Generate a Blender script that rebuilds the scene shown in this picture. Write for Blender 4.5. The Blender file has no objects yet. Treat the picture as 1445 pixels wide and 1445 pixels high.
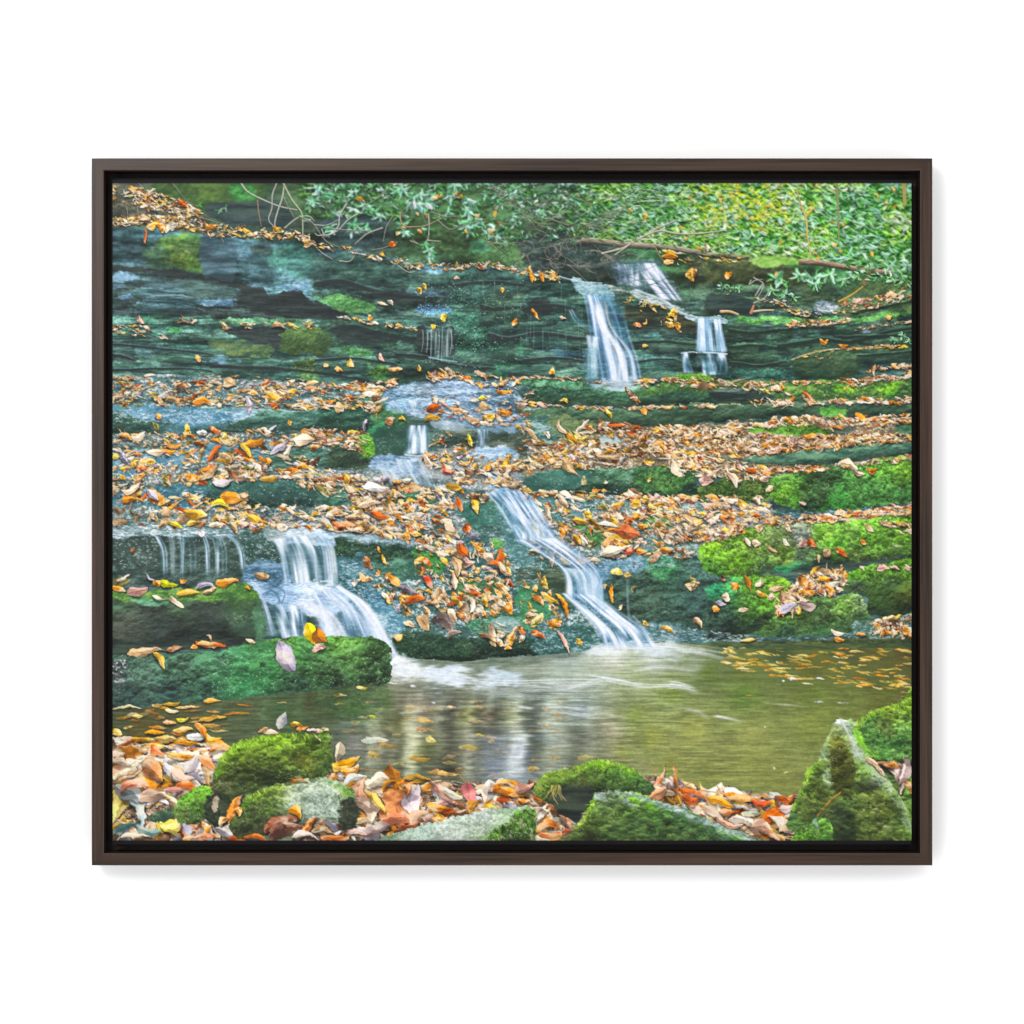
import bpy, bmesh, math, random
import numpy as np

# ----------------------------------------------------------------------
# units: one print unit is U metres; the frame front is the measuring plane
U = 0.000541
CX, CY = 722.5, 722.5          # centre of the view in print units
DEEP = 50.0                    # frame depth, wall to front face
DIST = 3840.0                  # camera to frame front

sc = bpy.context.scene
cam_d = bpy.data.cameras.new('camera')
cam = bpy.data.objects.new('camera', cam_d)
sc.collection.objects.link(cam)
cam_d.sensor_width = 36.0
cam_d.lens = 36.0 * DIST / 1445.0
cam_d.clip_start, cam_d.clip_end = 0.05, 100.0
cam.location = (0, -(DIST + DEEP) * U, 0)
cam.rotation_euler = (math.pi / 2, 0, 0)
sc.camera = cam

world = bpy.data.worlds.new('World')
sc.world = world
world.use_nodes = True
wt = world.node_tree
wb = wt.nodes['Background']
wb.inputs['Color'].default_value = (1, 1, 1, 1)
wb.inputs['Strength'].default_value = 1.0
# made-up surroundings: bright to the sides, dimmed behind the camera to avoid frame glare
wc = wt.nodes.new('ShaderNodeTexCoord')
ws = wt.nodes.new('ShaderNodeSeparateXYZ')
wm = wt.nodes.new('ShaderNodeMapRange')
wm.inputs['From Min'].default_value, wm.inputs['From Max'].default_value = -1.0, 0.0
wr = wt.nodes.new('ShaderNodeValToRGB')
wr.color_ramp.elements[0].position, wr.color_ramp.elements[0].color = 0.04, (0.10, 0.10, 0.10, 1)
wr.color_ramp.elements[1].position, wr.color_ramp.elements[1].color = 0.30, (1, 1, 1, 1)
wx = wt.nodes.new('ShaderNodeMath')
wx.operation = 'MULTIPLY'
wx.inputs[1].default_value = 1.9
wt.links.new(wc.outputs['Generated'], ws.inputs[0])
wt.links.new(ws.outputs['Y'], wm.inputs['Value'])
wt.links.new(wm.outputs['Result'], wr.inputs['Fac'])
wt.links.new(wr.outputs['Color'], wx.inputs[0])
wt.links.new(wx.outputs[0], wb.inputs['Strength'])

lamp_d = bpy.data.lights.new('softbox_lamp', 'AREA')
lamp_d.shape = 'RECTANGLE'
lamp_d.size, lamp_d.size_y = 0.62, 0.62
lamp_d.energy = 17.0
lamp_d.color = (1.0, 0.985, 0.965)
lamp = bpy.data.objects.new('softbox_lamp', lamp_d)
sc.collection.objects.link(lamp)
lamp.location = (-0.80, -2.15, 0.86)
from mathutils import Vector
lamp.rotation_euler = (Vector((0, 0, 0)) - lamp.location).to_track_quat("-Z", "Y").to_euler()
INK = 0.64          # reflectance of the lightest ink

sc.view_settings.view_transform = 'Standard'
sc.view_settings.look = 'None'
sc.view_settings.exposure = 0.0
sc.view_settings.gamma = 1.0
sc.view_settings.use_curve_mapping = False
sc.cycles.use_denoising = True
sc.cycles.max_bounces = 6
sc.cycles.sample_clamp_indirect = 4.0


# ----------------------------------------------------------------------
def W3(px, py, depth=0.0):
    """print units as seen on the measuring plane, pushed back by depth, to metres"""
    s = (DIST + depth) / DIST
    return ((px - CX) * s * U, (-DEEP + depth) * U, (CY - py) * s * U)


def material(name):
    m = bpy.data.materials.new(name)
    m.use_nodes = True
    nt = m.node_tree
    return m, nt, nt.nodes['Principled BSDF']


def node(nt, kind, **kw):
    n = nt.nodes.new(kind)
    for k, v in kw.items():
        if k in n.inputs:
            n.inputs[k].default_value = v
        else:
            setattr(n, k, v)
    return n


def link_object(name, bm, mat, parent=None):
    me = bpy.data.meshes.new(name)
    bm.to_mesh(me)
    bm.free()
    o = bpy.data.objects.new(name, me)
    sc.collection.objects.link(o)
    me.materials.append(mat)
    if parent:
        o.parent = parent
        o.location = -parent.location if not parent.parent else (0, 0, 0)
    return o


# materials ------------------------------------------------------------
def wall_paint():
    m, nt, b = material('white_wall_paint')
    n = node(nt, 'ShaderNodeTexNoise', Scale=260.0, Detail=4.0)
    bu = node(nt, 'ShaderNodeBump', Strength=0.03, Distance=0.001)
    nt.links.new(n.outputs['Fac'], bu.inputs['Height'])
    nt.links.new(bu.outputs['Normal'], b.inputs['Normal'])
    b.inputs['Base Color'].default_value = (0.88, 0.88, 0.885, 1)
    b.inputs['Roughness'].default_value = 0.85
    b.inputs['Specular IOR Level'].default_value = 0.1
    return m


def wood(name, dark, lite, rough, spec):
    """walnut: grain runs along the local X of each rail"""
    m, nt, b = material(name)
    tc = node(nt, 'ShaderNodeTexCoord')
    mp = node(nt, 'ShaderNodeMapping')
    mp.inputs['Scale'].default_value = (14, 900, 900)
    n1 = node(nt, 'ShaderNodeTexNoise', Scale=1.0, Detail=5.0, Roughness=0.62)
    mp2 = node(nt, 'ShaderNodeMapping')
    mp2.inputs['Scale'].default_value = (5, 240, 240)
    n2 = node(nt, 'ShaderNodeTexNoise', Scale=1.0, Detail=3.0)
    mx = node(nt, 'ShaderNodeMath', operation='ADD')
    hf = node(nt, 'ShaderNodeMath', operation='MULTIPLY')
    hf.inputs[1].default_value = 0.5
    cr = node(nt, 'ShaderNodeValToRGB')
    cr.color_ramp.elements[0].position, cr.color_ramp.elements[1].position = 0.40, 0.62
    cr.color_ramp.elements[0].color = (*dark, 1)
    cr.color_ramp.elements[1].color = (*lite, 1)
    bu = node(nt, 'ShaderNodeBump', Strength=0.12, Distance=0.0004)
    lk = nt.links.new
    lk(tc.outputs['Object'], mp.inputs['Vector'])
    lk(tc.outputs['Object'], mp2.inputs['Vector'])
    lk(mp.outputs['Vector'], n1.inputs['Vector'])
    lk(mp2.outputs['Vector'], n2.inputs['Vector'])
    lk(n1.outputs['Fac'], mx.inputs[0])
    lk(n2.outputs['Fac'], mx.inputs[1])
    lk(mx.outputs[0], hf.inputs[0])
    lk(hf.outputs[0], cr.inputs['Fac'])
    lk(cr.outputs['Color'], b.inputs['Base Color'])
    lk(n1.outputs['Fac'], bu.inputs['Height'])
    lk(bu.outputs['Normal'], b.inputs['Normal'])
    b.inputs['Roughness'].default_value = rough
    b.inputs['Specular IOR Level'].default_value = spec
    return m


def plain(name, col, rough=0.6, spec=0.3):
    m, nt, b = material(name)
    n = node(nt, 'ShaderNodeTexNoise', Scale=900.0, Detail=3.0)
    mx = node(nt, 'ShaderNodeMixRGB', blend_type='MULTIPLY')
    mx.inputs['Fac'].default_value = 0.35
    mx.inputs['Color1'].default_value = (*col, 1)
    nt.links.new(n.outputs['Fac'], mx.inputs['Color2'])
    nt.links.new(mx.outputs['Color'], b.inputs['Base Color'])
    b.inputs['Roughness'].default_value = rough
    b.inputs['Specular IOR Level'].default_value = spec
    return m


def print_ink():
    m, nt, b = material('printed_canvas')
    at = node(nt, 'ShaderNodeVertexColor')
    at.layer_name = 'print'
    nt.links.new(at.outputs['Color'], b.inputs['Base Color'])
    b.inputs['Roughness'].default_value = 0.5
    b.inputs['Specular IOR Level'].default_value = 0.12
    return m


# the setting: one white wall -------------------------------------------
bm = bmesh.new()
vs = [bm.verts.new(p) for p in ((-3, 0, -3), (3, 0, -3), (3, 0, 3), (-3, 0, 3))]
bm.faces.new(vs)
wall = link_object('wall', bm, wall_paint())
wall['kind'] = 'structure'
wall['label'] = 'plain white wall the framed picture hangs on'
wall['category'] = 'wall'
# ======================================================================
# THE PRINT: the picture printed on the canvas, worked out dot by dot in
# numpy (coordinates are millimetre-like print units, x right, y down)
# ======================================================================
PX0, PY0, PW, PH = 157.0, 252.0, 1131, 942          # print sheet origin and size
YY, XX = np.mgrid[0:PH, 0:PW].astype(np.float32)
XX += PX0 + 0.5
YY += PY0 + 0.5
IMG = np.zeros((PH, PW, 3), np.float32)
rng = np.random.default_rng(11)
_seed = [100]


def C(*c):
    return np.array(c, np.float32)


def sstep(a, b, x):
    t = np.clip((x - a) / (b - a + 1e-9), 0, 1)
    return t * t * (3 - 2 * t)


def vnoise(sx, sy, seed=None, h=PH, w=PW):
    """value noise on the sheet, cells sx by sy"""
    if seed is None:
        _seed[0] += 1
        seed = _seed[0]
    r = np.random.default_rng(seed)
    ox, oy = r.random(2)
    nx, ny = int(w / sx) + 4, int(h / sy) + 4
    g = r.random((ny, nx)).astype(np.float32)

    def idx(n, s, o):
        t = np.arange(n, dtype=np.float32) / s + o
        i = t.astype(int)
        f = t - i
        return i, f * f * (3 - 2 * f)
    iy, fy = idx(h, sy, oy)
    ix, fx = idx(w, sx, ox)
    rows = g[iy] * (1 - fy)[:, None] + g[iy + 1] * fy[:, None]
    return rows[:, ix] * (1 - fx) + rows[:, ix + 1] * fx


def fbm(sx, sy, octs=4, gain=0.55, seed=None):
    a = np.zeros((PH, PW), np.float32)
    k = 1.0
    for o in range(octs):
        s = None if seed is None else seed + o
        a += k * (vnoise(max(sx, 1.0), max(sy, 1.0), s) - 0.5)
        k *= gain
        sx, sy = sx / 2.03, sy / 2.03
    return a / a.std()


def uni(a):
    """normal-ish field -> about 0..1"""
    return np.clip(0.5 + 0.27 * (a - a.mean()) / a.std(), 0, 1)


def uni2(a):
    return np.clip(0.5 + 0.34 * (a - a.mean()) / a.std(), 0, 1)


def blur(a, r):
    r = int(round(r))
    if r < 1:
        return a
    for ax in (0, 1):
        for _ in range(2):
            p = [(0, 0)] * a.ndim
            p[ax] = (r + 1, r)
            c = np.cumsum(np.pad(a, p, mode='edge'), axis=ax, dtype=np.float64)
            n = a.shape[ax]
            k = 2 * r + 1
            a = ((c[k:k + n] - c[:n]) if ax == 0 else (c[:, k:k + n] - c[:, :n])) / k
            a = a.astype(np.float32)
    return a


def relief(h, lx=-0.35, ly=1.0):
    gy, gx = np.gradient(h)
    return gy * ly + gx * -lx


F = {}
_w = fbm(60, 30, 4)
_r = relief(fbm(70, 15, 5, 0.47))
F['rock'] = uni2(1.1 * _r / _r.std() + 0.3 * fbm(80, 7, 4, 0.6) + 0.55 * fbm(30, 18, 4) + 0.16 * fbm(3, 2, 2))
F['strata'] = uni(fbm(150, 6, 4, 0.55) + 0.25 * fbm(30, 12, 3) + 0.15 * fbm(3, 2, 2))
F['fine'] = uni(fbm(4, 3, 3, 0.8))
_r = relief(fbm(13, 10, 4, 0.6))
F['moss'] = uni(_r / _r.std() + 0.8 * fbm(34, 20, 3) + 0.45 * fbm(2.6, 3.0, 2, 0.9))
_r = relief(fbm(22, 12, 4, 0.55))
F['clump'] = uni(_r / _r.std() + 0.8 * fbm(44, 20, 3) + 0.3 * fbm(2.4, 2.6, 2, 0.9))
_sp = 0.8 * fbm(2.2, 1.8, 2, 0.9) + 0.6 * fbm(5, 3, 2)
F['grit'] = np.clip(uni(fbm(30, 8, 4)) * .55 + .38 * uni(_sp) - .04 + .26 * sstep(.3, 2.4, _sp + .6 * fbm(28, 8, 3)), 0, 1)
F['speck'] = np.clip(0.55 * uni(fbm(26, 12, 4)) + 0.18 * uni(_sp) + 0.2 * sstep(0.0, 2.8, _sp + 0.6 * fbm(22, 10, 3)) - 0.06, 0, 1)
F['wet'] = uni(0.7 * fbm(34, 6, 5, 0.65) + 0.7 * fbm(5, 2, 2, 0.9))
F['lichen'] = uni(0.7 * fbm(30, 14, 4) + 0.8 * fbm(4, 3, 3, 0.9) + 0.5 * relief(fbm(8, 5, 3)))
_wob = [fbm(18, 14, 4, 0.6), fbm(18, 14, 4, 0.6), fbm(5, 4, 3, 0.7)]


def ramp(t, cols):
    cols = np.array(cols, np.float32)
    n = len(cols) - 1
    u = np.clip(t, 0, 1) * n
    i = np.minimum(u.astype(int), n - 1)
    f = (u - i)[..., None]
    return cols[i] * (1 - f) + cols[i + 1] * f


def bbox(xs, ys, m):
    x0 = max(int(min(xs) - m - PX0), 0); x1 = min(int(max(xs) + m - PX0) + 2, PW)
    y0 = max(int(min(ys) - m - PY0), 0); y1 = min(int(max(ys) + m - PY0) + 2, PH)
    return (slice(y0, y1), slice(x0, x1)) if x1 > x0 and y1 > y0 else None


def put(sl, col, a):
    """blend colour (array or triple) into the sheet"""
    d = IMG[sl]
    d += (col - d) * a[..., None]


def smooth(pts, n=8, closed=False):
    p = np.array(pts, np.float32)
    if closed:
        q = np.vstack([p[-1], p, p[0], p[1]])
    else:
        q = np.vstack([2 * p[0] - p[1], p, 2 * p[-1] - p[-2]])
    out = []
    for i in range(1, len(q) - 2):
        a, b, c, d = q[i - 1:i + 3]
        for t in np.arange(n) / n:
            out.append(0.5 * (2 * b + (c - a) * t + (2 * a - 5 * b + 4 * c - d) * t * t + (3 * b - a - 3 * c + d) * t ** 3))
    if not closed:
        out.append(p[-1])
    return np.array(out)


def polymask(pts, rough=2.0, soft=0.7, curve=True, fine=0.6):
    pts = smooth(pts, 6, True) if curve else np.array(pts, np.float32)
    sl = bbox(pts[:, 0], pts[:, 1], rough * 2 + soft * 3 + 2)
    if sl is None:
        return None, None
    acc = 0
    for dx, dy in ((-.25, -.25), (.25, .25), (-.25, .25), (.25, -.25)):
        x = XX[sl] + dx + rough * 0.6 * _wob[0][sl] + fine * _wob[2][sl]
        y = YY[sl] + dy + rough * 0.6 * _wob[1][sl] + fine * _wob[2][sl]
        ins = np.zeros(x.shape, bool)
        xa, ya = pts[-1]
        for xb, yb in pts:
            if ya != yb:
                c = (ya > y) != (yb > y)
                ins ^= c & (x < (xb - xa) * (y - ya) / (yb - ya) + xa)
            xa, ya = xb, yb
        acc = acc + ins
    m = (acc / 4.0).astype(np.float32)
    if soft >= 1:
        m = blur(m, soft * 2)
        m = sstep(0.18, 0.82, m + (0.3 * F['edge'][sl] + 0.1 * _wob[2][sl]) * np.clip(1.25 - np.abs(m - .5) * 2, 0, 1) * (m > 0.01))
    return sl, m


def idw(sl, pts, p=2.6):
    x, y = XX[sl], YY[sl]
    num = np.zeros(x.shape + (3,), np.float32)
    den = np.zeros(x.shape, np.float32)
    for px, py, c in pts:
        w = 1.0 / (((x - px) ** 2 + (y - py) ** 2) ** (p / 2) + 30.0)
        num += w[..., None] * np.array(c, np.float32)
        den += w
    return num / den[..., None]


def R(pts, cols, tex='rock', rough=2.0, soft=0.7, op=1.0, light=None, fine=0.6, curve=True):
    """a patch with an outline, coloured along a ramp by a texture field"""
    sl, m = polymask(pts, rough, soft, curve, fine)
    if sl is None:
        return
    col = ramp(F[tex][sl], cols)
    if light:
        ys = [q[1] for q in pts]
        v = np.clip((YY[sl] - min(ys)) / (max(ys) - min(ys)), 0, 1)
        col = col * np.interp(v, [k[0] for k in light], [k[1] for k in light])[..., None]
    put(sl, col, m * op)


def RI(pts, pcols, tex='moss', amp=0.5, rough=2.0, soft=0.7, op=1.0, fine=0.6, curve=True, p=2.6, light=None):
    """a patch whose colour runs between placed colours, with a texture on it"""
    sl, m = polymask(pts, rough, soft, curve, fine)
    if sl is None:
        return
    col = idw(sl, pcols, p) * (1.06 + 0.78 * amp * (F[tex][sl] - 0.5) * 2)[..., None]
    if light:
        xs, ys = smooth(pts, 6, True).T
        X1 = XX[sl][0]
        t = np.array([ys[np.abs(xs - q) < 14].min() if (np.abs(xs - q) < 14).any() else ys.min() for q in X1])
        t = np.convolve(np.pad(t, 6, mode='edge'), np.ones(13) / 13, 'valid')[None, :]
        v = np.clip((YY[sl] - t) / (max(ys) - min(ys)), 0, 1)
        col = col * np.interp(v, [k[0] for k in light], [k[1] for k in light])[..., None]
    put(sl, np.clip(col, 0, 255), m * op)


def L(top, bot, cols, tex='rock', light=((0, 1), (1, 1)), rough=1.6, op=1.0, lip=None, ends=3.0):
    """a ledge: everything between an upper and a lower line"""
    top, bot = np.array(top, np.float32), np.array(bot, np.float32)
    x0, x1 = max(top[0, 0], bot[0, 0]), min(top[-1, 0], bot[-1, 0])
    sl = bbox((x0, x1), (top[:, 1].min(), bot[:, 1].max()), 6)
    if sl is None:
        return
    x = XX[sl] + rough * 0.7 * _wob[0][sl]
    y = YY[sl] + rough * 0.7 * _wob[1][sl] + 0.4 * _wob[2][sl]
    t = np.interp(x[0] * 0 + XX[sl][0], top[:, 0], top[:, 1])[None, :]
    b = np.interp(XX[sl][0], bot[:, 0], bot[:, 1])[None, :]
    m = np.clip(y - t + .5, 0, 1) * np.clip(b - y + .5, 0, 1)
    xe = XX[sl] + 7 * _wob[0][sl] + 2 * _wob[2][sl]
    lft, rgt = x0 > 170, x1 < 1270
    if lft:
        m = m * sstep(x0 + 2, x0 + 16, xe)
    if rgt:
        m = m * (1 - sstep(x1 - 16, x1 - 2, xe))
    v = np.clip((y - t) / np.maximum(b - t, 1), 0, 1)
    li = np.interp(v, [k[0] for k in light], [k[1] for k in light])
    put(sl, ramp(F[tex][sl], cols) * li[..., None], m * op)
    if lip:
        col, wd, st = lip
        k = np.exp(-((y - t) / wd) ** 2) * sstep(-0.6, 0.9, _wob[0][sl] + 0.6 * _wob[2][sl]) * st
        k = k * sstep(x0, x0 + 8, x) * (1 - sstep(x1 - 8, x1, x))
        put(sl, C(*col), np.clip(k, 0, 1))


def stroke(pts, wid, col, op=1.0, taper=0.5, curve=True, shade=0.25):
    p = smooth(pts, 8) if curve else np.array(pts, np.float32)
    sl = bbox(p[:, 0], p[:, 1], wid + 2)
    if sl is None:
        return
    x, y = XX[sl], YY[sl]
    best = np.full(x.shape, -9.0, np.float32)
    off = np.zeros(x.shape, np.float32)
    n = len(p) - 1
    for i in range(n):
        (ax, ay), (bx, by) = p[i], p[i + 1]
        dx, dy = bx - ax, by - ay
        ll = dx * dx + dy * dy + 1e-6
        t = np.clip(((x - ax) * dx + (y - ay) * dy) / ll, 0, 1)
        d = np.hypot(x - ax - t * dx, y - ay - t * dy)
        w = 0.5 * wid * (1 - taper * (i + t) / n)
        k = w - d
        u = k > best
        best = np.where(u, k, best)
        off = np.where(u, (y - ay - t * dy) / np.maximum(w, .4), off)
    a = np.clip(best + 0.5, 0, 1) * min(1.0, 1.0)
    cc = C(*col) * (1 - shade * np.clip(off, -1, 1))[..., None]
    put(sl, cc, a * op)


F['mott'] = uni(fbm(9, 6, 3, 0.7))
F['mott3'] = uni(fbm(26, 17, 3, 0.6))
F['edge'] = fbm(26, 10, 5, 0.7)
F['mott2'] = uni(fbm(5, 3.4, 3, 0.8))


def leaf(x, y, ln, wd, ang, col, bend=0.0, fold=0.2, shadow=0.5, op=1.0, vein=0.25, skew=0.25, curl=0.0, sh=(0.5, 1.5), mott=1.0):
    """one leaf: uneven pointed oval, mottled, lit from above, with a soft cast shade"""
    r = ln * 0.55 + wd + 3
    sl = bbox((x, x), (y, y), r)
    if sl is None:
        return
    ca, sa = math.cos(ang), math.sin(ang)
    bx, by = XX[sl] - x, YY[sl] - y
    if ln > 5:
        j = min(1.0, 14.0 / ln)
        bx = bx + 0.6 * j * _wob[2][sl] + 0.03 * ln * _wob[0][sl]
        by = by + 0.3 * j * _wob[2][sl] + 0.03 * ln * _wob[1][sl]

    def shape(ox, oy):
        dx, dy = bx - ox, by - oy
        u = (dx * ca + dy * sa) / (ln * 0.5)
        v = -dx * sa + dy * ca - bend * wd * (u * u - 0.4)
        w = 0.5 * wd * np.power(np.clip(1 - u * u, 0, 1), 0.72) * (1 - skew * u)
        return u, v, w
    if shadow > 0:
        u, v, w = shape(*sh)
        a = np.clip((w - np.abs(v)) * 0.4 + 0.6, 0, 1) * (np.abs(u) < 1.05)
        IMG[sl] *= (1 - shadow * a)[..., None]
    u, v, w = shape(0, 0)
    up = 1.0 if ca > 0 else -1.0                         # which half faces up
    c = C(*col)
    if ln > 5:
        h1, h2, h3 = (x * 7.31) % 6.28, (y * 5.17) % 6.28, (x * 3.7 + y * 2.3) % 1
        w = w * (1 + 0.2 * np.sin(2.6 * u + h1) * (v > 0) + 0.2 * np.sin(2.9 * u + h2) * (v <= 0))
        if h3 < 0.25:
            w = w * np.where(v > 0, 0.4 + h3, 1.0)
    a = np.clip(w - np.abs(v) + 0.35, 0, 1) * (np.abs(u) < 1.0) * op
    s = np.clip(v / np.maximum(w, 0.5), -1, 1) * up
    li = 1 - fold * np.where(s > 0, 0.9, -0.4) + 0.2 * u * curl
    if vein and wd > 5:
        li = li - vein * np.exp(-(v / 0.6) ** 2) * (w > 2)
    d = c * li[..., None]
    if ln > 5 and mott:
        if ln > 22:
            mott = mott * 0.85
            li2 = 0.04 * np.sin(20 * (u * ln / 40 + 0.9 * np.abs(s))) * (np.abs(s) < .95)
            d = d * (1 + li2)[..., None]
        t = F['mott3' if ln > 22 else 'mott' if ln > 14 else 'mott2'][sl]
        d = d + (C(252, 238, 214) - d) * (mott * 0.6 * sstep(0.54, 0.95, t + 0.12 * (s < -0.5)))[..., None]
        d = d * (1 - mott * 0.36 * sstep(0.44, 0.1, t - 0.08 * s))[..., None]
    put(sl, np.clip(d, 0, 255), a)


PAL = {
    'cream': (244, 228, 202), 'peach': (238, 205, 172), 'tan': (206, 168, 124), 'orange': (224, 142, 52), 'rust': (200, 98, 40),
    'gold': (228, 174, 70), 'brown': (142, 96, 62), 'dark': (92, 74, 60), 'lilac': (186, 178, 196), 'pink': (216, 168, 152),
    'olive': (132, 126, 74), 'yellow': (238, 208, 64), 'grey': (160, 165, 160), 'red': (190, 70, 45), 'white': (246, 240, 232)}
MIXES = {
    'mid': ('cream cream peach peach tan tan tan orange orange gold gold rust brown lilac olive', 0.55),
    'sun': ('cream peach peach peach tan tan tan orange orange gold rust brown pink', 0.5),
    'dull': ('tan gold brown dark olive orange peach cream', 0.6),
    'far': ('tan gold gold orange cream cream peach brown olive', 0.5),
    'near': ('peach pink orange orange rust tan brown white lilac peach gold cream', 0.5),
    'gold': ('gold orange yellow gold tan olive', 0.5)}
_shade = uni(fbm(70, 30, 3))
_clus = uni(fbm(26, 9, 3, .7))
_mix = {k: [PAL[n] for n in v[0].split()] for k, v in MIXES.items()}


def litter(items):
    items.sort(key=lambda q: q[1])
    for q in items:
        leaf(*q[:6], **q[6])


def scatter(top, bot, n, size, mix='mid', spread=0.45, flat=0.42, tilt=0.0, shadow=0.55, out=None, edge=0.0):
    """leaves strewn between two lines; returns their list"""
    top, bot = np.array(top, np.float32), np.array(bot, np.float32)
    x0, x1 = max(top[0, 0], bot[0, 0]), min(top[-1, 0], bot[-1, 0])
    res = [] if out is None else out
    for _ in range(int(n * 2.1)):
        x = rng.uniform(x0, x1)
        t, b = np.interp(x, top[:, 0], top[:, 1]), np.interp(x, bot[:, 0], bot[:, 1])
        y = t + (b - t) * rng.random() ** (1 + edge)
        if _clus[int(np.clip(y - PY0, 0, PH - 1)), int(np.clip(x - PX0, 0, PW - 1))] < rng.random() * .75:
            continue
        ln = size * 0.92 * math.exp(rng.normal(-.08, .36))
        wd = ln * flat * rng.uniform(0.4, 1.25) * np.interp(y, [480, 620, 760], [.72, .86, 1.0])
        k = rng.random()
        col = np.array(_mix[mix][rng.integers(len(_mix[mix]))], np.float32) * rng.uniform(0.76, 1.16)
        col = col * np.interp(_shade[int(np.clip(y - PY0, 0, PH - 1)), int(np.clip(x - PX0, 0, PW - 1))], [0, .5, 1], [.7, .95, 1.08])
        a = tilt + rng.normal(0, spread) + (math.pi if rng.random() < .5 else 0)
        if k < .22:                                      # a rim or a stem only
            wd, ln = 1.5, ln * .9
            col = np.array(PAL['cream' if k < .13 else 'brown'], np.float32) * rng.uniform(.8, 1.05)
        res.append((x, y, ln, wd, a, tuple(col), dict(bend=rng.normal(0, 0.3), fold=rng.uniform(0.05, 0.38), shadow=shadow * rng.uniform(.35, .85),
                                                       curl=rng.normal(0, 1), vein=rng.uniform(0, 0.16), skew=rng.uniform(-.1, .4))))
    if out is None:
        litter(res)
    return res


def fall(left, right, dens=0.8, freq=14, soft=0.12, lo=(66, 120, 168), hi=(226, 235, 251), fade=(0.02, 0.05), along=1.5, bias=0.0, gain=1.0, seed=1):
    """falling water: silky streaks that run from the first to the last point of two edge lines"""
    a, b = smooth(left, 16), smooth(right, 16)
    n = 16 * 60
    a = np.stack([np.interp(np.linspace(0, 1, n), np.linspace(0, 1, len(a)), a[:, k]) for k in (0, 1)], 1)
    b = np.stack([np.interp(np.linspace(0, 1, n), np.linspace(0, 1, len(b)), b[:, k]) for k in (0, 1)], 1)
    m = int(max(np.hypot(*(a - b).T).max() * 2.5, 40))
    s = np.linspace(0, 1, m, dtype=np.float32)
    P = a[:, None, :] * (1 - s)[None, :, None] + b[:, None, :] * s[None, :, None]
    r = np.random.default_rng(seed)

    def streak(fr, al):
        g = r.random((int(al) + 3, int(fr) + 3))
        ty, tx = np.linspace(0, al, n), s * fr
        iy, ix = ty.astype(int), tx.astype(int)
        fy, fx = ty - iy, tx - ix
        fy, fx = (fy * fy * (3 - 2 * fy))[:, None], (fx * fx * (3 - 2 * fx))[None, :]
        return (g[iy][:, ix] * (1 - fx) + g[iy][:, ix + 1] * fx) * (1 - fy) + (g[iy + 1][:, ix] * (1 - fx) + g[iy + 1][:, ix + 1] * fx) * fy
    st = 0.42 * streak(freq * .45, along) + 0.36 * streak(freq, along) + 0.22 * streak(freq * 2.6, along * 2)
    st = np.clip((st - 0.5) * 2.9 + 0.47 + bias, 0, 1) * gain
    t = np.linspace(0, 1, n)[:, None]
    al = sstep(0, soft, s)[None, :] * (1 - sstep(1 - soft, 1, s))[None, :] * sstep(0, fade[0], t) * (1 - sstep(1 - fade[1], 1, t))
    al = al * np.clip(dens * (0.22 + 1.05 * st), 0, 1)
    sl = bbox(P[..., 0].ravel(), P[..., 1].ravel(), 3)
    h, w = XX[sl].shape
    ix = (P[..., 0] - PX0 - sl[1].start).astype(int).ravel()
    iy = (P[..., 1] - PY0 - sl[0].start).astype(int).ravel()
    ok = (ix >= 0) & (ix < w) & (iy >= 0) & (iy < h)
    k = iy[ok] * w + ix[ok]
    cnt = np.bincount(k, minlength=h * w).reshape(h, w)
    A = np.bincount(k, al.ravel()[ok], h * w).reshape(h, w) / np.maximum(cnt, 1)
    S = np.bincount(k, np.clip(st, 0, 1).ravel()[ok], h * w).reshape(h, w) / np.maximum(cnt, 1)
    A, S = A.astype(np.float32), S.astype(np.float32)
    put(sl, ramp(S, [lo, [0.5 * (p + q) for p, q in zip(lo, hi)], hi]), 0.5 * A + 0.5 * blur(A, 1))


def cracks(top, bot, n, ln=50, dark=(30, 38, 38), lite=(120, 146, 146), op=.7, tilt=0.0, wid=2.2):
    """bedding cracks with a lit lip under each"""
    top, bot = np.array(top, np.float32), np.array(bot, np.float32)
    for _ in range(n):
        x = rng.uniform(top[0, 0], top[-1, 0]); t = np.interp(x, top[:, 0], top[:, 1]); b = np.interp(x, bot[:, 0], bot[:, 1])
        y = rng.uniform(t, b); l = ln * rng.uniform(.4, 1.5); k = op * rng.uniform(.35, 1)
        q = [(x + l * s, y + tilt * l * s + rng.normal(0, 1.2)) for s in (-.5, -.25, 0, .25, .5)]
        q2 = [(a, c + 2.2) for a, c in q[::-1]]
        stroke(q, wid * rng.uniform(.6, 1.5), dark, k, .7, shade=0)
        if rng.random() < .7:
            stroke(q2, 1.3, lite, k * .55, .7, shade=0)


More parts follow.
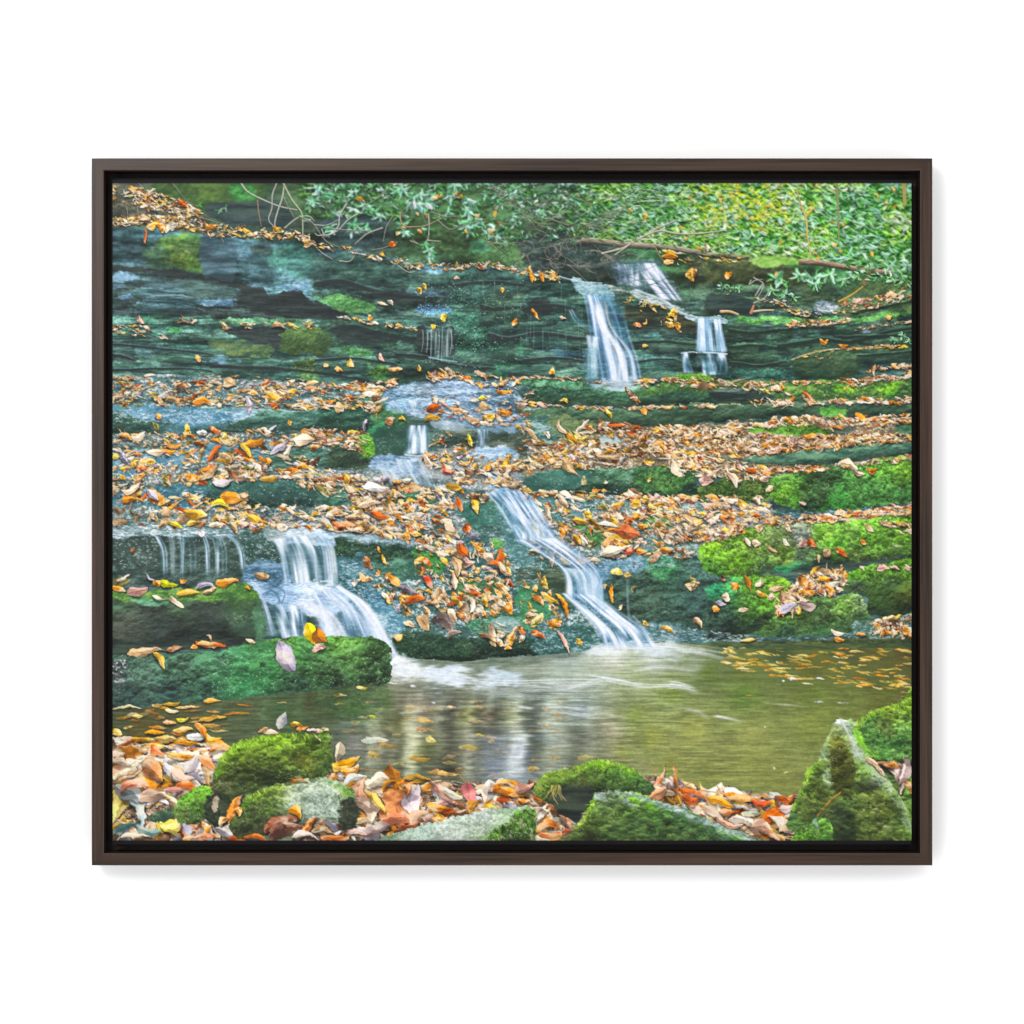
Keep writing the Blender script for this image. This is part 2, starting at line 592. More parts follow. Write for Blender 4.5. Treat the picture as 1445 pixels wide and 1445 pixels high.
def blocks(top, bot, n, w, h, cols, tex='rock', tilt=0.0, op=.85):
    """bedded slabs: a lit upper edge, a body, a dark undercut"""
    top, bot = np.array(top, np.float32), np.array(bot, np.float32)
    q = []
    for _ in range(int(n * .8)):
        x = rng.uniform(top[0, 0], top[-1, 0]); t = np.interp(x, top[:, 0], top[:, 1]); b = np.interp(x, bot[:, 0], bot[:, 1])
        q.append((rng.uniform(t, b), x))
    for y, x in sorted(q):
        a, c = w * rng.uniform(.3, 1.3) / 2, h * rng.uniform(.4, 1.25) / 2
        ti = tilt + rng.normal(0, .03)
        P = [(x - a, y - .2 * c), (x - .8 * a, y - .9 * c), (x - .2 * a, y - c * rng.uniform(.8, 1.1)), (x + .5 * a, y - c * rng.uniform(.7, 1.1)), (x + .95 * a, y - .6 * c), (x + a, y + .3 * c), (x + .7 * a, y + c), (x, y + c * rng.uniform(.8, 1.1)), (x - .8 * a, y + .9 * c)]
        P = [(u, v + ti * (u - x)) for u, v in P]
        k = rng.uniform(.8, 1.18)
        D = [(u, v + .35 * c + 1.5) for u, v in P]
        R(D, [(26, 34, 34), (34, 44, 44), (44, 56, 54)], 'rock', 1.5, 1.0, op * .8)
        R(P, [tuple(np.array(s) * k) for s in cols], tex, 1.6, .6, op * rng.uniform(.75, 1), ((0, 1.5), (.16, 1.15), (.55, .95), (.8, .75), (1, .42)))
        if rng.random() < .6:
            stroke([(u, v + .5) for u, v in P[1:5]], 1.5, tuple(np.minimum(np.array(cols[-1]) * 1.25, 235)), op * rng.uniform(.15, .6), .6, shade=0)


def glints(top, bot, n, col=(176, 206, 220), ln=9, op=(.08, .42)):
    """wet edges catching the sky"""
    top, bot = np.array(top, np.float32), np.array(bot, np.float32)
    for _ in range(n):
        x = rng.uniform(top[0, 0], top[-1, 0]); t = np.interp(x, top[:, 0], top[:, 1]); b = np.interp(x, bot[:, 0], bot[:, 1])
        y = rng.uniform(t, b); l = ln * .6 * rng.uniform(.3, 1.6)
        stroke([(x - l / 2, y + rng.normal(0, .5)), (x, y + rng.normal(0, .5)), (x + l / 2, y + rng.normal(0, .8))], rng.uniform(.9, 1.9), tuple(np.array(col) * rng.uniform(.7, 1.1)), rng.uniform(*op), .6, shade=0)
def paint_back():
    """shade under the bushes, bank and far rocks"""
    full = (slice(0, PH), slice(0, PW))
    IMG[:] = ramp(F['rock'], [(36, 52, 50), (56, 78, 72), (84, 108, 100)])
    top = (slice(0, 190), slice(0, PW))
    pts = [(165, 265, (96, 98, 84)), (200, 290, (78, 86, 76)), (250, 275, (66, 90, 54)), (300, 275, (76, 96, 52)), (345, 275, (62, 106, 56)),
           (330, 300, (44, 54, 54)), (380, 300, (46, 60, 56)), (260, 300, (60, 76, 52)), (420, 280, (70, 94, 66)), (430, 320, (52, 64, 54)),
           (480, 275, (70, 100, 70)), (470, 320, (42, 58, 54)), (520, 330, (46, 58, 58)), (560, 280, (70, 108, 70)), (600, 330, (58, 80, 50)),
           (640, 300, (64, 96, 58)), (640, 345, (54, 80, 58)), (700, 300, (66, 98, 64)), (700, 345, (48, 72, 50)), (720, 275, (80, 104, 72)),
           (760, 270, (80, 112, 84)), (760, 320, (66, 82, 66)), (790, 350, (46, 56, 54)), (850, 330, (54, 78, 58)), (850, 290, (60, 106, 62)),
           (900, 280, (66, 122, 70)), (900, 320, (52, 98, 64)), (960, 280, (76, 132, 78)), (960, 330, (54, 98, 64)), (1000, 380, (66, 74, 54)),
           (1060, 280, (84, 146, 68)), (1060, 330, (48, 106, 62)), (1130, 330, (58, 110, 52)), (1200, 280, (64, 122, 66)), (1200, 340, (66, 120, 78)),
           (1270, 300, (76, 118, 70)), (1270, 360, (64, 110, 66)), (1240, 390, (50, 76, 48)), (1150, 400, (50, 74, 52)), (870, 380, (44, 58, 52)),
           (780, 400, (52, 72, 64)), (500, 380, (52, 74, 68)), (620, 390, (54, 82, 72)), (300, 370, (60, 86, 88))]
    col = idw(top, pts) * (0.72 + 0.56 * F['clump'][top])[..., None]
    put(top, col, 1 - sstep(385, 440, YY[top]))
    # mossy boulders and hollows behind the twigs
    R([(215, 262), (300, 255), (372, 258), (368, 282), (330, 284), (300, 290), (285, 304), (245, 300), (222, 285)], [(40, 58, 38), (60, 82, 46), (86, 110, 58)], 'moss', 4, 3, .85)
    R([(326, 262), (352, 258), (366, 276), (362, 284), (332, 280)], [(40, 84, 50), (62, 124, 64), (90, 150, 90)], 'moss', 2, 1.5, .9)
    R([(286, 296), (330, 284), (368, 284), (402, 290), (412, 318), (372, 322), (312, 316)], [(34, 44, 44), (46, 58, 58), (60, 74, 70)], 'rock', 2, 2)
    R([(470, 300), (540, 310), (545, 335), (520, 348), (470, 340), (450, 325)], [(30, 44, 44), (44, 60, 60), (66, 84, 88)], 'rock', 3, 2, .85)
    R([(608, 312), (680, 316), (733, 320), (742, 366), (690, 372), (630, 366), (604, 350)], [(40, 60, 40), (58, 84, 54), (84, 112, 72)], 'moss', 3, 2.4, .95)
    R([(668, 342), (684, 340), (690, 352), (672, 354)], [(60, 110, 84), (80, 140, 104), (100, 160, 120)], 'moss', 2, 2, .8)
    R([(733, 335), (790, 330), (860, 345), (872, 372), (856, 392), (800, 392), (748, 378)], [(32, 44, 42), (48, 60, 56), (72, 82, 74)], 'clump', 4, 3, .95)
    # dark bank under the litter on the upper left
    R([(155, 282), (200, 284), (262, 290), (300, 316), (260, 322), (200, 314), (155, 312)], [(38, 44, 40), (62, 66, 58), (118, 112, 92)], 'lichen', 4, 2)


def paint_upper():
    """upper cliff, left to right"""
    W_ = [(159, 321), (220, 322), (270, 328), (310, 337), (350, 338), (385, 343), (410, 338), (444, 350), (500, 352), (560, 366), (620, 378), (690, 376), (740, 382), (800, 392), (860, 400)]
    L(W_, [(159, 430), (860, 430)], [(34, 50, 54), (58, 82, 84), (92, 124, 132)], 'rock', ((0, 1.12), (.2, 1), (1, .95)), lip=((110, 140, 150), 1.4, .5))
    L(W_, [(159, 376), (205, 379), (250, 384), (300, 393), (350, 402), (380, 404), (420, 406), (444, 402), (520, 404)], [(36, 54, 58), (56, 82, 84), (92, 124, 134)], 'rock', ((0, 1.05), (.5, 1.02), (.9, .92), (1, .8)), op=.85)
    R([(236, 333), (284, 333), (286, 352), (287, 389), (262, 385), (236, 372), (222, 360)], [(48, 76, 44), (70, 108, 46), (116, 144, 64)], 'moss', 2.5, 2.6, .8)
    R([(240, 362), (276, 356), (284, 380), (262, 382), (242, 374)], [(70, 104, 48), (108, 132, 60), (170, 176, 100)], 'moss', 3, 2.0, .45)
    R([(205, 345), (232, 350), (238, 376), (212, 378)], [(50, 76, 64), (74, 104, 70), (104, 128, 86)], 'moss', 3, 3, .7)
    R([(378, 352), (420, 338), (444, 350), (444, 384), (410, 388), (384, 372)], [(40, 74, 66), (62, 106, 92), (96, 146, 134)], 'moss', 3, 3, .8)
    R([(352, 352), (382, 344), (384, 360), (362, 364)], [(34, 48, 48), (46, 60, 58), (60, 76, 72)], 'rock', 2, 1.6, .9)
    R([(318, 350), (352, 352), (362, 362), (338, 366)], [(70, 96, 116), (104, 132, 152), (168, 190, 206)], 'wet', 3, 2, .5)
    # crevice and hollows
    L([(159, 374), (205, 377), (215, 379), (250, 381), (300, 390), (340, 400), (352, 402), (378, 404)], [(159, 382), (205, 385), (215, 384), (250, 394), (300, 400), (340, 409), (352, 412), (378, 416)],
      [(34, 38, 40), (42, 48, 50), (50, 58, 60)], 'rock', ((0, 1), (1, 1.08)), 1.2)
    R([(328, 414), (352, 406), (372, 403), (378, 416), (394, 414), (408, 408), (424, 410), (434, 424), (446, 432), (446, 450), (380, 446), (330, 430)], [(32, 38, 38), (40, 48, 48), (54, 64, 64)], 'rock', 2, 1.2)
    R([(378, 404), (446, 402), (446, 424), (434, 420), (420, 408), (400, 410), (392, 416), (380, 412)], [(50, 74, 76), (80, 112, 116), (130, 166, 180)], 'wet', 2, 1, .9)
    R([(432, 404), (446, 398), (474, 400), (464, 412), (438, 414)], [(50, 90, 110), (76, 122, 150), (110, 160, 190)], 'wet', 2, 2, .7)
    # second course
    L([(159, 384), (210, 387), (250, 395), (300, 402), (332, 412), (334, 432)], [(159, 450), (210, 448), (250, 446), (300, 444), (332, 442), (334, 440)],
      [(44, 60, 60), (66, 88, 86), (104, 130, 130)], 'strata', ((0, .95), (.3, 1.1), (.6, .95), (1, .78)), 2)
    for p in ([(160, 384), (190, 386), (194, 393), (160, 396)], [(282, 424), (330, 425), (336, 429), (286, 430)], [(162, 402), (182, 404), (180, 408), (160, 407)], [(170, 418), (190, 416), (186, 424), (170, 426)],
              [(276, 434), (300, 440), (296, 444), (274, 440)], [(396, 448), (414, 448), (412, 454), (398, 455)]):
        R(p, [(70, 104, 124), (104, 142, 170), (150, 184, 210)], 'wet', 2, 1.6, .8)
    R([(236, 404), (300, 412), (296, 428), (244, 428)], [(56, 80, 70), (84, 108, 84), (120, 138, 104)], 'moss', 3, 3, .7)
    R([(220, 426), (290, 434), (330, 446), (300, 450), (220, 440)], [(32, 44, 42), (46, 60, 56), (62, 78, 70)], 'rock', 2, 2, .8)
    R([(290, 436), (446, 440), (446, 452), (300, 452)], [(34, 42, 42), (44, 54, 52), (58, 70, 66)], 'rock', 2, 2, .9)
    # third course down to the first leafy ledge
    L([(159, 446), (230, 444), (300, 449), (340, 452), (446, 450), (520, 446), (600, 452)], [(159, 540), (446, 545), (600, 552)], [(38, 60, 56), (60, 92, 82), (98, 134, 122)], 'rock', ((0, 1.15), (.3, 1.02), (.8, .92), (1, .8)), 2)
    L([(310, 451), (350, 449), (440, 451)], [(310, 457), (350, 458), (440, 457)], [(60, 96, 76), (86, 128, 98), (120, 164, 130)], 'moss', ((0, 1.1), (1, .9)))
    R([(316, 466), (350, 461), (402, 464), (398, 484), (392, 494), (350, 478)], [(34, 46, 44), (44, 56, 52), (60, 74, 66)], 'rock', 2, 1.5, .95)
    R([(402, 464), (446, 462), (462, 474), (466, 492), (420, 496), (398, 488)], [(54, 78, 50), (76, 100, 58), (110, 130, 78)], 'moss', 3, 2.5, .85)
    R([(340, 484), (386, 492), (380, 512), (356, 516), (340, 506)], [(52, 84, 54), (82, 112, 60), (130, 146, 84)], 'moss', 3, 3, .8)
    R([(416, 512), (446, 500), (456, 530), (426, 528)], [(46, 80, 50), (76, 108, 58), (116, 140, 80)], 'moss', 3, 3, .75)
    R([(284, 503), (316, 504), (344, 509), (336, 514), (290, 512)], [(72, 112, 140), (104, 146, 172), (150, 186, 206)], 'wet', 2, 1.6, .75)
    R([(160, 474), (226, 484), (220, 502), (160, 498)], [(52, 76, 80), (80, 108, 116), (124, 154, 168)], 'wet', 3, 2, .5)
    R([(160, 500), (190, 506), (188, 512), (160, 508)], [(40, 50, 50), (50, 62, 62), (60, 72, 70)], 'rock', 2, 1.6, .8)
    R([(236, 466), (256, 462), (254, 468), (234, 470)], [(50, 120, 66), (84, 166, 96), (110, 190, 120)], 'speck', 4, 1, .8)
    R([(200, 440), (226, 436), (230, 448), (204, 450)], [(40, 100, 80), (64, 136, 104), (100, 170, 140)], 'speck', 4, 1, .7)
    # middle cliff, dripping
    R([(446, 362), (520, 362), (600, 374), (690, 378), (742, 384), (742, 440), (700, 470), (600, 440), (520, 440), (446, 430)], [(40, 62, 58), (58, 84, 74), (88, 120, 104)], 'clump', 3, 2, .85)
    R([(590, 376), (628, 377), (626, 384), (604, 386)], [(80, 124, 150), (112, 158, 180), (160, 196, 214)], 'wet', 1.5, 1.2, .8)
    L([(446, 400), (480, 396), (530, 410), (590, 414), (640, 412)], [(446, 408), (480, 410), (530, 424), (590, 430), (640, 424)], [(30, 42, 42), (40, 54, 52), (58, 76, 72)], 'rock', ((0, 1), (1, 1.15)), 2, .85)
    R([(448, 418), (480, 416), (520, 426), (530, 438), (500, 444), (456, 434)], [(52, 86, 62), (76, 122, 80), (116, 160, 104)], 'moss', 3, 1.6, .9)
    R([(444, 424), (456, 428), (490, 446), (470, 450), (446, 446)], [(30, 36, 36), (40, 48, 46), (54, 64, 60)], 'rock', 2, 1.5, .95)
    L([(446, 446), (500, 448), (540, 456), (590, 464), (600, 468)], [(446, 490), (500, 490), (540, 500), (590, 510), (600, 512)], [(36, 54, 50), (54, 80, 70), (80, 110, 92)], 'clump', ((0, 1.1), (.25, .85), (.6, 1), (1, .85)), 2, lip=((120, 140, 140), 1.2, .7))
    R([(470, 462), (500, 458), (540, 470), (520, 480), (480, 476)], [(34, 48, 44), (44, 60, 54), (56, 74, 64)], 'rock', 3, 2, .8)
    R([(588, 433), (612, 430), (634, 436), (634, 444), (600, 443), (588, 440)], [(56, 96, 132), (84, 134, 172), (140, 184, 214)], 'wet', 2, 1.5, .85)
    R([(560, 408), (600, 408), (640, 412), (624, 420), (570, 416)], [(60, 84, 100), (88, 114, 134), (120, 146, 164)], 'wet', 2, 2, .55)
    L([(588, 464), (612, 462), (642, 462), (650, 470)], [(588, 508), (612, 510), (642, 512), (650, 512)], [(32, 44, 42), (48, 66, 62), (84, 112, 108)], 'rock', ((0, .9), (1, 1)))
    R([(640, 386), (676, 392), (694, 412), (684, 440), (672, 450), (640, 440), (634, 410)], [(38, 66, 60), (56, 92, 82), (84, 128, 114)], 'clump', 4, 3, .6)
    R([(634, 444), (670, 440), (700, 466), (720, 480), (712, 512), (660, 508), (640, 490)], [(36, 68, 56), (54, 96, 78), (84, 134, 112)], 'clump', 4, 3, .7)
    R([(676, 420), (716, 400), (742, 408), (742, 500), (720, 500), (706, 466), (684, 448)], [(34, 52, 46), (52, 74, 62), (78, 104, 84)], 'rock', 3, 3, .9)
    L([(540, 492), (600, 500), (660, 512), (742, 506)], [(540, 540), (600, 536), (660, 546), (742, 540)], [(38, 58, 52), (58, 86, 74), (92, 126, 112)], 'clump', ((0, 1.05), (1, .8)), 2)
    R([(466, 496), (520, 494), (528, 516), (500, 524), (468, 516)], [(46, 84, 54), (70, 122, 74), (120, 172, 108)], 'moss', 3, 2.4, .9)
    R([(520, 514), (545, 512), (548, 534), (524, 538)], [(50, 88, 44), (74, 122, 56), (110, 156, 80)], 'moss', 3, 2.4, .85)
    R([(700, 500), (733, 498), (733, 530), (700, 528)], [(36, 72, 56), (60, 108, 84), (130, 190, 156)], 'speck', 4, 2, .7)
    # right of the drip: cliff behind the main fall
    L([(733, 384), (775, 392), (812, 396), (830, 420), (845, 450)], [(733, 545), (775, 545), (812, 545), (830, 540), (845, 540)], [(34, 56, 52), (54, 82, 74), (88, 120, 104)], 'rock', ((0, 1.1), (.15, .95), (.5, 1.02), (.8, .95), (1, .85)), 2.4)
    R([(748, 428), (770, 420), (776, 444), (752, 450)], [(28, 40, 38), (38, 50, 46), (48, 62, 56)], 'rock', 3, 2.5, .9)
    L([(733, 462), (800, 460), (836, 470)], [(733, 474), (800, 476), (836, 482)], [(60, 94, 84), (86, 124, 110), (120, 160, 146)], 'wet', ((0, 1.2), (1, .7)), 2.5, .6)
    R([(752, 492), (800, 490), (828, 500), (820, 508), (760, 508)], [(56, 90, 110), (86, 124, 146), (130, 170, 190)], 'wet', 3, 2, .55)
    R([(733, 460), (742, 470), (744, 520), (733, 520)], [(40, 96, 70), (70, 130, 100), (110, 170, 140)], 'speck', 4, 2, .6)
    # cliff between and right of the falls
    L([(868, 415), (930, 424), (962, 438), (1000, 450), (1060, 440), (1100, 444), (1200, 440), (1289, 430)], [(868, 545), (930, 545), (962, 540), (1000, 536), (1060, 536), (1100, 540), (1200, 540), (1289, 530)],
      [(30, 50, 46), (48, 74, 66), (78, 108, 94)], 'rock', ((0, 1.05), (.3, .92), (.6, 1), (1, .85)), 2.4)
    R([(880, 430), (940, 438), (1000, 452), (985, 470), (900, 462)], [(32, 40, 36), (48, 56, 48), (76, 84, 66)], 'rock', 3, 2, .9)
    for p in ([(890, 470), (980, 472), (985, 482), (892, 480)], [(900, 500), (965, 496), (965, 506), (905, 514)]):
        R(p, [(50, 84, 80), (78, 118, 118), (130, 170, 174)], 'wet', 3, 2, .6)
    R([(1000, 360), (1060, 366), (1100, 372), (1134, 378), (1136, 402), (1100, 412), (1050, 402), (1002, 404)], [(44, 54, 38), (70, 80, 52), (108, 116, 78)], 'moss', 3, 1.6, .95)
    R([(1058, 362), (1080, 358), (1104, 355), (1130, 366), (1132, 372), (1104, 372), (1088, 378), (1070, 374)], [(84, 124, 56), (120, 164, 84), (170, 204, 136)], 'moss', 2, 1.0)
    R([(1000, 404), (1050, 402), (1140, 402), (1152, 432), (1130, 444), (1060, 440), (1000, 452)], [(36, 50, 44), (52, 72, 60), (80, 104, 84)], 'clump', 3, 2, .9)
    R([(1000, 416), (1040, 420), (1068, 432), (1058, 442), (1004, 444)], [(30, 42, 40), (42, 56, 54), (56, 72, 68)], 'rock', 2, 1.6, .9)
    L([(1020, 444), (1060, 446), (1110, 448), (1180, 450), (1230, 446), (1289, 436)], [(1020, 452), (1060, 456), (1110, 458), (1180, 456), (1230, 454), (1289, 444)], [(50, 98, 46), (80, 136, 66), (120, 172, 96)], 'moss', ((0, 1.1), (1, .85)), 2.4, .85)
    L([(1140, 412), (1200, 420), (1289, 412)], [(1140, 444), (1200, 446), (1289, 440)], [(46, 66, 42), (74, 96, 60), (110, 130, 84)], 'moss', ((0, 1), (1, .8)), 3, .9)
    L([(1030, 456), (1130, 458), (1180, 456), (1289, 456)], [(1030, 480), (1130, 470), (1180, 474), (1289, 470)], [(32, 48, 44), (46, 66, 60), (72, 96, 84)], 'rock', ((0, 1.05), (1, .8)), 2.4, .9)
    L([(1060, 474), (1200, 480), (1245, 460), (1289, 454)], [(1060, 492), (1200, 492), (1245, 476), (1289, 466)], [(30, 48, 42), (44, 70, 58), (70, 100, 80)], 'clump', ((0, 1.2), (.4, .9), (1, .75)), 2.4, .9)
    R([(1206, 466), (1240, 464), (1236, 472), (1208, 472)], [(96, 122, 134), (128, 152, 162), (160, 180, 190)], 'wet', 2, 1.2, .8)
    R([(1118, 462), (1132, 466), (1130, 476), (1120, 478)], [(80, 116, 130), (110, 146, 158), (150, 180, 190)], 'wet', 2, 2, .6)
    R([(1250, 470), (1289, 462), (1289, 486), (1256, 488)], [(40, 92, 56), (66, 132, 82), (110, 180, 120)], 'speck', 4, 2, .7)
    L([(1030, 490), (1060, 494), (1110, 502), (1130, 500)], [(1030, 536), (1060, 538), (1110, 536), (1130, 534)], [(30, 54, 48), (46, 78, 68), (80, 120, 104)], 'clump', ((0, 1), (1, .85)), 2.5)
    L([(1118, 506), (1140, 500), (1170, 494), (1205, 494), (1289, 488)], [(1118, 534), (1140, 532), (1170, 532), (1205, 536), (1289, 510)], [(32, 52, 38), (52, 76, 52), (86, 112, 76)], 'moss', ((0, 1.25), (.3, 1.0), (1, .75)), 2, lip=((190, 170, 120), 1.1, .7))
    L([(1200, 500), (1230, 506), (1289, 508)], [(1200, 534), (1230, 530), (1289, 526)], [(30, 50, 48), (46, 70, 66), (76, 100, 96)], 'rock', ((0, 1), (1, .85)), 2, .9)
    R([(1135, 518), (1168, 520), (1190, 530), (1160, 536), (1136, 532)], [(36, 84, 66), (58, 118, 96), (90, 150, 130)], 'moss', 2, 2, .8)


def shade_cliff():
    # hollows and bulges of the cliff
    m = sstep(318, 335, YY) * (1 - sstep(528, 545, YY))
    t = .6 * uni2(fbm(70, 16, 4, .6)) + .4 * uni2(fbm(30, 12, 3, .6))
    IMG[:] *= (1 + m * (np.interp(t, [0, .3, .5, .75, 1], [-.55, -.28, -.02, .2, .42])))[..., None]
    IMG[:] *= (1 + .3 * m * (F['fine'] - .5))[..., None]


def paint_cracks():
    for x0, x1, y0, y1, n in ((230, 285, 345, 388, 160), (478, 520, 418, 436, 80), (404, 462, 466, 494, 110), (345, 384, 486, 514, 70), (418, 454, 504, 530, 60), (466, 528, 496, 522, 130), (520, 546, 514, 536, 60)):
        for _ in range(n):
            x, y = rng.normal((x0 + x1) / 2, (x1 - x0) / 3.6), rng.normal((y0 + y1) / 2, (y1 - y0) / 3.6)
            leaf(x, y, rng.uniform(1.6, 4), 1.4, rng.normal(1.2, .9), ((118, 150, 66), (164, 176, 96), (84, 128, 60), (52, 84, 46))[rng.integers(4)], op=rng.uniform(.25, .7), shadow=.15, vein=0)
    for x0, x1, y0, y1, n, c in ((636, 690, 384, 444, 420, (120, 180, 160)), (640, 716, 440, 512, 560, (128, 200, 170)), (590, 634, 430, 444, 120, (150, 196, 226)), (200, 230, 436, 450, 70, (90, 160, 124)), (234, 256, 461, 471, 70, (90, 190, 110)), (700, 735, 500, 530, 120, (110, 180, 150)), (1030, 1130, 492, 536, 300, (84, 130, 112)), (736, 830, 470, 530, 160, (84, 130, 120))):
        for _ in range(n):
            x, y = rng.uniform(x0, x1), rng.uniform(y0, y1)
            k = F['edge'][int(y - PY0), int(x - PX0)]
            if k > rng.normal(-.2, .7):
                leaf(x, y, rng.uniform(1.4, 3.4), rng.uniform(1, 1.7), rng.normal(.5, .9), tuple(np.array(c) * rng.uniform(.6, 1.15)), op=rng.uniform(.3, .85), shadow=.2, vein=0)
    T1 = [(44, 66, 70), (66, 94, 98), (106, 138, 150)]
    T2 = [(38, 58, 54), (56, 84, 74), (92, 124, 108)]
    blocks([(165, 392), (330, 412)], [(165, 442), (320, 436)], 16, 70, 14, T1, 'rock', .05, .7)
    blocks([(165, 472), (440, 470)], [(165, 522), (440, 526)], 26, 80, 16, T2, 'rock', .03, .7)
    blocks([(450, 388), (590, 392)], [(450, 400), (590, 404)], 8, 60, 13, T2, 'clump', .06, .6)
    blocks([(450, 474), (600, 486)], [(450, 520), (600, 526)], 18, 60, 14, T2, 'clump', .08, .7)
    blocks([(640, 500), (742, 500)], [(640, 528), (742, 528)], 10, 50, 14, T2, 'clump', .04, .6)
    blocks([(690, 400), (740, 400)], [(690, 470), (740, 480)], 9, 46, 18, T2, 'clump', .04, .6)
    blocks([(745, 420), (820, 430)], [(745, 526), (826, 526)], 22, 60, 16, T2, 'rock', .03, .75)
    blocks([(900, 446), (975, 470)], [(900, 524), (955, 524)], 16, 54, 14, T2, 'rock', .04, .75)
    blocks([(1035, 458), (1285, 452)], [(1035, 524), (1285, 500)], 40, 60, 15, [(36, 56, 44), (54, 80, 62), (88, 116, 84)], 'clump', -.07, .7)
    blocks([(1005, 408), (1140, 408)], [(1005, 440), (1140, 436)], 12, 50, 14, [(36, 54, 44), (52, 76, 60), (88, 116, 88)], 'clump', .03, .6)
    cracks([(160, 330), (440, 350)], [(160, 370), (440, 400)], 26, 46, (36, 52, 58), (120, 150, 164), .55, .06)
    cracks([(160, 386), (330, 410)], [(160, 446), (330, 440)], 26, 60, (34, 44, 44), (110, 140, 146), .6, .06)
    cracks([(160, 470), (440, 470)], [(160, 528), (440, 536)], 34, 60, (34, 50, 46), (100, 134, 130), .6, .03)
    cracks([(446, 380), (740, 390)], [(446, 530), (740, 530)], 60, 40, (32, 46, 42), (96, 130, 116), .6, .04)
    cracks([(740, 410), (840, 440)], [(740, 530), (840, 530)], 34, 34, (30, 44, 42), (100, 136, 124), .6, .02)
    cracks([(880, 440), (985, 470)], [(890, 530), (960, 530)], 26, 40, (28, 40, 36), (90, 124, 112), .6, .03)
    cracks([(1030, 450), (1289, 450)], [(1030, 530), (1289, 500)], 44, 46, (28, 42, 36), (96, 126, 100), .55, -.06)
    cracks([(1000, 404), (1150, 404)], [(1000, 444), (1150, 440)], 16, 40, (28, 40, 36), (96, 126, 100), .5, .02)

    glints([(160, 325), (440, 348)], [(160, 372), (440, 400)], 60, (130, 168, 190), 12)
    glints([(160, 384), (440, 405)], [(160, 445), (440, 440)], 90, (130, 166, 186), 12)
    glints([(160, 465), (600, 470)], [(160, 525), (600, 530)], 130, (120, 164, 160), 9)
    glints([(560, 384), (740, 392)], [(560, 500), (740, 500)], 120, (120, 176, 164), 6)
    glints([(740, 400), (835, 430)], [(740, 530), (835, 530)], 90, (126, 170, 164), 8)
    glints([(890, 450), (985, 470)], [(900, 530), (960, 526)], 60, (130, 168, 160), 8)
    glints([(1035, 450), (1285, 446)], [(1035, 530), (1285, 500)], 110, (120, 160, 140), 8)



def crevice(p, w, dk=(34, 40, 40), lip=(104, 132, 136), op=.85, lop=.55):
    """one bedding gap: soft dark below, a lit edge above it"""
    p = smooth(p, 6)
    n = len(p)
    j = np.cumsum(rng.normal(0, .35, n)); j -= np.linspace(j[0], j[-1], n)
    p = p + np.stack([np.zeros(n), j], 1)
    stroke(p + np.array([0, w * .55]), w * 1.5, dk, op * .35, .4, False, 0)
    stroke(p + np.array([0, w * .25]), w, dk, op, .45, False, 0)
    stroke(p - np.array([0, w * .45]), 1.6, lip, lop, .4, False, 0)


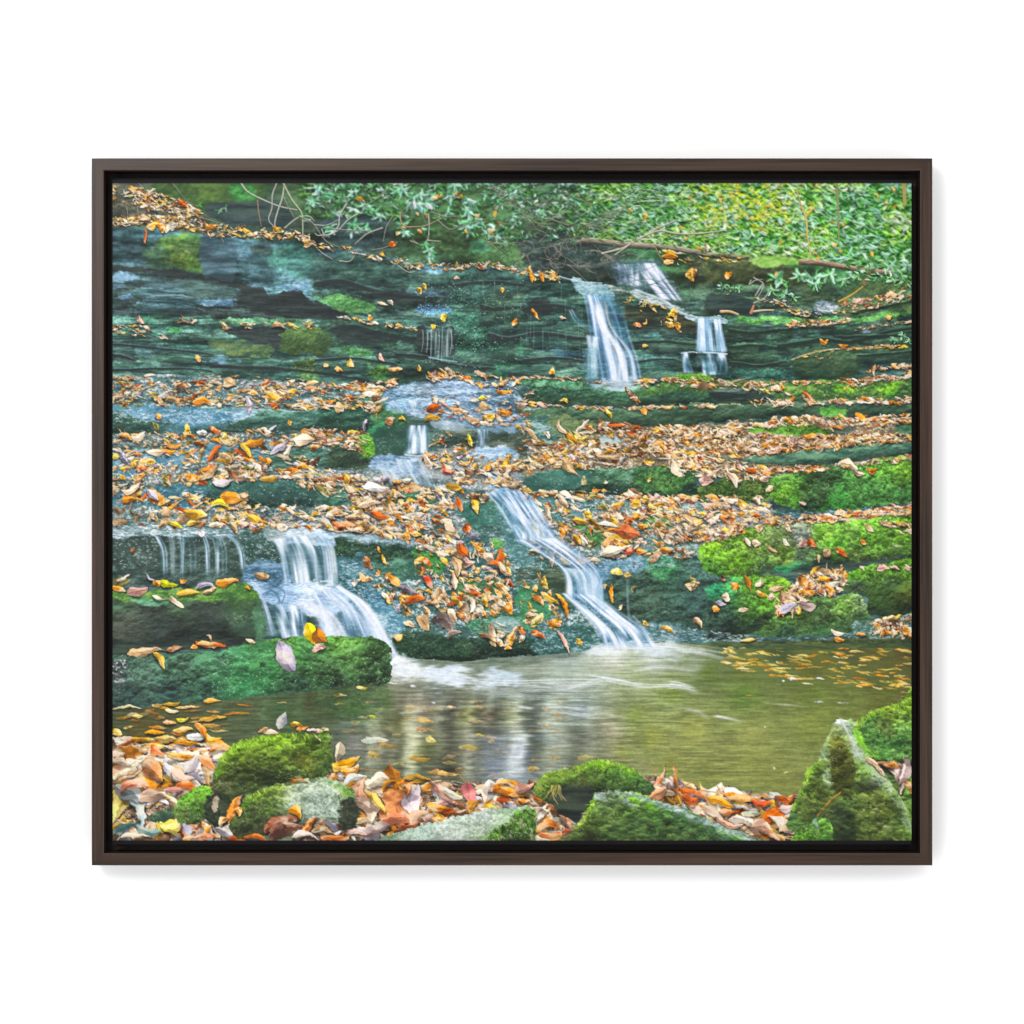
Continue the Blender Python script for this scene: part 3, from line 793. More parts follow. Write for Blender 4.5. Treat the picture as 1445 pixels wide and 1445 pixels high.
def paint_features():
    """what stands out on the cliff: hollows, boulders, wet streaks, ledge lines"""
    dk = [(30, 36, 36), (38, 45, 45), (50, 58, 56)]
    R([(332, 416), (352, 407), (372, 404), (378, 416), (394, 414), (408, 408), (424, 410), (434, 424), (446, 432), (448, 448), (380, 444), (336, 430)], dk, 'rock', 1.6, .9, .92)
    L([(159, 374), (205, 377), (215, 379), (250, 381), (300, 390), (340, 400), (352, 402), (378, 404)], [(159, 382), (205, 385), (215, 384), (250, 394), (300, 401), (340, 410), (352, 413), (378, 418)], dk, 'rock', ((0, .9), (1, 1.15)), 1.2, .92)
    R([(250, 394), (330, 404), (334, 420), (300, 424), (252, 408)], [(46, 62, 60), (62, 82, 78), (84, 108, 104)], 'rock', 2, 3, .6)
    for p in ([(282, 424), (330, 425), (336, 429), (286, 430)], [(160, 385), (190, 387), (194, 393), (160, 395)], [(318, 350), (345, 352), (350, 356), (330, 356)], [(345, 400), (380, 402), (440, 402), (440, 408), (380, 407)], [(285, 504), (318, 505), (344, 509), (334, 513), (290, 511)]):
        R(p, [(84, 116, 138), (116, 152, 178), (170, 200, 220)], 'wet', 1.6, 1.4, .8)
    # right edge of the bright moss is a sharp corner of the slab
    R([(284, 334), (330, 338), (330, 396), (300, 391), (287, 388)], [(44, 60, 66), (62, 82, 90), (92, 118, 130)], 'rock', .8, .8, .75)
    # third course: wedge of shade, mossy boulder
    R([(318, 467), (350, 461), (404, 463), (402, 478), (394, 494), (350, 480)], dk, 'rock', 1.6, .9, .92)
    R([(402, 464), (430, 459), (450, 462), (464, 474), (467, 492), (450, 502), (420, 498), (396, 494)], [(44, 62, 42), (64, 86, 52), (96, 118, 70)], 'moss', 2, 1.2, .9, ((0, 1.2), (.5, 1), (1, .7)))
    R([(300, 480), (350, 482), (394, 494), (380, 504), (330, 500), (300, 490)], [(52, 70, 56), (74, 96, 66), (112, 128, 82)], 'moss', 2, 1.6, .75)
    crevice([(159, 500), (175, 503), (190, 508)], 4)
    crevice([(159, 486), (230, 492), (300, 500)], 3, lop=.4)
    crevice([(300, 516), (360, 518), (440, 524), (520, 536)], 5, lop=.3)
    crevice([(159, 522), (240, 520), (300, 524)], 3.4, lop=.4)
    crevice([(446, 400), (480, 398), (520, 408), (560, 416), (600, 420)], 7, lop=.35)
    R([(526, 412), (556, 410), (590, 416), (586, 426), (548, 428)], dk, 'rock', 1.6, 1.2, .8)
    R([(444, 424), (458, 428), (488, 444), (470, 449), (446, 447)], dk, 'rock', 1.6, 1.0, .92)
    R([(454, 420), (480, 416), (510, 422), (532, 436), (500, 442), (474, 436)], [(50, 86, 56), (78, 128, 76), (130, 176, 112)], 'moss', 1.6, 1.0, .85, ((0, 1.2), (1, .75)))
    crevice([(470, 464), (500, 462), (540, 472), (600, 480)], 8, lop=.25)
    R([(470, 463), (500, 460), (540, 470), (552, 482), (510, 486), (480, 476)], dk, 'rock', 2, 1.2, .75)
    crevice([(446, 508), (500, 506), (560, 514)], 4, lop=.4)
    crevice([(560, 500), (600, 504), (640, 514), (700, 520)], 4, lop=.4)
    crevice([(640, 402), (690, 398), (740, 402)], 4, lop=.4)
    crevice([(680, 432), (700, 436), (742, 432)], 6, lop=.3)
    crevice([(690, 472), (720, 478), (760, 470), (800, 474), (836, 480)], 5, lop=.5)
    crevice([(740, 508), (790, 504), (836, 512)], 4, lop=.4)
    crevice([(740, 436), (780, 430), (812, 436)], 5, lop=.3)
    R([(748, 426), (768, 420), (776, 442), (754, 448)], dk, 'rock', 2, 1.5, .8)
    R([(588, 466), (602, 464), (600, 496), (590, 494)], dk, 'rock', 1, .8, .9)
    R([(630, 466), (642, 464), (642, 498), (634, 500)], dk, 'rock', 1, .8, .8)
    # between the falls and to the right
    R([(884, 432), (940, 440), (990, 456), (984, 470), (920, 462), (890, 450)], [(28, 34, 30), (40, 46, 38), (64, 68, 52)], 'rock', 2, 1.4, .85)
    for q, w in (([(890, 484), (930, 480), (984, 486)], 5), ([(896, 510), (940, 506), (962, 510)], 4), ([(1030, 466), (1070, 470), (1120, 464), (1180, 462)], 5), ([(1030, 490), (1064, 486), (1110, 492)], 5), ([(1100, 488), (1160, 480), (1200, 484), (1250, 470), (1289, 462)], 6), ([(1120, 512), (1180, 504), (1240, 500), (1289, 496)], 4), ([(1190, 476), (1240, 474), (1289, 468)], 4), ([(1030, 512), (1070, 516), (1110, 510)], 4), ([(1150, 420), (1190, 426)], 3), ([(1205, 442), (1250, 432), (1289, 424)], 5)):
        crevice(q, w, (26, 36, 32), (96, 124, 104), .8, .4)
    R([(1000, 416), (1040, 419), (1070, 432), (1058, 442), (1004, 444)], [(28, 38, 36), (38, 50, 48), (52, 66, 62)], 'rock', 1.6, 1.0, .9)
    R([(1118, 507), (1150, 500), (1200, 496), (1210, 516), (1208, 534), (1130, 534)], [(34, 50, 38), (50, 70, 50), (78, 100, 70)], 'clump', 2, 1.0, .85, ((0, 1.25), (.4, 1), (1, .65)))
    stroke([(1118, 508), (1140, 500), (1170, 494), (1205, 492), (1250, 491)], 1.8, (196, 176, 130), .8, .3)
    # boulder under the log
    R([(1002, 372), (1030, 362), (1062, 362), (1080, 376), (1104, 376), (1130, 374), (1136, 396), (1120, 406), (1060, 404), (1010, 402)], [(34, 44, 32), (54, 64, 42), (86, 94, 62)], 'moss', 2, 1.2, .95, ((0, 1.25), (.4, .95), (1, .6)))
    R([(1056, 364), (1076, 358), (1104, 355), (1128, 364), (1134, 371), (1110, 372), (1092, 378), (1072, 376)], [(92, 132, 60), (132, 176, 88), (186, 214, 150)], 'moss', 1.6, .9, .95)
    R([(1136, 398), (1180, 410), (1190, 428), (1150, 438), (1120, 424)], [(32, 46, 36), (48, 66, 48), (80, 100, 72)], 'clump', 2, 1.4, .8)
    R([(1190, 408), (1240, 396), (1289, 390), (1289, 404), (1220, 418)], [(40, 54, 34), (60, 78, 48), (100, 112, 70)], 'moss', 3, 2, .75)


def paint_middle():
    """leafy ledges"""
    under = [(40, 56, 54), (96, 112, 108), (206, 212, 208)]
    # left side
    L([(159, 531), (230, 530), (300, 532), (350, 536), (444, 540), (560, 546)], [(159, 580), (444, 582), (560, 580)], [(44, 66, 66), (104, 128, 128), (214, 222, 224)], 'grit')
    L([(159, 574), (230, 574), (340, 576), (440, 580), (470, 578), (520, 582)], [(159, 612), (230, 614), (340, 612), (440, 612), (520, 612)], [(42, 66, 58), (64, 96, 84), (104, 142, 128)], 'clump', ((0, 1.2), (.3, 1), (1, .5)), lip=((196, 208, 200), 1.2, .8))
    R([(160, 574), (240, 574), (332, 578), (334, 594), (280, 600), (200, 588), (160, 584)], [(56, 96, 116), (110, 152, 178), (222, 236, 246)], 'speck', 3, 1.6, .9)
    R([(332, 578), (362, 578), (356, 588), (334, 592)], [(110, 140, 160), (160, 190, 208), (226, 238, 246)], 'wet', 2, 2, .85)
    R([(215, 600), (300, 598), (310, 608), (230, 612)], [(50, 84, 96), (84, 124, 138), (160, 190, 200)], 'speck', 3, 2, .6)
    L([(159, 614), (300, 612), (440, 608), (530, 606)], [(159, 690), (300, 690), (440, 690), (530, 690)], under, 'grit')
    R([(160, 640), (280, 630), (330, 624), (350, 640), (300, 652), (220, 660), (160, 668)], [(56, 96, 112), (104, 146, 164), (196, 216, 226)], 'speck', 3, 2, .85)
    R([(300, 628), (372, 630), (372, 646), (330, 650), (300, 644)], [(48, 84, 92), (76, 116, 126), (130, 166, 174)], 'wet', 3, 2, .7)
    L([(380, 642), (410, 636), (444, 632), (480, 640), (530, 630)], [(380, 662), (410, 668), (444, 662), (480, 662), (530, 664)], [(36, 56, 48), (56, 84, 72), (96, 130, 116)], 'clump', ((0, 1.1), (1, .8)))
    L([(220, 684), (280, 682), (310, 680), (360, 678), (444, 680), (490, 690)], [(220, 712), (280, 714), (310, 712), (360, 716), (444, 718), (490, 722)], [(40, 64, 58), (62, 94, 84), (104, 140, 134)], 'speck', ((0, 1.2), (.3, 1), (1, .5)), lip=((190, 206, 206), 1.3, .8))
    R([(160, 690), (230, 686), (290, 690), (280, 722), (230, 726), (160, 722)], [(48, 80, 90), (84, 124, 136), (190, 210, 222)], 'speck', 3, 2, .85)
    L([(159, 716), (300, 716), (440, 716), (560, 690)], [(159, 750), (300, 745), (440, 745), (560, 740)], under, 'grit')
    # middle: streams on stone
    L([(540, 548), (600, 540), (660, 538), (720, 536), (780, 540)], [(540, 580), (600, 590), (660, 610), (720, 620), (780, 640)], [(50, 72, 82), (92, 116, 132), (176, 194, 210)], 'wet')
    L([(444, 562), (520, 560), (552, 572), (575, 582)], [(444, 612), (520, 612), (552, 610), (575, 606)], [(36, 60, 50), (56, 90, 74), (90, 132, 110)], 'clump', ((0, 1.2), (.35, .95), (1, .52)))
    R([(519, 584), (545, 580), (572, 584), (574, 596), (566, 604), (540, 604)], [(40, 70, 48), (62, 100, 66), (100, 144, 96)], 'moss', 2, 1.6, .9)
    R([(518, 604), (545, 600), (548, 612), (530, 618), (518, 614)], [(40, 96, 66), (70, 146, 98), (150, 214, 170)], 'speck', 4, 1.6, .9)
    R([(526, 608), (570, 604), (570, 640), (530, 644), (524, 630)], [(32, 52, 46), (46, 74, 62), (120, 160, 140)], 'speck', 3, 1.5, .85)
    R([(576, 570), (660, 560), (665, 590), (640, 600), (610, 592), (580, 582)], [(80, 102, 120), (126, 148, 170), (190, 204, 220)], 'wet', 3, 2, .8)
    L([(608, 598), (640, 600), (700, 606), (760, 610)], [(608, 640), (640, 642), (700, 640), (760, 644)], [(40, 54, 48), (66, 80, 70), (110, 120, 108)], 'clump', ((0, 1.25), (.3, .9), (1, .8)))
    R([(524, 646), (560, 642), (600, 644), (660, 650), (650, 668), (590, 684), (550, 680), (526, 668)], [(84, 112, 136), (136, 164, 190), (200, 216, 234)], 'wet', 2, 1.4, .95)
    R([(580, 676), (612, 678), (620, 688), (584, 686)], [(60, 100, 130), (92, 134, 164), (140, 176, 200)], 'wet', 2, 1.4, .9)
    R([(600, 640), (700, 634), (730, 640), (740, 690), (690, 696), (640, 690), (596, 680)], [(80, 84, 80), (136, 140, 136), (196, 196, 192)], 'grit', 3, 2, .9)
    R([(664, 634), (724, 636), (724, 650), (690, 652)], [(80, 120, 148), (124, 162, 190), (186, 208, 226)], 'wet', 2, 1.6, .9)
    R([(690, 670), (733, 672), (733, 696), (696, 694)], [(60, 96, 124), (104, 144, 172), (176, 202, 222)], 'wet', 2, 1.4, .9)
    glints([(160, 577), (335, 580)], [(160, 596), (335, 598)], 330, (206, 224, 238), 6, (.2, .8))
    glints([(160, 636), (340, 626)], [(160, 668), (350, 650)], 200, (196, 216, 230), 8, (.15, .7))
    glints([(160, 690), (290, 690)], [(160, 722), (290, 722)], 160, (196, 216, 230), 7, (.15, .7))
    glints([(225, 685), (440, 682)], [(225, 712), (440, 716)], 120, (150, 186, 190), 6, (.15, .6))
    glints([(742, 670), (830, 664)], [(742, 694), (830, 694)], 120, (170, 200, 206), 5, (.15, .6))
    glints([(745, 704), (840, 702)], [(745, 745), (840, 740)], 200, (190, 212, 224), 6, (.2, .7))
    glints([(526, 648), (650, 650)], [(526, 684), (600, 686)], 120, (206, 220, 236), 9, (.2, .7))
    glints([(526, 648), (650, 650)], [(526, 684), (600, 686)], 80, (70, 100, 124), 9, (.2, .6))
    # block on the left of the small fall
    L([(444, 632), (470, 628), (500, 632), (522, 640), (530, 652)], [(444, 664), (470, 662), (500, 662), (522, 664), (530, 662)], [(34, 46, 38), (50, 66, 52), (78, 98, 74)], 'moss', ((0, 1), (1, .85)))
    R([(502, 618), (516, 614), (528, 624), (530, 640), (518, 648), (506, 636)], [(64, 112, 40), (96, 156, 56), (146, 196, 84)], 'moss', 2, 1)
    L([(444, 664), (540, 662), (640, 684), (700, 690)], [(444, 745), (540, 745), (640, 760), (700, 760)], [(44, 58, 56), (104, 118, 116), (210, 212, 210)], 'grit')
    L([(444, 684), (470, 682), (488, 690), (500, 704)], [(444, 714), (470, 716), (488, 716), (500, 712)], [(32, 56, 48), (50, 84, 70), (86, 126, 106)], 'clump', ((0, 1.15), (1, .8)))
    R([(540, 698), (590, 690), (620, 700), (608, 716), (570, 722), (540, 714)], [(36, 68, 52), (58, 104, 78), (100, 152, 124)], 'clump', 3, 2, .9)
    R([(640, 716), (690, 700), (704, 720), (706, 740), (660, 740)], [(40, 76, 66), (66, 110, 96), (130, 170, 160)], 'speck', 3, 2, .9)
    # right side ledges, top to bottom
    L([(733, 536), (780, 533), (830, 538), (880, 546), (960, 540), (1000, 545), (1110, 548)], [(733, 574), (780, 574), (830, 572), (880, 574), (960, 574), (1000, 572), (1110, 572)],
      [(36, 58, 46), (56, 88, 70), (96, 138, 106)], 'clump', ((0, 1.4), (.3, 1.05), (.6, .8), (1, .48)), 2.4)
    R([(738, 536), (780, 532), (828, 538), (812, 548), (770, 546), (740, 546)], [(56, 104, 72), (86, 144, 108), (140, 190, 150)], 'moss', 2, 1.6, .8)
    L([(900, 546), (960, 536), (1000, 534), (1080, 540), (1289, 534)], [(900, 560), (960, 556), (1000, 556), (1080, 566), (1289, 566)], [(44, 70, 40), (72, 104, 58), (116, 150, 84)], 'moss', ((0, 1.1), (1, .85)), 2.4, .85)
    R([(940, 532), (970, 526), (1000, 530), (1010, 540), (960, 540)], [(60, 104, 36), (92, 146, 48), (140, 190, 76)], 'moss', 2, 1.2, .9)
    L([(1000, 548), (1040, 550), (1110, 556)], [(1000, 566), (1040, 566), (1110, 566)], [(32, 42, 38), (46, 60, 54), (90, 106, 104)], 'rock', ((0, 1.1), (1, .85)), 2)
    L([(1100, 543), (1140, 538), (1200, 544), (1289, 536)], [(1100, 560), (1140, 562), (1200, 560), (1289, 556)], [(40, 66, 46), (66, 100, 58), (124, 156, 80)], 'moss', ((0, 1.1), (1, .9)), 2)
    for p in ([(1140, 540), (1162, 538), (1166, 546), (1142, 546)], [(1170, 548), (1206, 550), (1216, 556), (1180, 556)], [(1230, 548), (1262, 540), (1270, 552), (1240, 554)]):
        R(p, [(76, 136, 36), (112, 178, 52), (160, 210, 84)], 'moss', 2, 1.4, .9)
    L([(733, 578), (800, 574), (840, 578), (900, 576), (960, 572), (1020, 570), (1100, 570), (1190, 566), (1289, 570)], [(733, 608), (800, 606), (840, 598), (900, 600), (960, 602), (1020, 594), (1100, 588), (1190, 586), (1289, 588)],
      [(40, 58, 46), (64, 88, 68), (92, 120, 92)], 'clump', ((0, 1.2), (.25, 1.02), (1, .52)), 2, lip=((214, 200, 160), 1.2, .8))
    R([(1160, 576), (1190, 574), (1198, 584), (1190, 594), (1166, 586)], [(56, 100, 44), (84, 142, 62), (120, 176, 90)], 'moss', 2, 1.4, .9)
    L([(733, 600), (790, 590), (830, 600), (870, 604), (1289, 588)], [(733, 690), (790, 690), (830, 676), (870, 680), (1289, 660)], [(60, 60, 46), (126, 112, 90), (214, 196, 170)], 'grit')
    L([(733, 582), (770, 588), (800, 592), (830, 600)], [(733, 628), (770, 626), (800, 618), (830, 614)], [(48, 72, 66), (78, 108, 98), (150, 176, 176)], 'wet', ((0, 1.1), (1, .9)), 3)
    R([(780, 592), (820, 590), (846, 602), (830, 616), (796, 622), (778, 606)], [(60, 76, 50), (86, 102, 68), (120, 132, 94)], 'moss', 3, 2, .9)
    R([(846, 616), (870, 612), (880, 620), (862, 628), (846, 626)], [(130, 150, 150), (160, 178, 176), (190, 200, 196)], 'wet', 2, 1.2, .95)
    R([(790, 640), (850, 630), (880, 640), (840, 650), (800, 648)], [(130, 136, 128), (172, 176, 168), (210, 210, 204)], 'wet', 2, 1.6, .8)
    R([(1060, 600), (1090, 596), (1140, 598), (1176, 606), (1170, 614), (1100, 612), (1062, 608)], [(52, 92, 36), (80, 134, 50), (124, 174, 76)], 'moss', 2, 1.2, .95)
    R([(1180, 602), (1205, 604), (1200, 612), (1174, 612)], [(44, 56, 50), (66, 80, 72), (100, 112, 104)], 'rock', 2, 1.2, .9)
    L([(1250, 600), (1270, 596), (1289, 596)], [(1250, 614), (1270, 616), (1289, 614)], [(36, 58, 46), (54, 82, 62), (84, 116, 84)], 'moss')
    L([(1050, 648), (1090, 642), (1170, 634), (1230, 626), (1289, 624)], [(1050, 656), (1090, 656), (1170, 658), (1230, 648), (1289, 640)], [(38, 60, 50), (60, 90, 74), (100, 132, 106)], 'clump', ((0, 1.2), (.4, 1), (1, .56)), 2, lip=((180, 200, 170), 1.2, .6))
    R([(1012, 650), (1050, 644), (1060, 656), (1030, 660)], [(44, 66, 56), (70, 96, 82), (120, 144, 130)], 'wet', 2, 1.2, .9)
    # dark face in the middle right
    L([(733, 676), (770, 664), (830, 662), (880, 660), (930, 656), (975, 656), (992, 672)], [(733, 700), (770, 700), (830, 698), (880, 698), (930, 702), (975, 702), (992, 694)], [(34, 54, 46), (54, 84, 66), (100, 138, 108)], 'clump', ((0, 1.3), (.25, 1), (1, .5)), 2, lip=((190, 204, 190), 1.2, .7))
    R([(742, 670), (830, 662), (830, 686), (770, 700), (742, 690)], [(40, 72, 66), (66, 104, 96), (160, 196, 194)], 'speck', 3, 2, .7)
    R([(900, 662), (970, 658), (980, 680), (940, 694), (900, 688)], [(36, 66, 34), (58, 98, 52), (104, 148, 80)], 'moss', 3, 2, .8)
    L([(733, 698), (830, 700), (930, 702), (1000, 698), (1090, 704)], [(733, 790), (830, 800), (930, 790), (1000, 770), (1090, 745)], [(46, 66, 60), (106, 124, 118), (210, 216, 214)], 'grit')
    R([(748, 704), (830, 700), (840, 730), (790, 746), (750, 728)], [(44, 80, 78), (82, 122, 122), (184, 206, 212)], 'speck', 3, 2, .9)
    R([(810, 738), (834, 730), (850, 745), (860, 762), (830, 768), (812, 756)], [(40, 72, 40), (62, 104, 56), (100, 146, 82)], 'moss', 3, 1.6, .9)
    R([(910, 726), (940, 718), (950, 740), (930, 750), (912, 744)], [(44, 96, 40), (72, 138, 58), (116, 180, 84)], 'moss', 3, 1.6, .9)
    R([(930, 764), (970, 762), (972, 778), (930, 782)], [(44, 72, 56), (66, 98, 76), (100, 132, 104)], 'moss', 2, 2, .8)
    # moss block, far right
    R([(985, 690), (1000, 680), (1030, 674), (1080, 676), (1094, 690), (1082, 706), (1040, 710), (990, 708)], [(40, 58, 32), (68, 92, 46), (116, 140, 74)], 'moss', 2, .8)
    RI([(1082, 676), (1110, 666), (1160, 660), (1220, 654), (1292, 646), (1292, 708), (1240, 716), (1180, 724), (1130, 722), (1096, 708), (1080, 694)],
       [(1100, 672, (84, 124, 60)), (1160, 675, (60, 86, 56)), (1160, 690, (56, 78, 50)), (1110, 695, (100, 146, 50)), (1180, 706, (70, 146, 66)), (1230, 690, (70, 118, 62)), (1240, 660, (90, 140, 56)), (1280, 665, (104, 150, 54)), (1275, 700, (60, 104, 56)), (1140, 715, (48, 84, 60)), (1120, 705, (90, 150, 60))],
       'moss', .62, 2.5, 1.0, light=((0, 1.1), (.4, .95), (1, .85)))
    L([(1090, 716), (1130, 720), (1180, 722), (1292, 708)], [(1090, 742), (1130, 742), (1180, 736), (1292, 728)], [(36, 58, 56), (56, 84, 84), (150, 180, 190)], 'wet', ((0, .85), (1, 1)), 2)
    L([(1000, 704), (1040, 706), (1092, 712)], [(1000, 760), (1040, 752), (1092, 742)], [(90, 96, 96), (150, 152, 150), (220, 214, 206)], 'grit')
    L([(1090, 738), (1200, 728), (1292, 712)], [(1090, 746), (1200, 740), (1292, 730)], [(90, 76, 60), (150, 124, 100), (210, 180, 154)], 'grit')


def paint_lower():
    # left shelf behind the veil of water
    L([(159, 735), (250, 728), (330, 738), (400, 740), (480, 742)], [(159, 760), (250, 758), (330, 760), (400, 764), (480, 764)], [(60, 80, 74), (108, 128, 124), (206, 218, 224)], 'wet')
    L([(159, 760), (220, 755), (340, 756), (400, 764)], [(159, 830), (220, 830), (340, 830), (400, 830)], [(34, 48, 44), (54, 70, 64), (90, 110, 104)], 'clump', ((0, .85), (.4, 1), (1, .9)))
    R([(162, 762), (220, 758), (226, 800), (180, 812), (162, 800)], [(38, 50, 46), (58, 72, 66), (180, 196, 190)], 'speck', 3, 1.5, .8)
    R([(338, 752), (390, 750), (394, 790), (350, 796), (340, 780)], [(34, 54, 50), (54, 78, 72), (200, 216, 214)], 'speck', 3, 1.5, .85)
    R([(345, 800), (400, 796), (404, 826), (380, 834), (345, 824)], [(50, 74, 92), (78, 108, 130), (130, 160, 184)], 'wet', 3, 2, .9)
    # slope of litter in the middle
    L([(470, 762), (520, 762), (580, 772), (690, 740), (760, 780), (830, 830), (880, 905)], [(470, 900), (520, 930), (580, 934), (690, 930), (760, 928), (830, 918), (880, 912)], [(36, 58, 52), (72, 98, 94), (190, 208, 212)], 'grit')
    L([(464, 752), (520, 756), (560, 764), (590, 772), (596, 780)], [(464, 790), (520, 794), (560, 790), (590, 788), (596, 784)], [(34, 54, 44), (52, 80, 62), (84, 116, 90)], 'moss', ((0, 1.05), (1, .8)), lip=((190, 206, 210), 1.3, .5))
    R([(466, 745), (520, 744), (580, 758), (592, 772), (540, 768), (470, 758)], [(90, 118, 130), (140, 164, 178), (206, 218, 228)], 'wet', 2, 1.6, .8)
    R([(478, 790), (530, 792), (530, 830), (510, 850), (486, 830)], [(40, 72, 78), (76, 116, 124), (196, 216, 226)], 'speck', 3, 2, .9)
    R([(510, 830), (560, 850), (570, 890), (556, 900), (530, 870)], [(50, 88, 104), (96, 140, 158), (220, 232, 240)], 'speck', 3, 2, .9)
    R([(586, 776), (620, 772), (630, 800), (616, 810), (592, 800)], [(44, 92, 48), (74, 138, 70), (150, 200, 120)], 'speck', 3, 1.6, .95)
    R([(530, 792), (600, 796), (590, 810), (540, 816)], [(38, 64, 50), (58, 92, 74), (96, 140, 116)], 'moss', 3, 2, .9)
    R([(640, 820), (700, 818), (720, 840), (660, 848)], [(44, 72, 44), (64, 98, 60), (96, 136, 88)], 'moss', 3, 2, .8)
    R([(690, 764), (706, 758), (712, 772), (700, 778)], [(56, 104, 48), (84, 142, 64), (130, 186, 96)], 'moss', 3, 1.4, .9)
    R([(660, 870), (700, 856), (733, 868), (733, 900), (700, 906), (664, 890)], [(40, 76, 54), (66, 112, 82), (150, 196, 168)], 'speck', 3, 1.6, .9)
    R([(700, 866), (733, 876), (733, 900), (704, 884)], [(110, 130, 136), (150, 168, 172), (200, 210, 214)], 'wet', 2, 2, .7)
    R([(700, 700), (733, 720), (745, 760), (760, 790), (740, 800), (714, 770)], [(44, 78, 76), (78, 116, 116), (190, 210, 216)], 'speck', 3, 2, .8)
    L([(548, 906), (600, 898), (650, 904), (700, 896), (760, 894), (820, 900)], [(548, 924), (600, 930), (650, 934), (700, 928), (760, 926), (820, 920)], [(30, 46, 38), (46, 66, 54), (78, 102, 84)], 'moss', ((0, 1.1), (1, .5)), 2)
    R([(556, 896), (590, 890), (640, 900), (664, 906), (660, 924), (580, 928), (556, 916)], [(30, 46, 36), (44, 66, 50), (76, 104, 78)], 'moss', 2, 1.2, .9)
    R([(750, 890), (820, 884), (850, 900), (840, 918), (760, 922)], [(36, 66, 60), (62, 98, 94), (180, 206, 212)], 'speck', 2, 1.4, .9)
    R([(733, 806), (770, 804), (800, 830), (806, 850), (770, 856), (740, 840)], [(40, 56, 46), (60, 80, 66), (96, 118, 98)], 'clump', 3, 1.5, .9)
    R([(733, 830), (760, 840), (780, 866), (750, 886), (733, 880)], [(44, 92, 60), (72, 130, 92), (160, 206, 176)], 'speck', 3, 1.6, .9)
    R([(770, 806), (806, 804), (810, 838), (780, 836)], [(40, 52, 40), (58, 70, 54), (84, 98, 80)], 'rock', 2, 1.4, .9)
    # rock face right of the middle fall
    RI([(846, 792), (900, 786), (960, 780), (1010, 790), (1060, 812), (1100, 860), (1064, 905), (1010, 908), (930, 906), (890, 888), (860, 860), (848, 830)],
       [(860, 800, (70, 96, 92)), (900, 800, (56, 76, 66)), (940, 800, (52, 92, 64)), (980, 800, (60, 84, 76)), (870, 840, (50, 68, 58)), (920, 850, (56, 74, 62)), (930, 880, (60, 84, 74)), (980, 850, (50, 72, 66)), (960, 900, (50, 70, 60)), (1010, 870, (48, 66, 64)), (1050, 890, (44, 70, 62)), (1000, 895, (54, 80, 70))],
       'clump', .6, 2.4, 2, light=((0, 1.1), (.5, .95), (1, .8)))
    R([(846, 790), (920, 784), (950, 782), (950, 796), (880, 806), (848, 812)], [(60, 94, 110), (106, 142, 164), (206, 222, 236)], 'speck', 3, 2, .8)
    R([(910, 786), (940, 782), (955, 800), (940, 820), (920, 814)], [(34, 74, 50), (54, 108, 70), (96, 156, 108)], 'moss', 3, 2, .85)
    R([(915, 880), (960, 884), (1010, 892), (1060, 898), (1060, 906), (930, 906)], [(60, 92, 96), (104, 140, 146), (220, 232, 240)], 'speck', 2, 1.4, .75)
    L([(930, 762), (970, 764), (1000, 768)], [(930, 784), (970, 786), (1000, 790)], [(60, 84, 72), (90, 116, 104), (180, 196, 196)], 'wet')
    # the big bright moss rocks on the right
    RI([(990, 770), (1010, 758), (1050, 744), (1110, 738), (1180, 734), (1240, 730), (1292, 722), (1292, 786), (1240, 792), (1200, 794), (1150, 800), (1080, 808), (1060, 816), (1010, 812), (990, 800)],
       [(1010, 775, (112, 164, 48)), (1040, 790, (100, 152, 44)), (1060, 765, (128, 170, 66)), (1090, 752, (140, 164, 104)), (1110, 780, (118, 152, 62)), (1080, 806, (56, 84, 56)), (1125, 756, (130, 136, 124)), (1135, 752, (124, 130, 120)), (1130, 785, (62, 80, 60)), (1160, 752, (120, 176, 62)), (1180, 770, (110, 180, 64)), (1230, 755, (104, 162, 58)), (1280, 745, (110, 160, 52)), (1210, 788, (74, 96, 52)), (1170, 790, (64, 84, 58)), (1270, 780, (70, 106, 50)), (1010, 805, (60, 104, 44))],
       'moss', .62, 2.2, 1.0, light=((0, 1.12), (.5, 1), (1, .52)))
    L([(1068, 804), (1120, 796), (1160, 790), (1200, 792), (1292, 782)], [(1068, 816), (1120, 812), (1160, 824), (1200, 806), (1292, 798)], [(36, 48, 42), (50, 66, 56), (74, 92, 78)], 'rock', ((0, .85), (1, 1)), 2)
    R([(1090, 802), (1130, 796), (1150, 792), (1120, 802), (1110, 812), (1096, 808)], [(40, 110, 66), (70, 160, 98), (120, 206, 150)], 'speck', 3, .8, .9)
    RI([(1188, 812), (1220, 800), (1260, 794), (1292, 790), (1292, 866), (1230, 866), (1222, 840), (1200, 834), (1180, 826)],
       [(1210, 808, (92, 150, 46)), (1260, 800, (96, 152, 48)), (1285, 796, (96, 150, 50)), (1210, 826, (56, 70, 52)), (1260, 822, (54, 76, 46)), (1240, 850, (54, 76, 40)), (1280, 840, (84, 96, 48)), (1280, 862, (50, 66, 42)), (1240, 866, (40, 56, 40))],
       'moss', .55, 2, .9, light=((0, 1.15), (.3, .9), (1, .52)))
    RI([(1000, 826), (1030, 818), (1070, 816), (1110, 820), (1125, 830), (1100, 856), (1080, 880), (1060, 898), (1000, 902), (996, 850)],
       [(1010, 832, (44, 110, 76)), (1030, 828, (60, 120, 70)), (1060, 826, (96, 146, 52)), (1100, 826, (110, 154, 56)), (1080, 850, (92, 144, 50)), (1060, 860, (72, 116, 50)), (1010, 860, (56, 72, 64)), (1030, 880, (48, 66, 58)), (1010, 895, (52, 72, 66)), (1060, 885, (50, 74, 50))],
       'moss', .6, 2.4, 2.2, light=((0, 1.08), (.5, .95), (1, .52)))
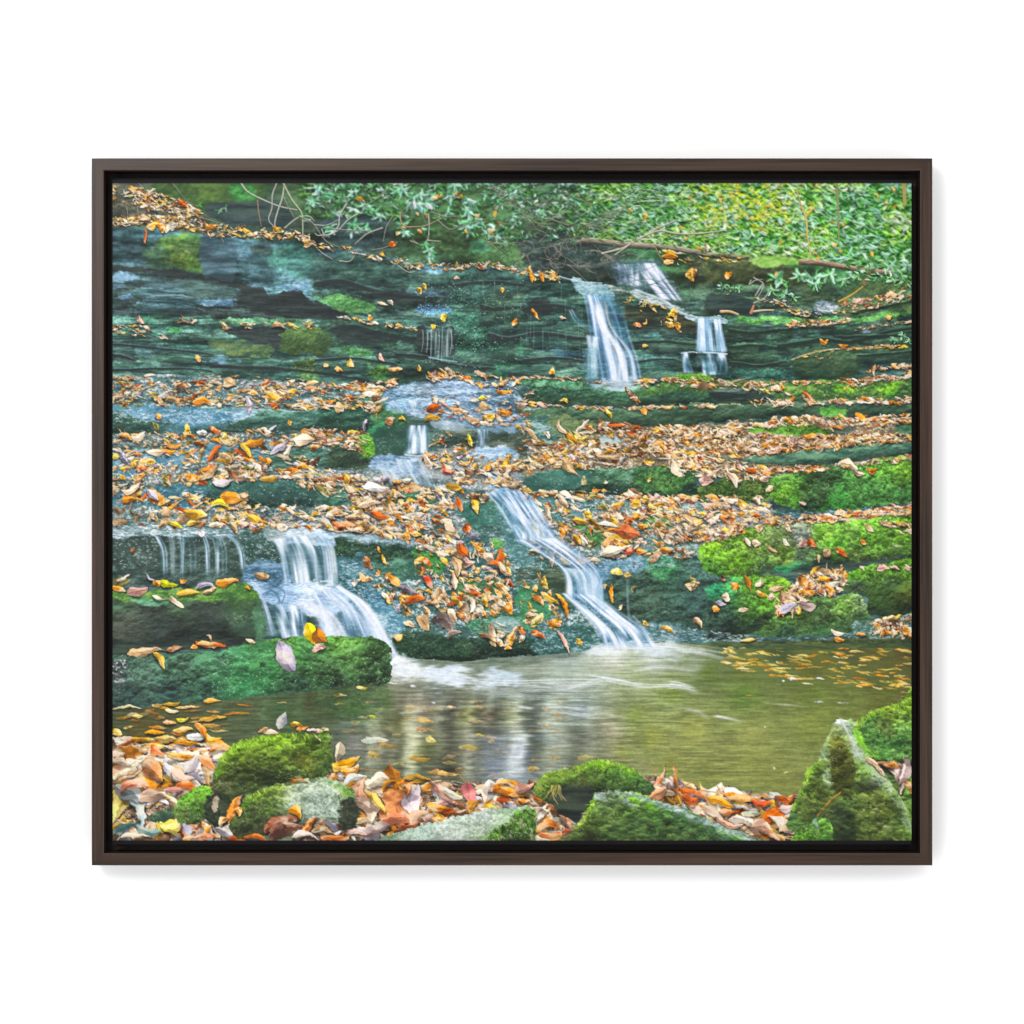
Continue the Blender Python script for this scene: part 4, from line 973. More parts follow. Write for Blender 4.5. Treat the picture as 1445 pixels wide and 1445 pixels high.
    RI([(1050, 902), (1080, 874), (1100, 850), (1140, 842), (1180, 842), (1200, 836), (1215, 840), (1223, 856), (1226, 880), (1200, 896), (1150, 902), (1100, 905)],
       [(1085, 880, (70, 98, 52)), (1100, 860, (90, 132, 52)), (1130, 866, (74, 98, 50)), (1160, 870, (66, 86, 56)), (1200, 848, (108, 140, 76)), (1190, 856, (98, 136, 62)), (1215, 850, (112, 134, 96)), (1216, 880, (42, 64, 42)), (1190, 880, (60, 84, 52)), (1110, 895, (56, 84, 64)), (1160, 895, (60, 96, 60)), (1060, 898, (56, 80, 56))],
       'moss', .55, 1.6, .9, light=((0, 1.1), (.4, .95), (1, .65)))
    R([(1036, 892), (1060, 884), (1084, 862), (1090, 866), (1070, 888), (1050, 900), (1034, 902)], [(22, 32, 24), (34, 48, 34), (46, 62, 46)], 'rock', 1.4, 1.2, .92)
    R([(1203, 876), (1224, 870), (1228, 884), (1208, 890)], [(30, 46, 30), (40, 60, 38), (52, 74, 46)], 'rock', 2, 2, .8)
    L([(1190, 880), (1230, 874), (1292, 866)], [(1190, 910), (1230, 910), (1292, 908)], [(46, 72, 62), (80, 108, 96), (150, 174, 170)], 'grit')
    L([(1050, 898), (1130, 900), (1200, 896), (1240, 890)], [(1050, 912), (1130, 912), (1200, 910), (1240, 908)], [(40, 62, 56), (66, 92, 84), (190, 208, 214)], 'speck', ((0, 1), (1, .56)), 2)


def paint_moss_strands():
    G1 = [(140, 194, 60), (112, 170, 48), (170, 208, 90), (76, 120, 44), (96, 150, 50)]
    G2 = [(80, 146, 60), (100, 166, 64), (60, 108, 50), (124, 186, 84), (48, 84, 44)]
    mossfill([(992, 770), (1012, 760), (1050, 746), (1100, 740), (1122, 760), (1110, 790), (1066, 810), (1012, 810), (992, 796)], 1500, 4.5, G1, 1.3, 1.1, .55)
    mossfill([(1136, 742), (1180, 738), (1240, 732), (1288, 726), (1288, 784), (1240, 790), (1170, 790), (1150, 776)], 1500, 4.5, G1, 1.3, 1.1, .5)
    mossfill([(1190, 812), (1220, 802), (1286, 792), (1286, 816), (1230, 820)], 420, 4.5, G1, 1.3, .9, .55)
    mossfill([(1044, 822), (1108, 822), (1122, 832), (1090, 868), (1050, 866)], 620, 4.5, G1, 1.3, 1.0, .5)
    mossfill([(1096, 862), (1180, 846), (1214, 842), (1220, 870), (1160, 880), (1090, 892)], 560, 4, [(90, 120, 56), (66, 96, 46), (112, 140, 70), (48, 70, 40)], 1.3, 1.0, .45)
    mossfill([(1090, 680), (1180, 662), (1288, 650), (1288, 706), (1180, 720), (1120, 716)], 1500, 4.5, G2, 1.3, 1.0, .5)
    mossfill([(988, 692), (1030, 678), (1084, 680), (1080, 704), (1000, 706)], 420, 4, [(96, 120, 60), (66, 92, 46), (120, 146, 72), (44, 62, 36)], 1.3, 1.0, .5)
    mossfill([(940, 532), (1000, 530), (1012, 538), (960, 540)], 130, 4, G1, 1.3, 1, .6)
    mossfill([(1142, 540), (1280, 536), (1280, 554), (1150, 560)], 420, 4, G1, 1.3, 1, .5)
    mossfill([(1064, 602), (1090, 598), (1140, 599), (1174, 607), (1168, 613), (1100, 612)], 260, 4, G1, 1.3, 1, .55)
    mossfill([(505, 620), (516, 616), (527, 626), (528, 642), (512, 646)], 110, 4, G1, 1.3, 1, .6)
    mossfill([(740, 538), (780, 534), (826, 540), (800, 572), (740, 570)], 320, 4, [(70, 120, 84), (100, 156, 112), (50, 86, 62)], 1.3, 1, .45)
    mossfill([(900, 662), (970, 658), (980, 690), (900, 692)], 420, 4, [(70, 112, 56), (96, 140, 76), (48, 80, 44)], 1.3, 1, .45)
    mossfill([(588, 778), (622, 774), (630, 804), (592, 800)], 200, 4, [(80, 140, 70), (120, 180, 100), (54, 100, 52)], 1.3, 1, .55)
    mossfill([(470, 762), (590, 770), (588, 786), (470, 786)], 420, 4, [(60, 92, 66), (84, 120, 84), (40, 62, 46)], 1.3, 1, .4)
    mossfill([(556, 900), (650, 904), (760, 896), (760, 922), (600, 930)], 420, 4, [(54, 80, 58), (76, 108, 72), (36, 52, 40)], 1.3, 1, .4)
    mossfill([(860, 800), (960, 790), (1010, 800), (1040, 890), (930, 896), (880, 860)], 900, 4, [(60, 88, 72), (82, 112, 88), (42, 60, 52), (60, 100, 72)], 1.3, 1.2, .35)


def paint_slope_glints():
    glints([(480, 790), (530, 794)], [(486, 845), (530, 850)], 260, (196, 218, 232), 6, (.2, .75))
    glints([(512, 832), (566, 850)], [(556, 900), (566, 905)], 160, (206, 224, 238), 6, (.2, .8))
    glints([(690, 700), (760, 780)], [(700, 800), (760, 830)], 200, (186, 210, 220), 6, (.15, .65))
    glints([(750, 888), (850, 890)], [(750, 920), (850, 916)], 200, (196, 216, 228), 6, (.15, .7))
    glints([(848, 788), (955, 782)], [(848, 812), (950, 800)], 200, (200, 220, 234), 6, (.2, .75))
    glints([(915, 880), (1060, 896)], [(930, 906), (1060, 906)], 160, (210, 226, 238), 8, (.2, .75))
    glints([(664, 856), (733, 866)], [(664, 892), (733, 900)], 150, (160, 200, 186), 6, (.15, .65))
    glints([(1060, 900), (1240, 898)], [(1060, 910), (1240, 906)], 90, (206, 222, 230), 9, (.15, .6))
    glints([(162, 760), (225, 758)], [(162, 806), (225, 800)], 120, (170, 196, 190), 5, (.15, .6))
    glints([(338, 754), (394, 752)], [(345, 794), (394, 790)], 120, (190, 212, 212), 5, (.15, .65))


def paint_blocks():
    """the two dark blocks in front of the left fall"""
    RI([(156, 836), (200, 846), (250, 842), (310, 832), (345, 826), (358, 832), (366, 850), (372, 900), (330, 908), (250, 914), (156, 922)],
       [(170, 850, (64, 86, 66)), (250, 852, (62, 80, 60)), (220, 858, (50, 56, 50)), (300, 862, (48, 56, 50)), (180, 880, (62, 68, 60)), (165, 890, (72, 76, 66)), (230, 885, (46, 54, 50)), (300, 885, (42, 50, 46)), (350, 880, (48, 66, 52)), (362, 895, (60, 88, 66)), (250, 905, (34, 40, 38)), (340, 846, (72, 110, 52)), (320, 900, (32, 38, 36))],
       'clump', .45, 1.8, .8, light=((0, 1.15), (.3, .92), (1, .62)))
    R([(156, 832), (190, 836), (240, 830), (300, 826), (340, 822), (358, 830), (362, 846), (330, 846), (280, 850), (230, 848), (190, 850), (156, 844)], [(48, 78, 44), (78, 114, 56), (124, 156, 84)], 'moss', 2, 1, .95)
    R([(180, 844), (230, 848), (236, 854), (206, 856)], [(60, 104, 80), (84, 136, 104), (120, 166, 134)], 'moss', 2, 1.2, .85)
    R([(315, 852), (364, 850), (372, 900), (340, 900), (320, 880)], [(38, 50, 44), (56, 74, 60), (150, 186, 150)], 'speck', 4, 2, .55)
    R([(355, 862), (366, 856), (374, 894), (362, 900)], [(56, 86, 66), (84, 124, 94), (160, 204, 170)], 'speck', 3, 1.4, .8)
    L([(156, 902), (230, 905), (320, 902), (370, 900)], [(156, 926), (230, 922), (320, 914), (370, 908)], [(32, 40, 36), (42, 52, 46), (60, 72, 62)], 'rock', ((0, .9), (1, 1)))
    RI([(156, 934), (200, 926), (260, 924), (320, 916), (360, 906), (420, 900), (470, 898), (520, 898), (546, 908), (553, 926), (553, 950), (546, 966), (500, 966), (440, 974), (380, 982), (300, 988), (230, 994), (156, 999)],
       [(165, 960, (58, 72, 66)), (200, 945, (62, 82, 70)), (250, 940, (56, 78, 62)), (310, 930, (54, 84, 62)), (340, 945, (54, 96, 62)), (370, 925, (64, 104, 56)), (370, 950, (50, 90, 56)), (400, 910, (70, 106, 52)), (430, 930, (50, 82, 48)), (300, 970, (48, 72, 60)), (240, 975, (42, 60, 54)), (180, 985, (46, 62, 58)), (350, 970, (54, 110, 74)), (420, 965, (44, 66, 50)), (480, 905, (84, 122, 60)), (500, 930, (62, 90, 50)), (530, 945, (46, 66, 44)), (540, 960, (40, 56, 42)), (460, 950, (50, 74, 46)), (470, 965, (40, 58, 42))],
       'moss', .62, 1.8, .7, light=((0, 1.15), (.35, .95), (1, .68)))
    R([(305, 950), (350, 944), (380, 930), (390, 950), (384, 976), (330, 984), (306, 976)], [(36, 76, 46), (58, 110, 66), (150, 206, 160)], 'speck', 5, 3, .45)
    R([(330, 915), (380, 908), (398, 924), (360, 940), (336, 936)], [(44, 86, 60), (68, 124, 86), (160, 216, 176)], 'speck', 5, 3, .55)
    # grains of light on the wet moss
    for _ in range(420):
        x, y = rng.uniform(300, 552), 0
        t, b = np.interp(x, [300, 400, 470, 552], [930, 908, 902, 916]), np.interp(x, [300, 400, 552], [984, 976, 962])
        y = rng.uniform(t, b)
        k = rng.uniform(.25, .8)
        leaf(x, y, rng.uniform(1.6, 3.4), 1.5, rng.uniform(0, 3.1), (150, 196, 130) if x > 420 else (160, 220, 180), op=k, shadow=0, vein=0)
    for _ in range(26):
        leaf(rng.uniform(157, 178), rng.uniform(932, 962), rng.uniform(4, 8), 3, rng.uniform(-1, 1), tuple(np.array((170, 176, 180)) * rng.uniform(.6, 1.15)), shadow=.3)
def paint_falls():
    wl, wh = (58, 112, 166), (216, 228, 252)
    # top right cascade
    R([(866, 374), (884, 370), (928, 371), (938, 388), (950, 402), (964, 424), (940, 428), (910, 410), (872, 398)], [(50, 70, 80), (84, 108, 128), (160, 176, 200)], 'wet', 3, 3, .55)
    fall([(868, 374), (868, 388), (866, 402)], [(904, 372), (906, 390), (908, 406)], .8, 8, .2, (100, 130, 150), (214, 222, 240), seed=2)
    fall([(896, 372), (906, 392), (932, 424)], [(930, 371), (944, 396), (966, 426)], .95, 9, .15, (140, 160, 190), (236, 238, 252), seed=3, bias=.15)
    # dead twigs in front of it
    for p in ([(868, 380), (900, 396), (940, 408)], [(872, 404), (910, 394), (950, 402)], [(880, 374), (892, 400), (930, 412)], [(890, 410), (930, 398), (958, 382)], [(862, 392), (890, 388), (935, 372)], [(900, 374), (916, 392), (946, 410)],
              [(868, 420), (900, 405), (930, 400)], [(850, 372), (866, 400), (868, 424)], [(838, 376), (846, 396), (856, 412)], [(908, 420), (930, 414), (955, 416)]):
        stroke(p, 1.2, (60, 72, 76), .6, .4)
    R([(842, 400), (872, 404), (900, 412), (935, 422), (960, 436), (975, 444), (940, 436), (900, 420), (868, 410)], [(90, 110, 100), (150, 164, 160), (220, 228, 230)], 'wet', 2, 1, .8)
    stroke([(898, 410), (935, 424), (962, 442), (985, 448), (1016, 449)], 3.2, (190, 208, 220), .7, .3)
    # brown tangle hanging beside the lip
    # main fall
    R([(808, 394), (840, 399), (858, 404), (868, 418), (862, 424), (840, 421), (822, 420)], [(78, 112, 120), (118, 152, 160), (170, 198, 206)], 'wet', 1.4, 1, .95)
    stroke([(790, 391), (820, 398), (850, 400)], 2.2, (196, 216, 222), .6, .3)
    fall([(822, 416), (827, 440), (832, 480), (836, 515), (840, 540)], [(868, 414), (882, 444), (892, 478), (903, 510), (909, 541)], .93, 11, .1, wl, wh, seed=5, bias=.1, along=1.2)
    fall([(832, 420), (840, 460), (858, 500), (858, 541)], [(858, 418), (866, 460), (896, 500), (904, 541)], .8, 7, .3, (170, 190, 214), (250, 250, 255), seed=8, bias=.2, fade=(.2, .03))
    fall([(826, 472), (828, 500), (828, 536)], [(846, 476), (845, 500), (846, 538)], .8, 5, .25, (90, 136, 160), (214, 228, 242), seed=9)
    fall([(802, 438), (812, 456), (832, 470)], [(808, 436), (820, 452), (846, 466)], .75, 4, .3, (90, 130, 160), (190, 214, 236), seed=10)
    R([(838, 536), (870, 534), (906, 536), (910, 544), (870, 548), (838, 544)], [(170, 188, 210), (204, 216, 234), (236, 242, 250)], 'wet', 1.5, 2.4, .7)
    R([(826, 496), (842, 492), (842, 540), (826, 538)], [(70, 110, 126), (96, 140, 156), (140, 180, 194)], 'wet', 1.5, 2, .45)
    # second fall
    R([(966, 446), (1000, 448), (1022, 449), (1024, 456), (985, 456)], [(90, 120, 126), (140, 168, 176), (214, 228, 236)], 'wet', 1.5, .9, .9)
    fall([(982, 449), (982, 470), (981, 497)], [(1018, 450), (1023, 475), (1028, 498)], .95, 10, .1, (84, 132, 164), (200, 220, 238), seed=112, bias=.1)
    fall([(984, 449), (984, 470), (983, 497)], [(1002, 449), (1004, 470), (1008, 500)], .85, 6, .15, wl, (220, 232, 246), seed=12)
    fall([(1006, 450), (1009, 475), (1012, 498)], [(1018, 450), (1022, 475), (1026, 498)], .85, 5, .2, wl, (224, 236, 248), seed=13)
    stroke([(984, 498), (1004, 498), (1026, 500)], 2.4, (216, 228, 240), .8, .2)
    fall([(985, 498), (988, 512), (990, 530)], [(1026, 498), (1028, 514), (1029, 530)], .8, 8, .12, (74, 124, 156), (206, 222, 240), seed=14)
    fall([(962, 498), (963, 512), (964, 527)], [(972, 497), (975, 512), (980, 527)], .85, 4, .2, wl, (220, 230, 242), seed=15)
    stroke([(962, 499), (976, 497), (984, 498)], 1.8, (200, 216, 230), .7, .2)
    R([(980, 500), (992, 498), (990, 520), (982, 522)], [(40, 60, 60), (60, 84, 86), (80, 106, 110)], 'rock', 1, 1.4, .7)
    R([(988, 516), (1010, 514), (1006, 526), (992, 526)], [(50, 90, 100), (70, 116, 130), (110, 156, 170)], 'rock', 1, 1.4, .6)
    # small white brook on the right
    R([(1148, 434), (1164, 424), (1184, 428), (1188, 440), (1160, 444)], [(50, 66, 70), (96, 114, 130), (200, 210, 228)], 'wet', 3, 2.4, .7)
    glints([(1152, 432), (1186, 430)], [(1152, 442), (1186, 440)], 40, (226, 232, 246), 8, (.3, .9))
    # dripping threads under the wet shelf
    for x, a, b in ((597, 466, 496), (609, 466, 512), (616, 470, 500), (625, 462, 510), (632, 466, 502), (637, 466, 500), (604, 470, 498), (620, 468, 506)):
        stroke([(x, a), (x + rng.uniform(-1, 1), (a + b) / 2), (x - 1.5, b)], rng.uniform(1, 1.9), (196, 214, 216), .55, .5, shade=0)
    fall([(606, 462), (606, 480), (606, 505)], [(640, 462), (640, 480), (640, 505)], .35, 12, .2, (70, 96, 100), (190, 206, 212), seed=21)
    stroke([(606, 505), (624, 508), (645, 511)], 2, (150, 180, 200), .7, .2)
    # drips left of the main fall
    for _ in range(26):
        x = rng.uniform(740, 826); y = rng.uniform(400, 500)
        stroke([(x, y), (x, y + rng.uniform(12, 30))], 1.0, (150, 178, 172), rng.uniform(.12, .35), .5, False, 0)
    for _ in range(20):
        x = rng.uniform(600, 740); y = rng.uniform(384, 450)
        stroke([(x, y), (x, y + rng.uniform(10, 26))], 1.0, (150, 186, 176), rng.uniform(.1, .28), .5, False, 0)
    # middle: sheet, then small steps
    RI([(534, 552), (560, 544), (600, 541), (668, 540), (672, 552), (660, 566), (640, 576), (600, 574), (550, 574)], [(560, 556, (118, 148, 172)), (600, 550, (134, 150, 166)), (650, 548, (132, 152, 178)), (620, 566, (140, 164, 192)), (560, 570, (120, 152, 176))], 'wet', .55, 4, 2, .85)
    for _ in range(130):
        x, y = rng.uniform(540, 668), rng.uniform(542, 574)
        stroke([(x, y), (x + rng.uniform(3, 8), y + rng.uniform(-3, 3)), (x + rng.uniform(8, 18), y + rng.uniform(-2, 2))], 1.1, (70, 96, 112) if rng.random() < .5 else (196, 210, 226), .5, .5)
    fall([(546, 566), (552, 574), (552, 584)], [(600, 564), (600, 574), (598, 580)], .75, 14, .12, (86, 120, 146), (216, 228, 242), seed=23)
    fall([(576, 600), (572, 620), (568, 642)], [(606, 600), (608, 620), (610, 641)], .92, 9, .1, (84, 126, 156), (226, 236, 250), seed=24, bias=.06)
    stroke([(572, 642), (590, 644), (612, 641)], 2, (214, 226, 238), .7, .2)
    fall([(636, 560), (650, 580), (655, 596)], [(668, 556), (676, 580), (676, 598)], .5, 8, .25, (100, 132, 158), (206, 218, 236), seed=25)
    R([(652, 584), (690, 590), (733, 596), (733, 608), (690, 612), (655, 604)], [(90, 120, 140), (136, 164, 186), (206, 220, 234)], 'speck', 2, 1.6, .75)
    fall([(672, 606), (672, 620), (670, 632)], [(692, 606), (692, 620), (694, 632)], .85, 5, .2, (90, 130, 162), (216, 228, 244), seed=26)
    R([(664, 632), (700, 632), (718, 640), (690, 646), (668, 644)], [(130, 160, 186), (174, 198, 220), (220, 232, 244)], 'wet', 2, 1.6, .85)
    R([(612, 592), (640, 594), (664, 604), (640, 608), (612, 604)], [(110, 130, 140), (160, 176, 186), (220, 228, 234)], 'speck', 2, 1.4, .8)
    fall([(528, 648), (530, 664), (546, 682)], [(600, 648), (610, 664), (620, 688)], .55, 18, .15, (104, 138, 168), (216, 228, 244), seed=27)
    fall([(692, 672), (694, 684), (696, 694)], [(733, 676), (740, 684), (748, 694)], .6, 10, .15, (84, 130, 160), (206, 222, 240), seed=28)

    # left falls over the shelf
    R([(156, 746), (210, 752), (280, 750), (340, 754), (330, 760), (220, 756), (156, 758)], [(60, 84, 92), (120, 146, 158), (226, 236, 244)], 'wet', 1, 1.4, .65)
    glints([(160, 742), (330, 748)], [(160, 757), (330, 757)], 110, (220, 232, 240), 16, (.15, .6))
    R([(180, 738), (250, 732), (330, 746), (330, 752), (260, 750), (190, 750)], [(60, 84, 80), (110, 132, 134), (220, 230, 236)], 'wet', 2, 1, .8)
    for a, b, sd, d in (((217, 756), (229, 818), 41, .8), ((235, 756), (240, 818), 42, .3), ((252, 757), (253, 818), 43, .75), ((262, 757), (268, 818), 44, .4), ((282, 754), (290, 818), 45, .85), ((299, 758), (303, 818), 46, .7), ((306, 760), (313, 816), 47, .6), ((318, 754), (340, 816), 48, .8)):
        w = rng.uniform(9, 13)
        fall([(a[0], a[1]), (a[0] + .75 * (b[0] - a[0]), a[1] + 22), (b[0], b[1])], [(a[0] + w, a[1]), (a[0] + w + .75 * (b[0] - a[0]), a[1] + 22), (b[0] + w * .8, b[1])], d, 5, .3, (70, 112, 136), (214, 230, 244), seed=sd, fade=(.03, .25), bias=-.02)
    RI([(368, 742), (400, 740), (444, 742), (470, 760), (474, 772), (440, 768), (390, 764), (376, 756)], [(384, 750, (140, 156, 156)), (410, 752, (170, 184, 196)), (444, 756, (196, 208, 222)), (464, 764, (160, 182, 206))], 'wet', .35, 2, 1.2, .95)
    fall([(384, 760), (392, 785), (400, 826)], [(456, 752), (474, 778), (480, 830)], .95, 12, .07, (74, 116, 146), (240, 245, 253), seed=50, along=1.1, fade=(.03, .04), bias=-.02)
    fall([(430, 748), (450, 770), (456, 828)], [(462, 752), (476, 780), (482, 832)], .6, 6, .2, (110, 150, 182), (236, 242, 252), seed=51)
    RI([(346, 826), (372, 822), (400, 826), (440, 820), (478, 826), (490, 850), (470, 868), (430, 864), (400, 860), (376, 850), (360, 842)], [(360, 832, (168, 188, 214)), (384, 836, (104, 136, 166)), (410, 846, (150, 176, 208)), (440, 842, (186, 202, 226)), (470, 836, (200, 214, 234)), (430, 858, (196, 210, 232)), (380, 850, (150, 174, 202))], 'wet', .35, 2, 2, .95)
    for p in ([(372, 838), (386, 834), (396, 850)], [(380, 830), (394, 842), (392, 860)], [(388, 826), (402, 836), (398, 852)]):
        stroke(p, 3, (74, 100, 122), .6, .4)
    fall([(350, 826), (366, 850), (378, 900)], [(366, 826), (386, 852), (404, 900)], .7, 5, .25, (90, 130, 166), (214, 226, 244), seed=52)
    fall([(376, 850), (388, 872), (396, 902)], [(436, 856), (436, 880), (438, 904)], .85, 9, .12, (64, 108, 146), (230, 238, 250), seed=53, bias=-.08)
    fall([(438, 836), (446, 862), (448, 906)], [(482, 824), (530, 862), (580, 952)], .97, 16, .08, (104, 146, 194), (236, 242, 254), seed=54, bias=.08, along=2.2)
    fall([(400, 850), (430, 870), (452, 905)], [(506, 846), (540, 872), (570, 930)], .6, 8, .25, (130, 160, 196), (230, 236, 250), seed=55, bias=.1)


def paint_slide():
    wl, wh = (58, 112, 166), (216, 228, 252)
    # long slide to the pool
    fall([(680, 694), (698, 712), (716, 742), (728, 764)], [(746, 692), (762, 714), (782, 742), (800, 766)], 1.0, 15, .1, (84, 132, 178), (226, 235, 254), seed=30, bias=0, along=2.4)
    fall([(722, 740), (730, 752), (730, 764)], [(768, 740), (772, 752), (778, 764)], .75, 9, .15, (84, 130, 156), (236, 242, 252), seed=31)
    fall([(722, 762), (756, 780), (792, 808), (796, 846)], [(796, 758), (834, 788), (856, 812), (864, 848)], 1.0, 17, .12, (84, 130, 176), (232, 239, 254), seed=32, bias=.02, along=2)
    fall([(786, 800), (798, 818), (806, 844)], [(846, 806), (852, 826), (856, 856)], .7, 9, .2, (80, 126, 156), (216, 230, 244), seed=33)
    fall([(788, 836), (814, 862), (838, 890), (848, 915)], [(846, 840), (882, 866), (914, 888), (934, 915)], 1.0, 17, .13, (90, 136, 182), (238, 243, 254), seed=34, bias=.04, along=2)
    fall([(884, 800), (884, 840), (886, 880)], [(890, 800), (890, 840), (893, 880)], .4, 2, .3, (100, 140, 160), (190, 210, 226), seed=35)
    fall([(882, 868), (896, 886), (904, 908)], [(896, 868), (914, 888), (922, 908)], .5, 4, .3, (110, 150, 180), (220, 232, 246), seed=36)
    fall([(836, 838), (838, 850), (836, 862)], [(858, 800), (858, 840), (864, 862)], .5, 5, .3, (70, 120, 150), (170, 200, 224), seed=37)


def paint_pool():
    poly = [(150, 1002), (230, 994), (300, 989), (380, 982), (440, 975), (500, 967), (546, 964), (553, 950), (555, 930), (580, 929), (650, 934), (700, 929), (760, 926), (820, 919), (860, 910), (930, 907), (1000, 908), (1060, 906), (1130, 905), (1200, 902), (1295, 900), (1295, 1200), (150, 1200)]
    pts = [(170, 1010, (70, 78, 62)), (250, 1000, (78, 80, 58)), (330, 1000, (74, 86, 66)), (400, 1000, (60, 82, 60)), (420, 1020, (70, 88, 64)), (200, 1030, (84, 80, 52)), (480, 975, (50, 62, 50)), (500, 1000, (54, 86, 48)), (470, 1000, (58, 76, 54)),
           (440, 990, (64, 72, 52)), (490, 1025, (108, 124, 120)), (545, 990, (86, 104, 76)), (570, 990, (128, 130, 124)), (560, 1020, (106, 112, 86)), (600, 1000, (138, 134, 130)), (620, 975, (118, 130, 130)), (640, 1000, (124, 130, 126)), (660, 1010, (106, 112, 78)),
           (690, 1010, (130, 126, 116)), (720, 1010, (112, 124, 104)), (700, 980, (124, 140, 140)), (760, 985, (134, 150, 152)), (562, 945, (206, 216, 234)), (620, 950, (190, 204, 222)), (700, 960, (164, 182, 196)), (780, 960, (154, 172, 176)),
           (540, 1050, (108, 112, 106)), (500, 1050, (118, 122, 128)), (600, 1060, (98, 108, 82)), (650, 1060, (104, 108, 102)), (640, 1085, (108, 112, 98)), (700, 1050, (150, 166, 190)), (700, 1080, (152, 168, 200)), (735, 1060, (160, 176, 208)), (735, 1090, (140, 154, 176)),
           (770, 1040, (122, 138, 144)), (770, 1070, (104, 114, 106)), (820, 1000, (154, 174, 190)), (820, 960, (158, 174, 176)), (830, 1040, (120, 130, 128)), (860, 1030, (150, 150, 140)), (880, 1060, (118, 128, 82)), (850, 1070, (122, 128, 112)), (900, 1010, (122, 142, 82)),
           (920, 1040, (134, 144, 78)), (980, 1030, (144, 154, 84)), (950, 980, (114, 136, 74)), (900, 960, (146, 162, 134)), (1000, 950, (88, 110, 54)), (950, 1080, (124, 134, 74)), (1000, 1090, (120, 130, 70)), (1060, 1040, (138, 148, 84)), (1060, 1080, (128, 138, 74)),
           (1100, 1100, (118, 128, 68)), (1050, 980, (86, 114, 52)), (1050, 940, (92, 104, 50)), (1150, 940, (84, 90, 40)), (1250, 930, (80, 84, 44)), (1150, 980, (94, 114, 54)), (1250, 980, (84, 94, 44)), (1150, 1020, (114, 130, 64)), (1200, 1000, (98, 114, 58)),
           (620, 932, (98, 112, 102)), (700, 935, (92, 104, 94)), (760, 935, (118, 128, 128)), (800, 930, (128, 144, 154)), (862, 922, (206, 216, 228)), (920, 926, (186, 202, 212)), (980, 935, (130, 146, 130)), (1100, 913, (54, 70, 44)), (1200, 913, (66, 72, 42)), (1280, 912, (72, 66, 40)), (1020, 915, (70, 90, 64))]
    sl, m = polymask(poly, .6, .7, False, .2)
    x, y = XX[sl], YY[sl]
    col = idw(sl, pts, 2.3)
    col = col * (1 - .14 * (1 - sstep(780, 900, x)) * sstep(940, 970, y))[..., None] * np.array([1.03, 1.0, .9])
    col = col * (1 - .1 * np.exp(-((x - 760) / 220) ** 2) * sstep(950, 985, y))[..., None]
    col = col + .17 * (col.mean(2, keepdims=True) - col) * sstep(820, 1000, x)[..., None]
    col = col * (1 - .07 * sstep(820, 1000, x))[..., None]
    rip = uni(fbm(60, 2.4, 3, .7))[sl] * .6 + uni(fbm(22, 3.0, 2, .7))[sl] * .4
    ver = uni(blur(fbm(17, 120, 2, .5), 1))
    _k = np.cumsum(rng.normal(0, 1.6, PH)); _k = (5 * np.sin(_k * .5) + rng.normal(0, 1.6, PH)).astype(int)
    ver = np.stack([np.roll(ver[j], _k[j]) for j in range(PH)])
    ver = blur(ver, 1)[sl]
    zone = np.exp(-((x - 660) / 130) ** 2) * sstep(965, 1000, y) * (1 - sstep(1085, 1110, y))
    col = col * (1 + .5 * zone * (ver - .5) * 2)[..., None]
    col = col + (zone * np.clip(ver - .56, 0, 1) * 170)[..., None] * C(1, .95, .9)
    zl = np.exp(-((x - 360) / 60) ** 2) * (1 - sstep(1000, 1035, y))
    col = col + (zl * np.clip(ver - .5, 0, 1) * 120)[..., None] * C(.5, 1, .75)
    col = col * (1 + .2 * (rip - .5) * 2 * (1 - .45 * sstep(980, 1100, x)))[..., None]
    blue = np.exp(-((x - 800) / 120) ** 2) * sstep(950, 985, y) * (1 - sstep(1030, 1075, y))
    col = col + (blue * np.clip(rip - .5, 0, 1) * 50)[..., None] * C(.9, 1, 1.1)
    put(sl, np.clip(col, 0, 255), m)
    # dark reflection along the foot of the rocks
    L([(555, 928), (650, 934), (760, 926), (830, 918)], [(555, 934), (650, 950), (760, 936), (830, 922)], [(50, 66, 54), (84, 98, 86), (130, 144, 136)], 'wet', ((0, .9), (1, 1)), 1, .55)
    L([(950, 908), (1060, 906), (1130, 905), (1292, 902)], [(950, 912), (1060, 916), (1130, 917), (1292, 914)], [(34, 48, 34), (54, 68, 44), (90, 100, 64)], 'wet', ((0, .9), (1, 1.1)), 1, .8)
    R([(446, 974), (500, 966), (552, 962), (552, 990), (520, 1012), (470, 1010), (446, 1000)], [(40, 54, 40), (56, 74, 48), (78, 104, 62)], 'wet', 2, 4, .6)
    # foam lines
    def foam(p, w, op, col=(232, 238, 244)):
        p = smooth(p, 10)
        for _ in range(int(w * 2.2)):
            k = rng.integers(0, max(len(p) - 12, 1)); n = rng.integers(8, 26)
            q = p[k:k + n] + np.array([0, rng.normal(0, w * .33)])
            if len(q) > 3:
                stroke(q[::3], rng.uniform(.9, 2.0), col, op * rng.uniform(.25, .9), .6, False, 0)
    RI([(556, 930), (570, 936), (620, 944), (700, 950), (770, 958), (700, 966), (620, 966), (575, 960), (556, 952)], [(562, 945, (222, 230, 244)), (640, 952, (206, 218, 234)), (740, 958, (176, 192, 204))], 'wet', .18, 2, 5, .85)
    RI([(800, 922), (850, 912), (900, 908), (960, 914), (1000, 924), (960, 928), (900, 926), (850, 926)], [(860, 918, (222, 230, 240)), (920, 918, (208, 220, 230)), (980, 922, (150, 166, 150))], 'wet', .2, 2, 4, .75)
